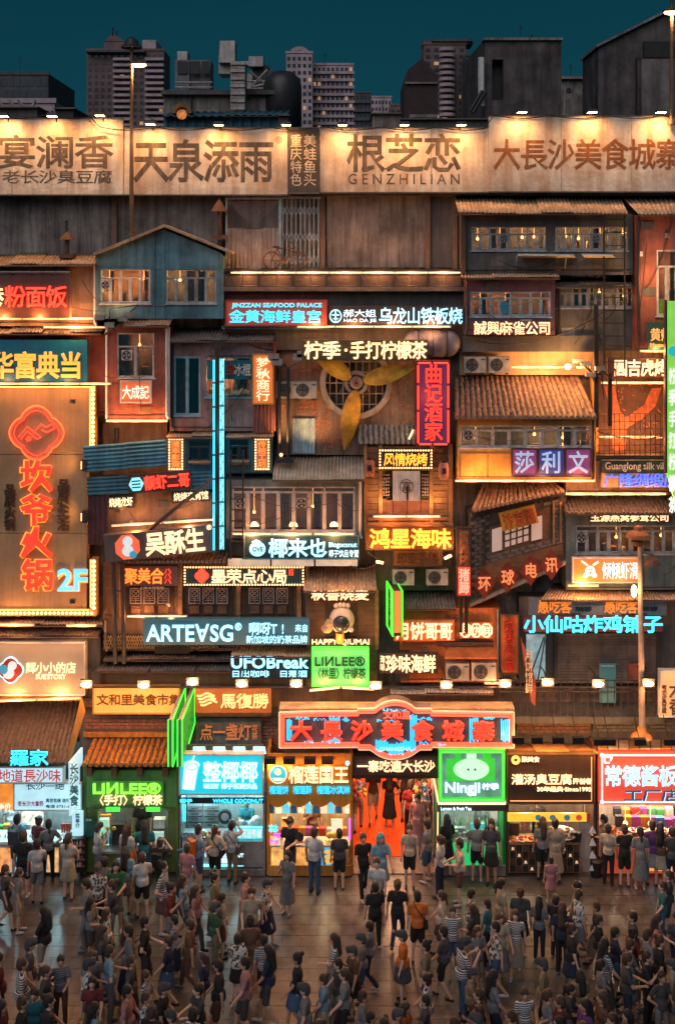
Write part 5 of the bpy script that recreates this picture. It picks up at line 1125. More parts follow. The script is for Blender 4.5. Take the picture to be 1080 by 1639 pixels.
# right recess
r = T('painted_wall', 'dark wall painted with a big salmon forked stroke behind the net fence', 'wall', P(1010, 730, -1.7)); pb(945, 600, 1110, 735, -1.7, .25).build('wall_face', mat('dark rust plaster', (.10,.05,.04), streak=.3), r)
MB().poly([(966,618),(983,618),(992,660),(1002,668),(1030,648),(1042,622),(1058,620),(1048,650),(1025,672),(1002,685),(1000,735),(980,735),(978,660)], -1.68, .01).build('painted_stroke', PR, r)
for q_ in ((947,600,957,735),(1064,600,1069,735)): pb(*q_, -1.5, .3).build('pillar', OCHW, r)
scrawl('paint_spots', r, [(985,615,1060,700,40)], -1.685, PR, 9)
sign('long rust board with four glowing white grill characters at right', 972, 573, 1090, 604, -.75, .12, paint('rust board', (.09,.04,.03)), txt=[('h','圓吉虎烤',982,575,1068,602,'warm',.045)], so=.06)
strip('thin orange tube run below the grill characters', 962, 1066, 613, -.9, 3, 'strip'); strip('thin orange tube run behind the net fence', 958, 1060, 700, -1.4, 3, 'strip')
r = T('net_fence', 'rusty square mesh fence on the ledge above the silk shop sign', 'fence', P(1010, 730, -.9))
for i in range(15): MB().tube(P(958+i*8.2,661,-.9), P(958+i*8.2,728,-.9), .012, 4).build('bar', STEEL, r)
for i in range(6): MB().tube(P(955,663+i*12.6,-.9), P(1075,661+i*12.6,-.9), .012, 4).build('rail', STEEL, r)
pb(948, 729, 1090, 737, -.85, 1).build('ledge', WOODD, r)
for x, yb, lb in ((954,684,'left'),(976,682,'right')):
    q = T('steel_post', f'{lb} of two black posts carrying bent floodlight arms', 'pole', P(x, yb, -.7)); pb(x-3, 487 if x < 970 else 597, x+3, yb, -.6, .1).build('post', BLACK, q); MB().path([P(x,605,-.55), P(x-14,590,-.5), P(x-24,582,-.5)], .03).path([P(x,600,-.55), P(x+8,590,-.5), P(x+12,640,-.5)], .02).build('arm', BLACK, q)
sign('dark green strip sign with pale serif latin silk shop words', 962, 737, 1096, 756, -.55, .12, paint('blackish green board', (.02,.045,.04)), txt=[('l','Guanglong silk village',968,740,1082,755,paint('pale serif letters', (.5,.42,.36)),.0)])
sign('tan sign with glowing blue silk shop characters', 962, 757, 1096, 780, -.55, .12, paint('tan board', (.32,.18,.10)), txt=[('h','广隆绸缎庄',966,758,1086,780,'blue',.02)], so=.05)
r = house('brown wall block behind the silk shop signs', 905, 738, 1110, 792, -.8, -2, BROWNW)
strip('bright tube run above the dark ribbed roof at right', 905, 1066, 791, -.3, 4, 'strip')
r = T('dark_ribbed_roof', 'dark ribbed tile roof between the tube run and the ginseng company name', 'roof', P(985, 822, -.5)); tiles(r, 905, 1085, 793, -1.4, 822, -.3, TILED, pitch=7, ends=False)
r = house('blue grey house with pale windows below the dark ribbed roof', 905, 822, 1110, 944, -.9, -2, GREYG, [(921,841,1096,887,10,dict(fm=FRW,lit=.25,tr=.2,fan=(0,),fr=2,lampn=2))])
sign('small glowing ginseng company characters under the dark ribbed roof', 942, 822, 1074, 835, -.7, .05, WOODD, txt=[('h','玉源燕窝参茸公司',944,822,1070,835,'warm',.04)])
r = sign('orange sign with white shrimp badge and pink outlined characters', 917, 894, 1024, 932, -.7, .12, em('orange lightbox', (1,.22,.02), .5, .15), fm=WHITE, txt=[('h','倾倾虾滑',963,899,1021,927,em('pinkish white face', (1,.7,.75), 1.2),.02)])
MB().disc(944, 914, 8, -.66, .03).disc(937, 921, 4, -.66, .03).disc(951, 921, 4, -.66, .03).path([P(940,905,-.65), P(930,898,-.65)], .03).path([P(948,905,-.65), P(957,899,-.65)], .03).build('shrimp_badge', em('badge cream', (1,.8,.6), 1.2), r); MB().disc(942,912,1.2,-.62,.01).disc(946,912,1.2,-.62,.01).disc(944,917,1.6,-.62,.01).build('badge_eyes', paint('red enamel',(.5,.03,.02)), r)
# grey brick tower
r = T('brick_tower', 'tilted grey brick house with a curved tile roof and four red diamonds', 'house', P(825, 965, -.7))
MB().poly([(750,822),(905,780),(905,905),(752,972)], -.95, 1.0).build('core_wall', mat('mortar', (.08,.065,.055)), r)
bm = None
for j in range(24):
    for i in range(12):
        x = 752+i*13+(6.5 if j % 2 else 0); y = 824+j*6.1-(x-752)*.27
        if x+12 > 905: continue
        if 781 < x+6 < 882 and y > 806 and y+(x-752)*.29 < 886+10: continue
        if y > 966-(x-752)*.43: continue
        if y < 790: continue
        a = P(x, y, -.95)
        if bm is None: o = MB().box(0, .195, -.03, 0, -.088, 0).build('brick', BRICKG, None); bm = o.data
        else: o = bpy.data.objects.new('brick', bm); COL.objects.link(o)
        o.parent = r; o.location = Vector((a.x, a.y-R.uniform(0, .012), a.z))-r.location; o.rotation_euler = (0, -.27, 0)
wf = MB().poly([(783,843),(880,812),(880,878),(783,900)], -.93, .06).build('window', WOOD, r)
for q_ in (((787,848),(803,843),(803,880),(787,884)), ((850,830),(867,825),(867,862),(850,866))): MB().poly(list(q_), -.88, .02).build('pane', em('milky lit pane', (.75,.5,.4), .42), wf)
for i in range(4):
    for j in range(3): x = 808+i*10; y = 846+j*11-(x-808)*.3; MB().poly([(x,y),(x+7,y-2),(x+7,y+6),(x,y+8)], -.88, .02).build('pane', em('milky lit pane', (.75,.5,.4), .42), wf)
for x in (773, 884, 895): MB().poly([(x,838-(x-773)*.28),(x+4,837-(x-773)*.28),(x+4,905-(x-773)*.3),(x,906-(x-773)*.3)], -.86, .06).build('corner_timber', WOODD if x < 800 else WOODL, r)
tiles(r, 756, 903, 778, -1.7, 818, -.4, TILEB, xb0=772, xb1=880, yf1=785, yb1=766, pitch=7.5, deck=TILED)
m = MB().tube(P(757,816,-.35), P(773,777,-1.6), .05, 8); m.build('hip_ridge', TILEB, r)
for i in range(17): x = 758+i*8.6; y = 828-(x-758)*.235; MB().tube(P(x,y,-.8), P(x,y,-.95), .04, 6).build('rafter_end', BLACK, r)
MB().poly([(755,822),(903,787),(903,792),(755,827)], -.85, .12).build('eave_board', WOODD, r)
MB().poly([(768,905),(900,870),(902,905),(770,960)], -.9, .05).build('plank_wall', WOOD, r); MB().poly([(752,966),(905,898),(905,904),(752,972)], -.75, .2).build('foot_beam', GALV, r)
sign('slanted amber board with three red characters on the grey brick house', 800, 814, 859, 844, -.55, .08, paint('amber board', (.55,.24,.02)), txt=[('h','汴京园',804,816,856,842,paint('red carved', (.35,.05,.015)),.035)], ang=14)
RD = paint('maroon lacquer', (.20,.03,.02))
for i, (ch, x, y) in enumerate((('环',775,934),('球',812,924),('电',849,913),('讯',882,904))):
    q = T('diamond_sign', f'maroon diamond plate with one gold character, {NTH[i]} of the four', 'sign', P(x, y, -.6), 'four diamond plates'); MB().poly([(x,y-25),(x+18,y-2),(x,y+25),(x-18,y+2)], -.62+.03*i, .05).build('plate', RD, q); row(q, ch, x-10, y-12, x+10, y+12, -.56+.03*i, em('old gold letters', (1,.30,.1), .6), .03)
r = T('tin_canopy', 'rusty lamp toned tin roof above the grey double sign at right', 'roof', P(970, 960, -.8)); corr(r, 865, 1100, 934, -1.9, 960, -.5, TIN, pitch=.09, xb0=885)
strip('bright tube at the left on the tin roof above the grey double sign', 908, 958, 938, -.6, 1, 'strip')
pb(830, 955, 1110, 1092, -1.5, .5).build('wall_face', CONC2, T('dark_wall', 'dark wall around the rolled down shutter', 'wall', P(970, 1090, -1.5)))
r = sign('long grey board printed twice with the same orange brush lettering', 846, 957, 1066, 985, -.75, .1, paint('pale grey board', (.25,.24,.24)), txt=[('h','愚吃客',860,960,914,982,em('amber letters', (1,.25,.02), .8),.05),('h','愚吃客',966,960,1020,982,em('amber letters', (1,.25,.02), .8),.05),('l','FOOD SHOP',921,971,946,978,STEEL),('l','FOOD SHOP',1026,971,1051,978,STEEL),('l','eat with joy every day',890,981,930,984,STEEL,.0),('l','eat with joy every day',995,981,1035,984,STEEL,.0)])
sign('wide red backed sign of cyan neon fried chicken characters', 838, 988, 1060, 1011, -.5, .1, paint('dark red strip', (.16,.03,.03)), txt=[('h','小仙咕炸鸡铺子',838,985,1060,1013,'cyan',.05)], so=.07)
r = T('roller_shutter', 'closed dark roller shutter behind the balcony railing', 'shutter', P(970, 1092, -1.3))
for i in range(17): pb(892, 1014+i*4.7, 1050, 1018.2+i*4.7, -1.28, .03).build('slat', mat('shutter slat', (.12,.105,.10), metal=.3, streak=.4), r)
MB().pb(886, 1012, 892, 1095, -1.24, .1).pb(1050, 1012, 1056, 1095, -1.24, .1).build('guide_rail', STEEL, r)
q = T('poster_stand', 'small teal poster stand behind the railing', 'sign', P(972, 1128, -1)); pb(959, 1062, 985, 1125, -1.1, .05).build('board', em('teal poster', (.0,.18,.22), .22), q); line(q, 'Fried chicken', 961, 1064, 983, 1067, -1.09, WHITE, 0); pb(1006, 1062, 1030, 1090, -1.15, .2).build('box', REDW, q)
r = T('framed_poster', 'steel framed pale poster beside the leaning sign at the shutter', 'sign', P(855, 1090, -1)); pb(842, 1014, 872, 1088, -1.0, .05).build('poster', em('pale cyan poster', (.2,.35,.4), .7, .5, 6), r); MB().path([P(840,1014,-.9), P(873,1014,-.9), P(860,1090,-.9), P(845,1090,-.9), P(870,1020,-.9)], .025).build('brace', DBLUE, r)
r = T('leaning_sign', 'long dark red board hanging at a slant with pale writing', 'sign', P(848, 1130, -.4)); MB().poly([(833,1020),(845,1050),(857,1090),(856,1130),(850,1125),(838,1060)], -.4, .06).build('board', paint('dull red board', (.22,.05,.03)), r); row(r, '月饼馆鲜', 840, 1040, 852, 1110, -.38, INKL, .02, v=True)
railing('long black balcony railing across the right under the shutter', 800, 1058, 1089, 1150, -.6, 24, STEEL, (0,.3,.95)); MB().pb(800, 1148, 1062, 1158, -.55, 1.2).build('slab', CONC2, T('balcony_slab', 'dark balcony slab carrying the right railing', 'balcony', P(930, 1156, -.6)))
sign('cream vertical lightbox with a column of dark discs at the right edge', 1056, 1074, 1100, 1147, -.3, .15, em('cream vertical box', (1,.5,.2), .62, .15), fm=WHITE, txt=[('v','老长沙臭豆腐',1058,1096,1066,1142,paint('old ink', (.12,.045,.015)),.06),('v','大香',1070,1090,1094,1145,paint('old ink', (.12,.045,.015)),.04)])
# green edge banner
r = T('banner_sign', 'very tall lime green light banner along the right edge', 'sign', P(1074, 830, .3)); MB().poly([(1067,482),(1100,482),(1100,880),(1067,757)], .3, .12).build('panel', em('lime banner', (.22,.62,.06), .85, .1), r)
MB().pb(1064, 480, 1067, 757, .34, .16).build('edge', STEEL, r); row(r, '柠季手打柠檬茶', 1068, 585, 1083, 825, .34, em('white banner letters', (.85,1,.8), 1.1), .012, v=True, fill=.8); MB().disc(1077, 562, 8, .34, .03).build('badge', em('teal badge', (.0,.4,.45), 1), r)
# ornate lamp
r = T('street_lamp', 'old double shaded lamp post standing in front of the right balcony', 'street lamp', P(1027, 1175, -.1)); MB().tube(P(1027,1178,-.1), P(1023,850,-.1), .09, 10, .06).build('pole', mat('pale lamp post', (.30,.24,.2)), r)
MB().lathe(P(1021,860,-.05), [(.36,.0),(.3,.1),(.12,.2),(.1,.3),(.03,.34)], 16).lathe(P(1019,866,-.05), [(.16,-.12),(.18,0),(.1,.12)], 12).build('lamp_shade', mat('rusty shade', (.16,.07,.04)), r)
MB().lathe(P(1043,898,-.05), [(.22,-.1),(.16,.05),(.06,.12),(.03,.2)], 14).build('lamp_shade', mat('rusty shade', (.16,.07,.04)), r); MB().tube(P(1025,885,-.1), P(1043,888,-.05), .02, 6).build('arm', STEEL, r)
MB().lathe(P(1026,1180,-.1), [(.3,0),(.24,.08),(.14,.14),(.1,.3)], 12).build('foot', mat('orange foot', (.4,.16,.05)), r)
MB().ball(P(1014,946,0), .1, 10, 8, (.8,.8,1.7)).build('bulb', em('bare lamp', (1,.6,.28), 16), r); lamp('POINT', P(1010, 946, .25), 34, (1,.45,.15), r, size=.08)
# ================================================================ band above the shops
r = T('lower_building', 'soot brown wall band running behind the signs over the shops', 'wall', P(540, 1205, -1.3))
pb(128, 1098, 1110, 1150, -1.7, .3).build('upper_face', BROWNW, r); pb(128, 1150, 1110, 1208, -1.1, .9).build('lower_face', CONC2, r)
pb(128, 1146, 1110, 1150, -1.05, .95).build('ledge', CONC2, r)
def bricks(label, x0, y0, x1, y1, d, m, bw=13, bh=5.4):
    q = T('brick_band', label, 'wall', P((x0+x1)/2, y1, d)); pb(x0, y0, x1, y1, d-.03, .12).build('mortar_bed', mat('mortar', (.08,.065,.055)), q)
    s = px(d); me = None; j = 0; y = y0+.5
    while y+bh <= y1+.6:
        x = x0+.5-(bw/2 if j % 2 else 0)
        while x+bw/2 < x1:
            xa = max(x, x0+.5); xb = min(x+bw-1, x1-.5)
            if xb-xa > bw-1.5:
                c = P(xa, y, d)
                if me is None: o = MB().box(0, (bw-1)*s, 0, .05, -(bh-1)*s, 0).build('brick', m, None); me = o.data
                else: o = bpy.data.objects.new('brick', me); COL.objects.link(o)
                o.parent = q; o.location = c+Vector((0, R.uniform(-.008, .012), 0))-q.location
            elif xb-xa > 2: pb(xa, y, xb, y+bh-1, d, .05).build('brick', m, q)
            x += bw
        y += bh; j += 1
bricks('red brown brick band above the orange tiled roof', 136, 1151, 280, 1172, -1.0, BRICKR)
bricks('small brick patch right of the dark stone tea sign', 418, 1150, 446, 1205, -1.0, BRICKR)
bricks('brick band above the brown tofu shop under the floodlight arms', 826, 1152, 945, 1178, -1.0, BRICKR)
bricks('grey brick band above the red duck shop at right', 948, 1150, 1095, 1172, -1.0, BRICKG, 18, 5.4)
r = T('tiled_canopy', 'big dark tiled roof over the leftmost shop', 'roof', P(50, 1225, -.3)); tiles(r, -40, 106, 1124, -2.0, 1222, .25, TILED, xb1=128, pitch=7.5, step=.2)
MB().poly([(130,1116),(136,1140),(112,1222),(104,1222)], -.2, .1).build('gable_board', OCHW, r)
r = T('tiled_canopy', 'orange glazed tiled roof over the green lemon tea shop', 'roof', P(205, 1228, 0)); tiles(r, 131, 277, 1181, -1.2, 1224, .35, TILEO, pitch=9.6, step=.15)
MB().pb(134, 1172, 280, 1180, -1.0, .3).build('ridge_beam', TILEO, r)
lamp('POINT', P(205, 1165, .6), 22, (1,.5,.15), r, size=.2)
sign('amber lightbox with seven brown food market characters', 150, 1101, 286, 1142, -.7, .2, em('amber lightbox', (1,.36,.06), .85, .12), fm=OCHW, txt=[('h','文和里美食市集',155,1111,290,1129,paint('old ink', (.12,.045,.015)),.04)], so=.02)
r = sign('ribbed orange brown sign with flame emblem and three gold characters', 312, 1102, 434, 1144, -.75, .16, em('ribbed amber board', (.45,.10,.012), .5), txt=[('h','馬復勝',353,1110,430,1134,em('pale gold letters', (1,.55,.2), 1.3),.045)])
m = MB(); 
for k in range(4): m.path([P(315+k*2+i*3.6, 1112+k*5+2.4*math.sin(i*.9+.5), -.70) for i in range(9-(k==3)*3)], .03, 5)
m.build('flame_emblem', em('pale gold letters', (1,.55,.2), 1.3), r)
for i in range(24): pb(313+i*5, 1102, 314.5+i*5, 1144, -.73, .02).build('rib', OCHW, r)
pb(312, 1144, 434, 1147, -.6, .2).build('shelf', WOODD, r)
r = sign('dark rough stone sign with brown brush tea lamp characters', 314, 1150, 418, 1190, -.8, .3, mat('rough stone', (.10,.10,.09), streak=.4, scale=4, bump=.6), txt=[('h','点一盏灯',320,1159,402,1185,em('dim ember letters', (.45,.13,.03), .7),.03),('v','花茶',403,1160,413,1184,em('dim ember letters', (.45,.13,.03), .7),.03)])
r = T('blade_sign', 'big green edged double blade sign hanging down between the amber signs, left of centre', 'sign', P(300, 1160, 0))
for off, nm in ((0,'a'), (-15,'b')):
    q = [P(311+off,1101,-1.05), P(291+off,1152,.4), P(291+off,1227,.4), P(311+off,1158,-1.05)]; w = Vector((.10,0,0)); q = [v-w for v in q]+q
    body_ = MB().add(q, [(0,1,2,3),(7,6,5,4),(0,4,5,1),(1,5,6,2),(2,6,7,3),(3,7,4,0)]).build('body', mat('grey strip', (.22,.20,.20)), r)
    e = Vector((.012,0,0)); c = sum(q[4:], Vector())/4; MB().add([c+(v-c)*.86+e for v in q[4:]], [(3,2,1,0)]).build('lit_face', em('deep green side face', (.01,.30,.02), .8, .6, 9), body_)
    for a, b in ((4,5),(5,6),(6,7),(7,4)): MB().tube(q[a]+e, q[b]+e, .024, 6).build('edge_tube', N['green'], body_)
    MB().tube(q[1]-e, q[2]-e, .02, 6).build('edge_tube', N['green'], body_)
NAMES11 = [(138,1096),(230,1097),(308,1092),(387,1095),(474,1095),(601,1098),(714,1097),(808,1095),(876,1093),(957,1095),(1037,1094)]
for i, (x, y) in enumerate(NAMES11):
    q = T('street_floodlight', f'dazzling floodlight in the row above the shop signs, {NTH[i]} from the left', 'floodlight', P(x, y, .2), 'row of dazzling floodlights above the shops')
    c = P(x, y, .2); MB().box(c.x-.17, c.x+.17, -.2, -.1, c.z-.1, c.z+.13).build('housing', STEEL, q)
    mb = MB(); mb.ball((c.x, -.21, c.z), .105, 14, 8, (1.35,.35,.62)); mb.build('lens', em('dazzling flood lens', (1,.60,.26), 40), q)
    MB().path([(c.x,-.12,c.z), (c.x,.4,c.z+.12), (c.x,1.0,c.z+.05)], .02).build('bracket', STEEL, q)
    lamp('POINT', (c.x, -.4, c.z-.02), 46, (1,.42,.15), q, size=.07)
MB().tube(P(130,1100,-.5), P(1060,1100,-.5), .025, 6).build('rail', STEEL, T('lamp_rail', 'long thin pipe that carries the row of dazzling floodlights', 'pipe', P(540,1100,-.5)))
# gate sign
r = T('gate_sign', 'great red neon gate sign over the entrance with a round bulge in its middle', 'sign', P(634, 1200, .1))
GP = mat('grey violet board', (.16,.12,.12), streak=.3)
def arcp(cx, cy, rad, a0, a1, n=12, asp=1.): return [(cx+rad*math.cos(math.radians(a0+(a1-a0)*i/n)), cy-asp*rad*math.sin(math.radians(a0+(a1-a0)*i/n))) for i in range(n+1)]
top = [(446,1139),(520,1137),(573,1137),(573,1133),(597,1133)]+arcp(632, 1152, 40, 150, 30, 14, .8)[1:-1]+[(668,1133),(690,1133),(690,1137),(823,1139)]
bot = [(823,1198),(690,1197),(690,1201),(672,1201)]+arcp(632, 1180, 46, -35, -145, 14, .8)[1:-1]+[(592,1201),(574,1201),(574,1197),(446,1198)]
MB().poly(top+bot, .1, .35).build('board', GP, r)
RED = em('coral border light', (1,.07,.03), 2.6)
def inset(pts, k, cx=634, cy=1168): return [(x+(k if x < cx else -k) if abs(x-cx) > 120 else x, y+(k if y < cy else -k)) for x, y in pts]
for k, rr, mm in ((4, .035, RED), (8, .025, RED), (1, .02, em('cream outline', (1,.55,.3), .9))):
    w = [P(x, y, .13) for x, y in inset(top+bot, k)]; MB().path(w+[w[0]], rr, 6).build('neon_tube', mm, r)
for i, ch in enumerate('大長沙美食城寨'):
    x = 482+i*48.6; dsz = 34
    row(r, ch, x-dsz/2, 1170-16, x+dsz/2, 1170+16, .22, em('scarlet neon letter', (1,.035,.012), 1.6), .035)
    row(r, ch, x-dsz/2-.8, 1170-16.5, x+dsz/2-.8, 1170+15.5, .19, em('dark red letter body', (.4,.01,.005), .6), .06, name='character_body')
CYB = em('sky blue neon', (.02,.42,.75), 1.9)
for (x0, x1, y0, y1) in ((460,468,1150,1188),(473,494,1147,1153),(503,522,1149,1154),(528,545,1146,1190),(549,560,1148,1156),(516,527,1184,1190),(488,500,1185,1190),(602,622,1184,1204),(623,645,1188,1210),(646,664,1184,1203),(657,668,1143,1186),(669,690,1147,1154),(672,684,1186,1192),(752,764,1149,1188),(802,814,1150,1188),(614,650,1135,1138),(775,790,1147,1152),(700,712,1190,1193),(604,612,1150,1156),(618,640,1152,1157)):
    x = x0
    m = MB()
    while x <= x1: m.tube(P(x, y0+R.uniform(0, 4), .15), P(x, y1-R.uniform(0, 4), .15), .022, 5); x += 3.0
    m.build('blue_tubes', CYB, r, kind='stuff')
row(r, '文和里', 613, 1138, 657, 1151, .2, RED, .02); line(r, 'CHANGSHA', 607, 1196, 658, 1202, .22, N['ice'], .02)
for (x0, x1) in ((447,612),(656,823)): pb(x0, 1134, x1, 1138, .12, .5).build('top_capping', mat('capping', (.3,.22,.15)), r)
lamp('POINT', P(520, 1215, .7), 10, (1,.2,.1), r, size=.3); lamp('POINT', P(745, 1130, .7), 5, (1,.2,.1), r, size=.3)
# arm lamps
def armlamp(i, x, y, y0, d, where, e=13):
    q = T('arm_lamp', f'black box lamp on a slanting arm over {where}, {NTH[i]} from the left', 'lamp', P(x, y, d)); c = P(x, y, d)
    MB().box(c.x-.16, c.x+.16, c.y-.08, c.y+.08, c.z-.08, c.z+.08).build('housing', BLACK, q); MB().box(c.x-.12, c.x+.12, c.y-.04, c.y+.06, c.z-.09, c.z-.082).build('lens', em('shop lamp lens', (1,.6,.25), 8), q)
    MB().tube(c, P(x-10, y0, d-.9), .012, 5).build('arm', BLACK, q)
    lamp('POINT', (c.x, c.y-.0, c.z-.2), e, (1,.5,.15), q, size=.08)
for i, x in enumerate((828,858,892,924,958,975,1023,1070)): armlamp(i, x, 1184 if i < 4 else 1187, 1142, .55, 'the shops at right')
for i, x in enumerate((432,463,496,524)): armlamp(i, x, 1217, 1200, .25, 'the durian shop', 9)
r = T('tin_eave', 'orange tin eave above the brown tofu shop', 'roof', P(880, 1204, 0)); corr(r, 810, 958, 1190, -.9, 1204, .1, mat('orange tin', (.5,.22,.06), metal=.2, streak=.3), amp=.004, pitch=.3)
r = T('plank_eave', 'eave of loose weathered boards above the red duck shop', 'roof', P(1020, 1202, 0))
for i in range(9): x = 956+i*17; A, B = P(x, 1186, -.9), P(x+15.5, 1200, .1); A2, B2 = P(x+15, 1186, -.9), P(x, 1200, .1); u = Vector((0,0,.03+R.uniform(0,.02))); MB().add([A, A2, B, B2, A+u, A2+u, B+u, B2+u], [(0,1,2,3),(4,7,6,5),(2,6,7,3),(1,5,6,2),(0,3,7,4)]).build('board', mat('grey boards', (.28,.2,.14), streak=.4) if i % 3 else WOODL, r)

# ================================================================ shops
GREENP = paint('lime green paint', (.12,.31,.08)); OLIVE = paint('olive green paint', (.12,.17,.04)); ORP = paint('orange paint', (.60,.22,.02)); SIL = mat('brushed steel', (.45,.46,.47), metal=.8, rough=.3, streak=.1)
BRP = paint('brown shop paint', (.07,.035,.025)); CREAM = paint('cream counter', (.6,.5,.38)); PK = [paint(f'pack colour {i}', c) for i, c in enumerate(((.6,.05,.03),(.05,.25,.5),(.7,.45,.05),(.1,.4,.12),(.7,.65,.55),(.45,.08,.3),(.8,.25,.04),(.03,.03,.04)))]
def shell(label, x0, x1, yt, wm, floor_t=1400, lightc=(1,.9,.75), e=60, back=-1.7, name='shop', sidew=4, ceil=1290, inner=None):
    r = T(name, label, 'shop', P((x0+x1)/2, 1400, 0)); zt = P(0, yt, 0).z; a, b = P(x0, 1400, 0).x, P(x1, 1400, 0).x; w = sidew*px(0)
    MB().box(a, a+w, 0, 1.1, 0, zt).build('side_pier', wm, r); MB().box(b-w, b, 0, 1.1, 0, zt).build('side_pier', wm, r)
    MB().box(a, b, -back, -back+.1, 0, zt).box(a, b, .2, -back, P(0,ceil,0).z+.25, P(0,ceil,0).z+.3).build('inner_wall', inner or ROOM, r)
    c = P((x0+x1)/2, ceil, 0)
    for u in (.25, .75): lamp('POINT', (a+(b-a)*u, .75, c.z+.05), e/2, lightc, r, size=.12)
    q = MB().box(a+.3, b-.3, .6, .68, c.z+.2, c.z+.24).build('ceiling_tube', em('shop tube', (1,.9,.75), 5), r)
    return r
def cup(p, h=.16, c=None, kids=None):
    return MB().lathe(p, [(h*.24,0),(h*.34,h*.85),(h*.36,h*.9),(h*.3,h)], 8)
def goods(r, x0, x1, y, d, n, name='cup', h=.16, cols=None, kind='cup', jit=0):
    for i in range(n):
        p = P(x0+(x1-x0)*(i+.5)/n+R.uniform(-1, 1), y, d+R.uniform(-.05, .05)); m = cols[i % len(cols)] if cols else R.choice(PK)
        s = R.uniform(.8, 1.15)
        if kind == 'cup': cup(p, h*s).build(name, m, r)
        elif kind == 'bottle': MB().lathe(p, [(h*.16,0),(h*.17,h*.55),(h*.07,h*.75),(h*.07,h)], 8).build(name, m, r)
        elif kind == 'box': MB().box(p.x-h*.45*s, p.x+h*.45*s, p.y-.06, p.y+.08, p.z, p.z+h*s).build(name, m, r)
        elif kind == 'bowl':
            o = MB().lathe(p, [(h*.4,0),(h*.75,h*.35),(h*.7,h*.35),(h*.2,h*.3)], 10).build(name, m, r)
            fm = MB(); [fm.ball((p.x+R.uniform(-h*.4,h*.4), p.y+R.uniform(-h*.4,h*.4), p.z+h*.38), h*.16, 6, 4) for _ in range(7)]; fm.build('food', R.choice([PK[0], PK[2], PK[6], mat('meat', (.25,.08,.03))]), o, kind='stuff')
def tray(label, x0, x1, y, d, dep, m, r, foodc, n=26, name='food_tray', h=.05, fs=.05):
    a, b = P(x0, y, d), P(x1, y, d); q = MB().box(a.x, b.x, a.y, a.y+dep, a.z-.04, a.z).build(name, m, r)
    fm = MB()
    for _ in range(n): fm.ball((R.uniform(a.x+.05,b.x-.05), R.uniform(a.y+.05,a.y+dep-.05), a.z+R.uniform(0,h)), fs*R.uniform(.7,1.3), 6, 4, (1,1,.7))
    fm.build('food_heap', foodc, q, kind='stuff')
def lightpics(r, x0, y0, x1, y1, d, n, cols, name='picture_panel'):
    for i in range(n):
        a = x0+(x1-x0)*i/n; b = x0+(x1-x0)*(i+1)/n-1; c = cols[i % len(cols)]; pb(a, y0, b, y1, d, .05).build(name, em(f'picture {c}', c, .75, .6, 7), r)
# -- shop 1
r = shell('leftmost shop of lit cyan panels selling stinky tofu', -40, 131, 1228, CONC2, lightc=(.45,.9,1), e=170, inner=mat('pale tile wall', (.4,.42,.42)))
lb = em('icy lightbox', (.50,.82,.92), .85, .12)
sign('icy lightbox strip with red brush characters of local flavour', -30, 1229, 101, 1253, .15, .2, lb, fm=WHITE, txt=[('h','地道長沙味',-2,1231,98,1252,em('red print', (.7,.02,.03), .5),.0)], so=.012)
sign('pair of cyan neon family name characters on the dark tiled roof', 19, 1200, 75, 1226, .3, .03, BLACK, txt=[('h','羅家',16,1200,78,1226,'cyan',.03)], so=.05)
r2 = sign('large icy lightbox with teal slogan below the local flavour strip', 23, 1255, 130, 1297, .05, .2, lb, fm=WHITE, txt=[('h','长沙一绝',42,1252,104,1264,em('teal print', (.0,.10,.13), .5),.0),('l','老长沙大香肠',29,1282,70,1290,em('plum print', (.3,.02,.1), .5),.0),('l','真空包装 送礼佳品',74,1278,124,1284,em('teal print', (.0,.10,.13), .5),.0),('l','电话 0731-6628',74,1288,124,1293,em('teal print', (.0,.10,.13), .5),.0)], so=.012)
sign('orange picture lightbox with half price characters at left edge', -30, 1255, 21, 1297, .05, .2, em('orange picture', (1,.3,.03), .8, .4, 4), txt=[('h','半价',-3,1286,18,1297,em('white face', (1,.85,.7), 1.1),.05)])
q = T('blade_lightbox', 'tall icy blade lightbox leaning out between the first two shops', 'sign', P(120, 1310, .3)); MB().add([P(110,1220,.9), P(130,1196,-.3), P(130,1280,-.3), P(111,1306,.9), P(113,1220,.9), P(133,1196,-.3), P(133,1280,-.3), P(114,1306,.9)], [(0,1,2,3),(4,7,6,5),(0,4,5,1),(3,2,6,7),(0,3,7,4),(1,5,6,2)]).build('panel', lb, q); row(q, '长沙美食', 112, 1222, 126, 1290, .95, em('teal print', (.0,.10,.13), .5), .02, v=True)
pb(-30, 1352, 108, 1398, .0, .5).build('counter', SIL, r); lightpics(r, -20, 1358, 95, 1396, .03, 6, [(.1,.35,.8),(.9,.35,.1),(.2,.6,.7),(.8,.15,.05),(.5,.75,.8),(.9,.5,.2)])
pb(-30, 1348, 110, 1352, .06, .7).build('worktop', WHITE, r); goods(r, -10, 60, 1348, -.2, 9, 'sauce_bottle', .22, kind='bottle'); tray('', 30, 90, 1346, -.45, .35, SIL, r, mat('meat', (.25,.08,.03)))
goods(r, -20, 50, 1330, -.8, 8, 'packet', .18, kind='box'); pb(30, 1300, 66, 1325, -1.2, .3).build('steam_wok', em('steel with painted glow', (.9,.75,.6), .7, .8, 9), r)  # wok emits by itself: its bright lit look is put into the material
for i in range(4): MB().lathe(P(100+i*4, 1318, -.4), [(.03,-.25),(.035,0)], 6).build('sausage', PK[0], r)
q = T('drink_fridge', 'black shelf rack of small bottles at the corner of the first shop', 'rack', P(118, 1398, .35)); pb(101, 1343, 136, 1397, .3, .4).build('cabinet', BLACK, q)
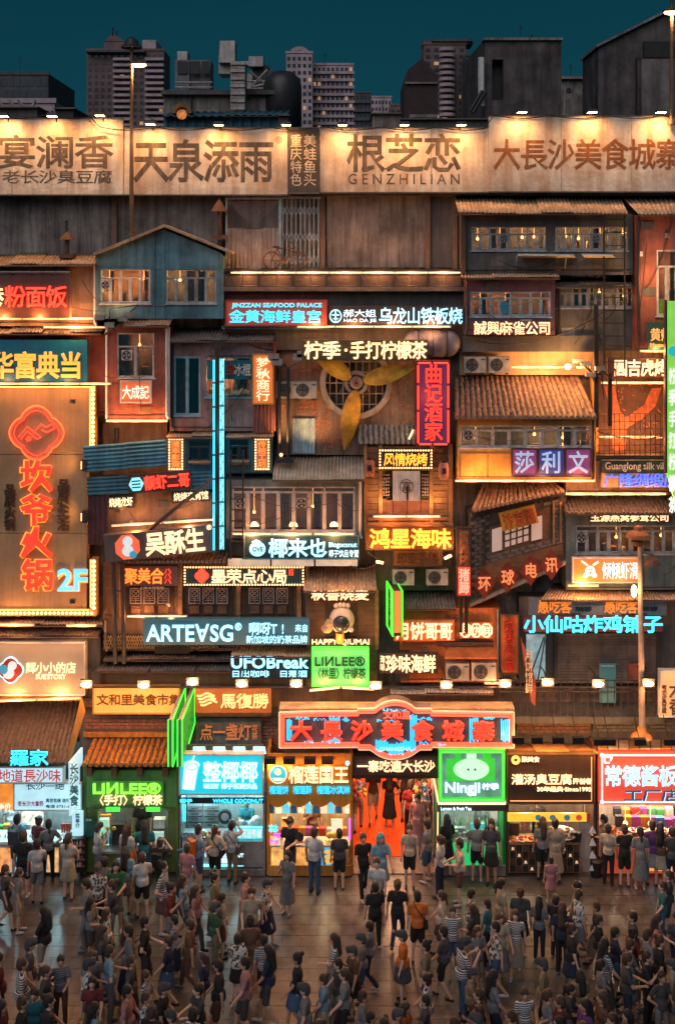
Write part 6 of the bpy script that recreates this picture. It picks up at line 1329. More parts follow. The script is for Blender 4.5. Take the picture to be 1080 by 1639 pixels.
for j in range(4):
    pb(102, 1354+j*11, 135, 1355+j*11, .37, .08).build('shelf', SIL, q); goods(q, 103, 134, 1354+j*11, .36, 8, 'bottle', .14, cols=[WHITE, PK[0], PK[4]], kind='bottle')
sign('small icy upright menu board on the pier between the first two shops', 116, 1299, 133, 1338, .3, .08, lb, txt=[('v','菜单价',121,1302,128,1325,em('teal print', (.0,.10,.13), .5),.0)], so=.012)
# -- shop 2
r = shell('olive green lemon tea shop with arched window under the orange roof', 133, 287, 1228, OLIVE, lightc=(.9,1,.75), e=50, sidew=5, inner=mat('dim shop wall', (.16,.14,.11)))
m = MB(); wall_holes(m, 138, 1232, 282, 1396, -.05, .2, [(157,1293,269,1363)]); m.build('front_wall', OLIVE, r)
pb(137, 1233, 283, 1292, -.01, .05).build('fascia', GREENP, r)
for x in (142, 182, 223, 264): pb(x-4, 1229, x+5, 1243, .25, .5).build('beam_end', WOOD, r)
s_ = sign('lime neon latin lettering over glowing white lemon tea characters', 148, 1250, 262, 1288, .12, .04, GREENP, txt=[('l','LIИLEE®',149,1253,258,1271,em('acid green letters', (.25,.9,.05), 1.5),.06),('h','〈手打〉柠檬茶',151,1272,260,1289,'warm',.045)], so=.06)
for x in (181, 245): MB().pb(x-11, 1293, x+11, 1299, .1, .05).build('green_plaque', N['green'], s_)
MB().ring(213, 1300, 62, 55, .02, .08, 20, 10, 170, asp=.18).build('arch_trim', GREENP, r)
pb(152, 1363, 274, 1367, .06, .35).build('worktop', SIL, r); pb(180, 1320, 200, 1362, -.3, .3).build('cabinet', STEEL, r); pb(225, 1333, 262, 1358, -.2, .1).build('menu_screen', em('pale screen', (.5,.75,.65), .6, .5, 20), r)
goods(r, 205, 268, 1362, -.1, 6, 'cup', .18, cols=[WHITE, CREAM, SIL]); goods(r, 160, 180, 1350, -.3, 3, 'bottle', .3, kind='bottle'); pb(159, 1312, 174, 1356, -.35, .2).build('display_case', em('mint display', (.4,.8,.6), .7, .5, 12), r)
pb(246, 1312, 264, 1326, -.4, .2).build('till', WHITE, r); pb(160, 1305, 178, 1320, -.5, .1).build('poster', PK[6], r); tray('', 205, 235, 1340, -.7, .3, SIL, r, PK[3], 12)
for x in (173, 183): MB().ball(P(x, 1326, -.1), .06, 8, 6).build('lemon', PK[2], r)
sign('small dark poster board with a pale square at the left of the green shop', 134, 1309, 151, 1340, .12, .06, paint('bottle green', (.01,.09,.06)), txt=[('l','SCAN',138,1311,147,1314,WHITE)])
# -- shop 3
r = shell('cyan coconut drink shop with a steel counter', 286, 425, 1275, SIL, lightc=(.45,.95,1), e=190, inner=mat('pale steel wall', (.3,.34,.35)))
cy3 = em('cyan lightbox', (.0,.52,.66), 1.0, .06)
r2 = sign('big cyan lightbox with white drink cup and three white coconut characters', 288, 1209, 420, 1271, .25, .25, cy3, fm=WHITE, txt=[('h','整椰椰',325,1219,413,1252,'white',.03),('l','WHOLE COCONUT',326,1255,350,1262,'white'),('h','椰子浆蔬饮品',354,1254,412,1263,'white',.02)], so=.03)
MB().poly([(295,1228),(317,1229),(311,1265),(292,1263)], .30, .03).build('cup_picture', N['white'], r2); MB().disc(307, 1225, 12.5, .30, .03, 20, .55).build('cup_lid', N['white'], r2); MB().ring(307, 1227, 10.5, 9, .32, .02, 18, asp=.5).build('lid_line', cy3, r2); MB().tube(P(307,1222,.31), P(311,1210,.31), .02, 6).build('straw', N['white'], r2)
for i in range(4): x = 309+i*32; MB().poly([(x,1196),(x+19,1196),(x+21,1207),(x,1207)], .05, .05).build('gap_light', em('cyan white gap', (.5,.9,.9), 1.1), r2)
pb(287, 1193, 421, 1208, -.1, .1).build('beam_board', CONC2, r2)
sign('dark strip with cyan latin coconut words under the big cyan lightbox', 286, 1278, 422, 1286, .1, .06, paint('navy board', (.01,.02,.025)), txt=[('l','WHOLE COCONUT',341,1279,421,1285,'cyan',.03),('l','椰子',288,1279,308,1285,'cyan',.03)], so=.03)
for i in range(2):
    for j in range(4): q = pb(300+i*26, 1290+j*9, 324+i*26, 1297+j*9, -.9, .2).build('drawer', SIL, r); MB().tube(P(306+i*26, 1294+j*9, -.87), P(318+i*26, 1294+j*9, -.87), .015, 5).build('handle', STEEL, q)
MB().disc(360, 1308, 11, -.8, .1).build('drum', STEEL, r); MB().disc(360, 1308, 6, -.78, .1).build('drum_face', SIL, r)
pb(291, 1290, 297, 1315, -.5, .05).build('tube_light', N['cyan'], r); pb(292, 1340, 375, 1345, .0, .5).build('worktop', SIL, r)
pb(292, 1345, 376, 1392, -.05, .5).build('counter', WHITE, r); pb(376, 1347, 421, 1388, .0, .5).build('fridge_body', SIL, r); pb(378, 1325, 420, 1343, -.1, .1).build('menu_screen', em('cyan menu', (.1,.7,.75), .9, .5, 25), r)
for i in range(5): pb(380+i*8, 1328, 386+i*8, 1341, -.08, .02).build('menu_picture', em('menu white', (.7,.85,.8), .9, .4, 20), r)
line(r, 'WHOLE COCONUT', 327, 1366, 390, 1372, -.0, N['white'], .03); line(r, '整椰椰', 350, 1374, 372, 1381, -.0, N['white'], .03)
pb(292, 1385, 390, 1387, .0, .1).build('kick_light', em('kick cyan', (.2,.8,.9), 2.5), r); goods(r, 318, 352, 1339, .1, 7, 'juice_cup', .17, cols=[PK[0],PK[4],PK[2]]); goods(r, 293, 318, 1339, -.1, 6, 'glass', .13, cols=[SIL]); pb(290, 1392, 424, 1402, .05, .6).build('step', CONC, r)
MB().ball(P(410,1314,-.4), .14, 10, 8).ball(P(402,1318,-.35), .1, 10, 8).build('bag_bundle', WHITE, r); goods(r, 378, 418, 1322, -.5, 6, 'jar', .14, cols=[SIL, WHITE])
# -- shop 4
r = shell('orange durian shop with scalloped awning and picture counter', 427, 565, 1206, ORP, lightc=(1,.72,.38), e=100, sidew=5, inner=mat('tan tile wall', (.5,.33,.18)))
pts = [(428,1207),(563,1207),(563,1282)]+[(563-i*2.25, 1283+9*abs(math.sin(i/60*math.pi*4))) for i in range(1, 60)]+[(428,1282)]
MB().poly(pts, .12, .08).build('fascia', ORP, r)
r2 = sign('white outlined durian king characters beside a cyan round badge', 461, 1226, 558, 1254, .18, .03, ORP, txt=[('h','榴莲国王',462,1226,558,1254,'warm',.035),('h','榴莲国王',462,1226,558,1254,'ice',.01)], so=.05)
MB().disc(445, 1240, 14.5, .22, .04).build('badge', N['warm'], r2); MB().disc(445, 1240, 13, .25, .03).build('badge_face', em('badge cyan', (.02,.5,.6), 1), r2); MB().disc(445, 1236, 5, .27, .02).poly([(436,1246),(454,1246),(450,1250),(440,1250)], .27, .02).build('badge_mark', N['warm'], r2); MB().disc(556,1222,3.5,.22,.03).build('badge_dot', N['ice'], r2)
for (x0, x1, s) in ((431,462,'榴莲饼'),(469,499,'榴莲酥'),(507,560,'榴莲冰淇淋')):
    row(r2, s, x0, 1258, x1, 1271, .2, CYB, .045)
for i in range(11):
    x = 434+i*12; col = (PK[1], em('cream picture', (1,.7,.4), 1.1, .5, 9), em('cyan picture', (.1,.6,.8), 1.0))[i % 3]; MB().poly([(x-5,1302),(x-5,1291-3*(i%3)),(x,1282-2*(i%2)),(x+5,1291-3*((i+1)%3)),(x+5,1302)], -.1, .04).build('picture_cutout', col, r)
pb(432, 1353, 560, 1356, .12, .5).build('worktop', CREAM, r); pb(432, 1356, 560, 1386, .05, .4).build('counter', ORP, r); pb(430, 1386, 562, 1402, .1, .6).build('step', OCHW, r)
lightpics(r, 434, 1357, 532, 1385, .08, 3, [(1,.5,.12),(1,.42,.1),(.08,.4,.6)]); 
for i in range(3): MB().disc(526, 1364+i*8, 7, .1+.01*i, .02, 14, .45).build('pancake_picture', em('pancake', (1,.5,.08), .9), r)
goods(r, 440, 555, 1352, -.1, 9, 'bowl', .2, cols=[CREAM, ORP, SIL], kind='bowl'); goods(r, 445, 555, 1336, -.6, 10, 'packet', .2, kind='box')
pb(450, 1309, 470, 1323, -.05, .04).build('price_board', em('amber board lit', (1,.4,.05), .8), r); row(r, '榴莲', 452, 1310, 468, 1316, -.03, DKL, .02)
for (s, x0, y0, x1, y1, c) in (('冰冰',430,1320,445,1332,'cyan'),('Fresh',438,1331,450,1341,'pink'),('Shop',432,1343,446,1350,'pink')): line(r, s, x0, y0, x1, y1, .1, N[c], .03)
pb(558, 1312, 561, 1345, .1, .06).build('violet_tube', em('violet tube', (.6,.1,1), 2), r); pb(530, 1312, 548, 1340, -.5, .05).build('price_list', em('cream list', (1,.75,.5), .9, .3, 20), r)
for i in range(3): m = MB().ball(P(527+i*7, 1337, -.1), .09, 8, 6); m.build('durian', PK[2], r)
MB().disc(478, 1340, 8, -.1, .05).build('round_pan', STEEL, r)
# -- entrance
r = T('entrance_hall', 'open entrance passage with white walls behind the red carpet', 'passage', P(632, 1400, -2)); xa, xb = P(563,0,0).x+.04, P(701,0,0).x-.04
zt = 2.75; HW = mat('pale hall wall', (.34,.27,.22), streak=.2); MB().box(xa-.12, xa, 1.1, 11, 0, zt).box(xb, xb+.12, 1.1, 11, 0, zt).box(xa, xb, 11, 11.1, 0, zt).box(xa, xb, .6, 11, zt, zt+.1).build('hall_wall', HW, r)
hf = MB(); 
for j in range(14):
    for i in range(4): w = (xb-xa)/4; MB().box(xa+w*i+.006, xa+w*(i+1)-.006, .05+j*.8, .05+(j+1)*.8-.01, 0, .012).build('floor_tile', mat('worn hall tile', (.27,.21,.17), rough=.35, streak=.3), r)
for y in (1.5, 4, 6.5, 9): 
    MB().box((xa+xb)/2-.5, (xa+xb)/2+.5, y, y+.12, zt-.05, zt-.01).build('ceiling_light', em('hall light', (1,.75,.5), 6), r); lamp('POINT', ((xa+xb)/2, y, zt-.2), 120, (1,.50,.27), r, size=.25)
cp = T('carpet', 'bright red orange carpet running into the entrance', 'carpet', (1.2, 1, .016)); a = G(566, 1372); MB().box(a.x, G(657,1372).x-.05, a.y, 10.5, .013, .028).build('carpet_cloth', mat('red orange carpet', (.80,.10,.012), rough=.95, streak=.15, var=.1, scale=6), cp)
sign('brown header over the entrance with glowing slogan characters', 566, 1213, 698, 1240, .05, .3, BRP, fm=WOODD, txt=[('h','一寨吃遍大长沙',571,1217,696,1236,'warm',.04)], so=.06)
MB().pb(563, 1240, 702, 1246, 0, .3).build('lintel', BRP, r)
for i, y in enumerate((1252, 1260)): pass
for k in range(9):   # hanging knot decorations
    x = (572,576,580,680,684,688,690,682,678)[k]; c = P(x, 1252+3*(k % 3), -1.5-.3*(k % 4)); m = MB()
    for i in range(5): m.ball((c.x+R.uniform(-.08,.08), c.y+R.uniform(-.08,.08), c.z-i*.09), .06, 7, 5)
    m.build('paper_ornament', PK[k % 7], r)
q = T('light_strip', 'slanting warm tube along the right side of the entrance', 'light', P(695, 1280, 0)); MB().tube(P(693,1242,-.4), P(701,1284,.05), .03, 6).build('tube', N['stripw'], q)
MB().tube(P(700.5,1300,.02), P(699,1398,.02), .02, 6).build('tube', N['stripw'], q)
for j in range(5):
    p = Vector((xb-.35, 2+j*1.6, 0)); q = T('display_rack', ['first display rack of colourful toys inside the right of the passage','second display rack of colourful toys deeper in the passage','third display rack of toys deep in the passage','fourth display rack near the end of the passage','last display rack at the far end of the passage'][j], 'rack', p)
    for k in range(3): MB().box(p.x-.2, p.x+.3, p.y-.5, p.y+.5, .3+k*.5, .34+k*.5).build('shelf', WHITE, q)
    for k in range(14): c = p+Vector((R.uniform(-.15,.2), R.uniform(-.45,.45), .36+.5*R.randint(0,2))); MB().ball(c+Vector((0,0,.07)), R.uniform(.06,.11), 7, 5).build('toy', R.choice(PK), q)
# -- shop 6
r = shell('green drink shop with mirror framed sign and bright serving window', 701, 809, 1200, paint('deep green paint', (.01,.20,.03)), lightc=(.8,1,.9), e=80, sidew=4, inner=mat('white tile wall', (.5,.52,.5)))
gl = em('vivid green face', (.03,.55,.03), .9, .15)
r2 = sign('rounded green framed sign with pale dumpling shaped face and white latin word', 706, 1204, 804, 1282, .15, .2, em('pale sign face', (.14,.3,.24), .6, .5, 3), txt=[('l','Ningji',712,1252,768,1274,'white',.05),('l','柠季',771,1254,798,1264,'white',.05)], so=.06)
MB().pb(702, 1202, 707, 1284, .28, .2).pb(803, 1202, 808, 1284, .28, .2).pb(702, 1200, 808, 1205, .28, .2).pb(702, 1279, 808, 1284, .28, .2).build('frame', gl, r2)
for (p_, q_) in (((705,1204),(805,1204)),((805,1204),(805,1281)),((805,1281),(705,1281)),((705,1281),(705,1204))): MB().tube(P(*p_,.32), P(*q_,.32), .025, 6).build('frame_tube', N['green'], r2)
MB().poly([(714,1215),(728,1215),(728,1202),(738,1202),(738,1215),(773,1215),(773,1202),(786,1202),(786,1215),(792,1215),(792,1250),(714,1250)], .2, .03).build('green_field', gl, r2)
fc = [(754+27*math.cos(a)*(1+.05*math.cos(2*a)), 1232+17*math.sin(a)) for a in [2*math.pi*i/28 for i in range(28)]]
MB().poly(fc, .24, .05).build('pale_face', em('pale mint face', (.55,.85,.6), 1.0), r2); MB().poly([(746,1218),(747,1203),(762,1203),(762,1218)], .26, .03).build('leaf_stem', em('pale mint face', (.55,.85,.6), 1.0), r2); MB().disc(749,1232,1.6,.27,.02).disc(760,1232,1.6,.27,.02).build('eyes', paint('teal ink', (.0,.12,.15)), r2)
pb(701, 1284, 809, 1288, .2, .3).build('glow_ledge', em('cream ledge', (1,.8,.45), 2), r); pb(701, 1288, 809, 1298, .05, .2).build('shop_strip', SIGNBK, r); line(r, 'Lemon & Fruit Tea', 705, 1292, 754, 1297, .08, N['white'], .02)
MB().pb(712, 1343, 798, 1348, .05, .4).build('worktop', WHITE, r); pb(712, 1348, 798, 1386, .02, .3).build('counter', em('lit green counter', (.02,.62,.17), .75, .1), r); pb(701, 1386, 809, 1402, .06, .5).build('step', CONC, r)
pb(753, 1318, 775, 1340, -.05, .05).build('menu_screen', em('teal menu', (.05,.5,.45), .8, .5, 25), r); goods(r, 714, 752, 1342, -.1, 6, 'cup', .2, cols=[WHITE, SIL, PK[3]]); goods(r, 778, 798, 1342, -.1, 3, 'blender', .3, cols=[WHITE], kind='bottle'); goods(r, 714, 798, 1322, -.7, 9, 'jar', .22, cols=[SIL, WHITE, PK[3], CREAM], kind='bottle'); pb(713, 1326, 745, 1342, -.15, .15).build('ice_case', SIL, r)
# -- shop 7
r = shell('brown stinky tofu shop with a lattice of dark squares on its counter', 810, 953, 1207, BRP, lightc=(1,.75,.48), e=75, sidew=4)
r2 = sign('brown sign with gold coin badge and glowing soup tofu characters', 812, 1208, 950, 1286, .15, .2, paint('dark brown board', (.06,.03,.02), streak=.4), fm=mat('bronze frame', (.2,.1,.05), metal=.4), txt=[('h','灌汤臭豆腐',818,1239,915,1256,'warm',.05),('l','开创者',916,1246,946,1255,'warm',.04),('l','30年经典·Since1992',859,1259,946,1267,'warm',.03),('h','聚美食',834,1211,863,1220,'warm',.03)], so=.05)
MB().ring(825, 1217, 7, 3, .2, .04, 20).build('coin_badge', em('gold neon', (1,.4,.08), 2.2), r2); outline(r2, [(816,1282),(946,1282),(946,1212)], .2, .015, em('thin amber line', (1,.4,.12), .9), closed=False)
q = T('picture_strip', 'yellow picture strip under the brown tofu sign', 'sign', P(880, 1312, .1)); pb(812, 1302, 938, 1315, .08, .06).build('panel', em('yellow picture strip', (1,.55,.03), .9, .1), q)
for i, x in enumerate((861,884,907,926)): MB().disc(x, 1309, 5, .1, .03, 14, .9).build('bowl_picture', em('bowl blue', (.02,.2,.3), .6) if i < 3 else em('bowl red', (.7,.05,.03), .7), q)
pb(940, 1302, 944, 1315, .1, .05).build('side_tag', PK[0], q)
pb(814, 1348, 928, 1352, .05, .5).build('worktop', WOODL, r); pb(814, 1352, 928, 1397, .0, .4).build('counter', WOODL, r)
for j in range(4):
    for i in range(11):
        x = 816+i*10.2; y = 1354+j*10.8; k_ = pb(x, y, x+8.6, y+9, .03+R.uniform(0,.015), .05).build('dark_tile', BLACK if (i+j) % 2 else WOODD, r)
        if (i*3+j) % 4 == 0: line(k_, '臭', x+2, y+2, x+6.6, y+7, .05, em('dim tile print', (1,.6,.35), .6), .0)
a = P(897, 1334, -.15); q = MB().lathe(a, [(.1,-.12),(.42,0),(.44,.02),(.38,0),(.1,-.06)], 20).build('big_pan', SIL, r); fm = MB(); [fm.ball((a.x+R.uniform(-.3,.3), a.y+R.uniform(-.3,.3), a.z+R.uniform(0,.06)), .05, 6, 4) for _ in range(60)]; fm.build('food_heap', mat('fried tofu', (.35,.22,.15)), q, kind='stuff')
goods(r, 822, 868, 1347, -.1, 5, 'bowl', .24, cols=[PK[0], WHITE, PK[6]], kind='bowl'); goods(r, 818, 870, 1328, -.5, 6, 'jar', .2, kind='bottle', cols=[WHITE, PK[2], PK[0]]); pb(816, 1318, 830, 1347, -.3, .2).build('dark_shelf', WOODD, r); goods(r, 914, 928, 1347, .0, 2, 'black_pot', .3, cols=[BLACK])
q = T('cloth_banner', 'grey hanging cloth at the right side of the tofu shop', 'banner', P(938, 1395, .1)); MB().add([P(926,1315,.0), P(945,1315,.1), P(944,1396,.15), P(932,1396,.05)], [(0,1,2,3)]).build('cloth', mat('grey cloth', (.25,.2,.18)), q)
# -- shop 8
r = shell('red duck shop with food trays at the right edge', 955, 1110, 1204, REDW, lightc=(1,.8,.55), e=120, sidew=3, inner=mat('cream tile wall', (.5,.42,.34)))
r2 = sign('bright coral sign with icy duck characters and outlined factory store line', 959, 1206, 1120, 1288, .2, .22, em('coral lightbox', (.75,.055,.02), .95, .08), txt=[('h','常德酱板鸭',966,1225,1112,1259,'ice',.03),('h','工厂店',997,1263,1088,1283,em('deep blue face', (.0,.05,.12), .5),.05),('h','工厂店',998.5,1264,1089.5,1284,'ice',.0)], so=.05)
for q_ in (((963,1209),(1115,1209)),((963,1209),(963,1284)),((963,1284),(1115,1284))): MB().tube(P(*q_[0],.26), P(*q_[1],.26), .02, 6).build('border_tube', N['white'], r2)
for y in (1209, 1284): MB().disc(963, y, 3, .28, .03).build('border_knob', N['ice'], r2)
MB().path([P(967,1212,.25), P(967,1221,.25), P(975,1221,.25)], .02).path([P(970,1212,.25), P(979,1212,.25), P(976,1218,.25)], .02).build('small_logo', N['white'], r2)
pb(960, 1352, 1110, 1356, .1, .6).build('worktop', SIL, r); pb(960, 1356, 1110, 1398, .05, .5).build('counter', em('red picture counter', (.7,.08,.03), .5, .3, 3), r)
for i in range(5): tray('', 984+i*24, 1006+i*24, 1349, -.0, .55, WHITE, r, mat(['roast duck','spiced duck','dark duck'][i % 3], [(.28,.07,.03),(.4,.12,.04),(.14,.05,.03)][i % 3], rough=.35), 34, fs=.07, h=.12)
goods(r, 985, 1100, 1322, -.6, 9, 'packet', .26, kind='box'); goods(r, 980, 1090, 1306, -1.0, 8, 'packet', .24, kind='box'); goods(r, 1005, 1100, 1332, -.25, 6, 'plate', .2, cols=[WHITE], kind='bowl')
row(r, '批发', 1040, 1362, 1078, 1386, .1, N['ice'], .04); pb(1035, 1388, 1075, 1394, .12, .02).build('gold_strip', em('thin amber line', (1,.4,.12), .9), r)
for x, k in ((1000,0),(1040,1)): q2 = P(x, 1318, -.2); MB().tube((q2.x,q2.y,q2.z), (q2.x,q2.y,q2.z+.5), .008, 4).ball((q2.x,q2.y,q2.z), .07, 8, 6).build('hanging_bulb', N['bulb'], r)
for k in range(4): m = MB(); p = P(948, 1322+k*20, .2); m.poly([(948,1322+k*20),(954,1334+k*20),(943,1334+k*20)], .2, .05).build('bunting', WHITE, bpy.data.objects['cloth_banner'])
q = T('stool', 'black round bin in front of the red pillar', 'bin', G(953, 1402)); p = G(953, 1402); MB().lathe(p, [(.14,0),(.2,.42),(.21,.44),(.15,.5)], 14).build('bin_body', BLACK, q)
q = T('railing_barrier', 'low blue crowd barrier left of the coconut shop', 'railing', G(290, 1400)); a, b = G(284,1412), G(322,1396)
for z in (.1, .45, .85): MB().tube((a.x,a.y,z), (b.x,b.y,z), .02, 6).build('rail', DBLUE, q)
for i in range(6): u = i/5; MB().tube((a.x+(b.x-a.x)*u, a.y+(b.y-a.y)*u, 0), (a.x+(b.x-a.x)*u, a.y+(b.y-a.y)*u, .85), .016, 5).build('bar', DBLUE, q)
# loose cables crossing the stack
for i, (p0, p1, sag, lb) in enumerate((((480,1140,-.3),(455,1098,-1),.1,'thin black stay cable beside the gate sign'),((356,520,-.8),(445,560,-.9),.2,'sagging cable from the terrace to the floodlight post'),((725,600,-.5),(760,590,-.8),.1,'cable on the left verge of the big tiled roof'),((955,690,-.6),(1066,697,-.7),.15,'sagging black cable before the net fence'),((760,545,-.9),(965,500,-.6),.4,'long sagging cable below the blue window band'),((608,898,-.3),(560,905,-.6),.15,'cable from the left orange spotlight'),((700,832,-.6),(752,846,-.4),.12,'cable bundle by the timber house corner'),((165,855,-.6),(185,905,-.6),.1,'cable dropping beside the octagon badge sign'))):
    A, B = P(*p0), P(*p1); pts = [A.lerp(B, t/10)+Vector((0,0,-sag*4*(t/10)*(1-t/10))) for t in range(11)]; q = T('cable', lb, 'cable', A); MB().path(pts, .014, 4).build('wire', BLACK, q)
# ================================================================ people
BLOBS = {}
def capsule(mb, a, b, ra, rb, n=10):
    mb.tube(a, b, ra, n, rb); mb.ball(a, ra, n, 6); mb.ball(b, rb, n, 6)
def ARM(name):
    s = {'down': ((.235,.0,1.09), (.245,.07,.85)), 'phone': ((.235,.10,1.12), (.10,.30,1.33)), 'hip': ((.36,-.06,1.13), (.17,.02,1.0)), 'fwd': ((.22,.10,1.12), (.10,.34,1.10)),
         'swingf': ((.23,.10,1.11), (.22,.28,.93)), 'swingb': ((.24,-.12,1.11), (.25,-.13,.86)), 'up': ((.27,.12,1.38), (.09,.13,1.58))}
    return s[name]
LEGS = {'stand': ((.095,0,.90),(.10,.01,.49),(.105,-.02,.08), (.09,0,.90),(.10,.03,.49),(.12,.02,.08)), 'walk': ((.09,0,.90),(.10,.17,.52),(.095,.22,.09), (.09,0,.90),(.09,.05,.47),(.10,-.24,.14)),
        'lean': ((.09,0,.90),(.11,.0,.49),(.12,-.04,.08), (.09,0,.90),(.10,.12,.50),(.11,.06,.08))}
POSES = {'a': ('down','down','stand'), 'b': ('phone','down','lean'), 'c': ('hip','down','stand'), 'd': ('swingf','swingb','walk'), 'e': ('fwd','fwd','stand'), 'f': ('phone','phone','stand'), 'g': ('up','down','lean'), 'h': ('down','swingf','walk'), 'i': ('hip','fwd','lean')}
def sgn(p, s): return Vector((p[0]*s, p[1], p[2]))
def body(mb, pose, g=0.):
    R_, L_, lg = POSES[pose]; l = LEGS[lg]
    mb.ball((0,-.01,1.24), .165+g, 12, 8, (1.0,.66,1.05)); mb.ball((0,0,1.02), .14+g, 12, 8, (1,.72,1.0)); mb.ball((0,-.01,.92), .16+g, 12, 8, (1.02,.74,.75))
    mb.tube((0,0,1.36), (0,.012,1.50), .058, 10, .05); capsule(mb, (-.13,-.01,1.365), (.13,-.01,1.365), .065+g, .065+g)
    mb.ball((0,.018,1.585), .098, 14, 10, (.86,1.0,1.22)); mb.ball((0,.055,1.535), .062, 10, 8, (.9,.9,.9)); mb.tube((0,.10,1.60), (0,.128,1.565), .012, 6, .018)
    for s in (-1, 1): mb.ball((s*.086,.01,1.575), .024, 8, 6, (.5,.9,1.3))
    for s, nm, k in ((1, R_, 0), (-1, L_, 3)):
        e, w = ARM(nm); e, w = sgn(e, s), sgn(w, s); sh = Vector((s*.185,-.01,1.365))
        capsule(mb, sh, e, .052, .04); capsule(mb, e, w, .04, .026)
        dr = (w-e).normalized(); side = dr.cross(Vector((0,1,0)) if abs(dr.y) < .8 else Vector((0,0,1))).normalized(); hd = w+dr*.045; capsule(mb, w, hd, .026, .032, 8); cu = dr.cross(side)
        for f, ln in ((-.027,.055), (-.009,.068), (.009,.064), (.027,.05)): p = hd+side*f+dr*.02; q = p+dr*ln*.6+cu*.006; capsule(mb, p, q, .0095, .009, 6); capsule(mb, q, q+dr*ln*.35+cu*.022, .009, .008, 6)
        p = w+dr*.02+side*.03*s; capsule(mb, p, p+dr*.04+side*.022*s+cu*.012, .011, .009, 6)
        h, kn, an = sgn(l[k], s), sgn(l[k+1], s), sgn(l[k+2], s)
        capsule(mb, h, kn, .083, .056); capsule(mb, kn, an, .055, .034); mb.ball(kn.lerp(an,.28)-Vector((0,.012,0)), .056, 10, 8, (.9,.9,1.6))
        capsule(mb, an+Vector((0,-.015,-.035)), an+Vector((0,.14,-.05)), .036, .028, 8)
def shirt(mb, pose, long=False):
    R_, L_, lg = POSES[pose]; g = .008
    mb.ball((0,-.01,1.24), .168+g, 12, 8, (1.02,.72,1.05)); mb.ball((0,0,1.04), .150+g, 12, 8, (1.02,.76,1.0)); mb.tube((0,0,.90), (0,0,1.06), .175, 14, .165); capsule(mb, (-.13,-.01,1.362), (.13,-.01,1.362), .07+g*.5, .07+g*.5); mb.tube((0,0,1.36),(0,.005,1.435),.08,10,.062)
    for s, nm in ((1, R_), (-1, L_)):
        e, w = ARM(nm); e, w = sgn(e, s), sgn(w, s); sh = Vector((s*.185,-.01,1.362)); t = .62
        capsule(mb, sh, sh.lerp(e, t), .062, .060)
        if long: capsule(mb, sh, e, .066, .056); capsule(mb, e, e.lerp(w, .85), .056, .042)
def lower(mb, lg, kind):
    l = LEGS[lg]; mb.ball((0,-.01,.93), .172, 12, 8, (1.03,.80,.75))
    if kind == 'skirt': mb.tube((0,0,.99), (0,.03 if lg == 'walk' else 0,.56), .150, 16, .235); return
    if kind == 'longskirt': mb.tube((0,0,.99), (0,.03 if lg == 'walk' else 0,.33), .150, 16, .255); return
    for s, k in ((1,0),(-1,3)):
        h, kn, an = sgn(l[k], s), sgn(l[k+1], s), sgn(l[k+2], s)
        if kind == 'shorts': capsule(mb, h, h.lerp(kn, .82), .10, .088)
        else: capsule(mb, h, kn, .098, .072); capsule(mb, kn, kn.lerp(an, .95), .072, .055)
def shoes(mb, lg, w_):
    l = LEGS[lg]
    for s, k in (((1,0),(-1,3))[w_],): an = sgn(l[k+2], s); capsule(mb, an+Vector((0,-.03,-.04)), an+Vector((0,.15,-.048)), .044, .036, 8)
def hair(mb, kind):
    mb.ball((0,-.006,1.622), .112, 14, 10, (.93,1.02,1.05)); mb.ball((0,-.04,1.575), .10, 12, 8, (.98,.85,1.15))
    if kind == 'long': capsule(mb, (0,-.07,1.58), (0,-.125,1.26), .10, .085); mb.ball((0,-.12,1.22), .08, 10, 8, (1.2,.6,1.1)); capsule(mb, (-.085,.01,1.56), (-.10,0,1.36), .025, .03); capsule(mb, (.085,.01,1.56), (.10,0,1.36), .025, .03)
    if kind == 'bun': mb.ball((0,-.11,1.70), .055, 10, 8)
    if kind == 'tail': capsule(mb, (0,-.12,1.66), (0,-.17,1.40), .04, .03)
    if kind == 'cap': mb.tube((0,.06,1.655), (0,.17,1.645), .085, 12, .07)
jobs = {}
def job(key, fn, *a, vox=.014, dec=.4, smooth=3):
    mb = MB(); fn(mb, *a); me = bpy.data.meshes.new('m'); me.from_pydata(mb.v, [], mb.f); me.update(); o = bpy.data.objects.new('m', me); COL.objects.link(o)
    m = o.modifiers.new('r', 'REMESH'); m.mode = 'VOXEL'; m.voxel_size = vox; m.use_smooth_shade = True
    m = o.modifiers.new('s', 'SMOOTH'); m.factor = .5; m.iterations = smooth; m = o.modifiers.new('d', 'DECIMATE'); m.ratio = dec; jobs[key] = o
for k in POSES: job('body_'+k, body, k, vox=.0105, dec=.28, smooth=2)
for k in POSES: job('shirt_'+k, shirt, k, vox=.02)
for k in ('a','b','f'): job('jacket_'+k, shirt, k, True, vox=.02)
for lg in LEGS:
    for kd in ('skirt','longskirt','shorts','trousers'): job(kd+'_'+lg, lower, lg, kd, vox=.02)
    for k_ in (0, 1): job(f'shoe{k_}_'+lg, shoes, lg, k_, vox=.016)
for h_ in ('short','long','bun','tail','cap'): job('hair_'+h_, hair, h_, vox=.014)
dg = bpy.context.evaluated_depsgraph_get()
for k, o in jobs.items():
    me = bpy.data.meshes.new_from_object(o.evaluated_get(dg)); me.name = k
    if not me.materials: me.materials.append(None)
    BLOBS[k] = me
for o in jobs.values(): bpy.data.objects.remove(o)
mb = MB(); [mb.ball((s*.035,.098,1.60), .012, 6, 4) for s in (-1, 1)]; me = bpy.data.meshes.new('eyes'); me.from_pydata(mb.v, [], mb.f); me.materials.append(None); BLOBS['eyes'] = me
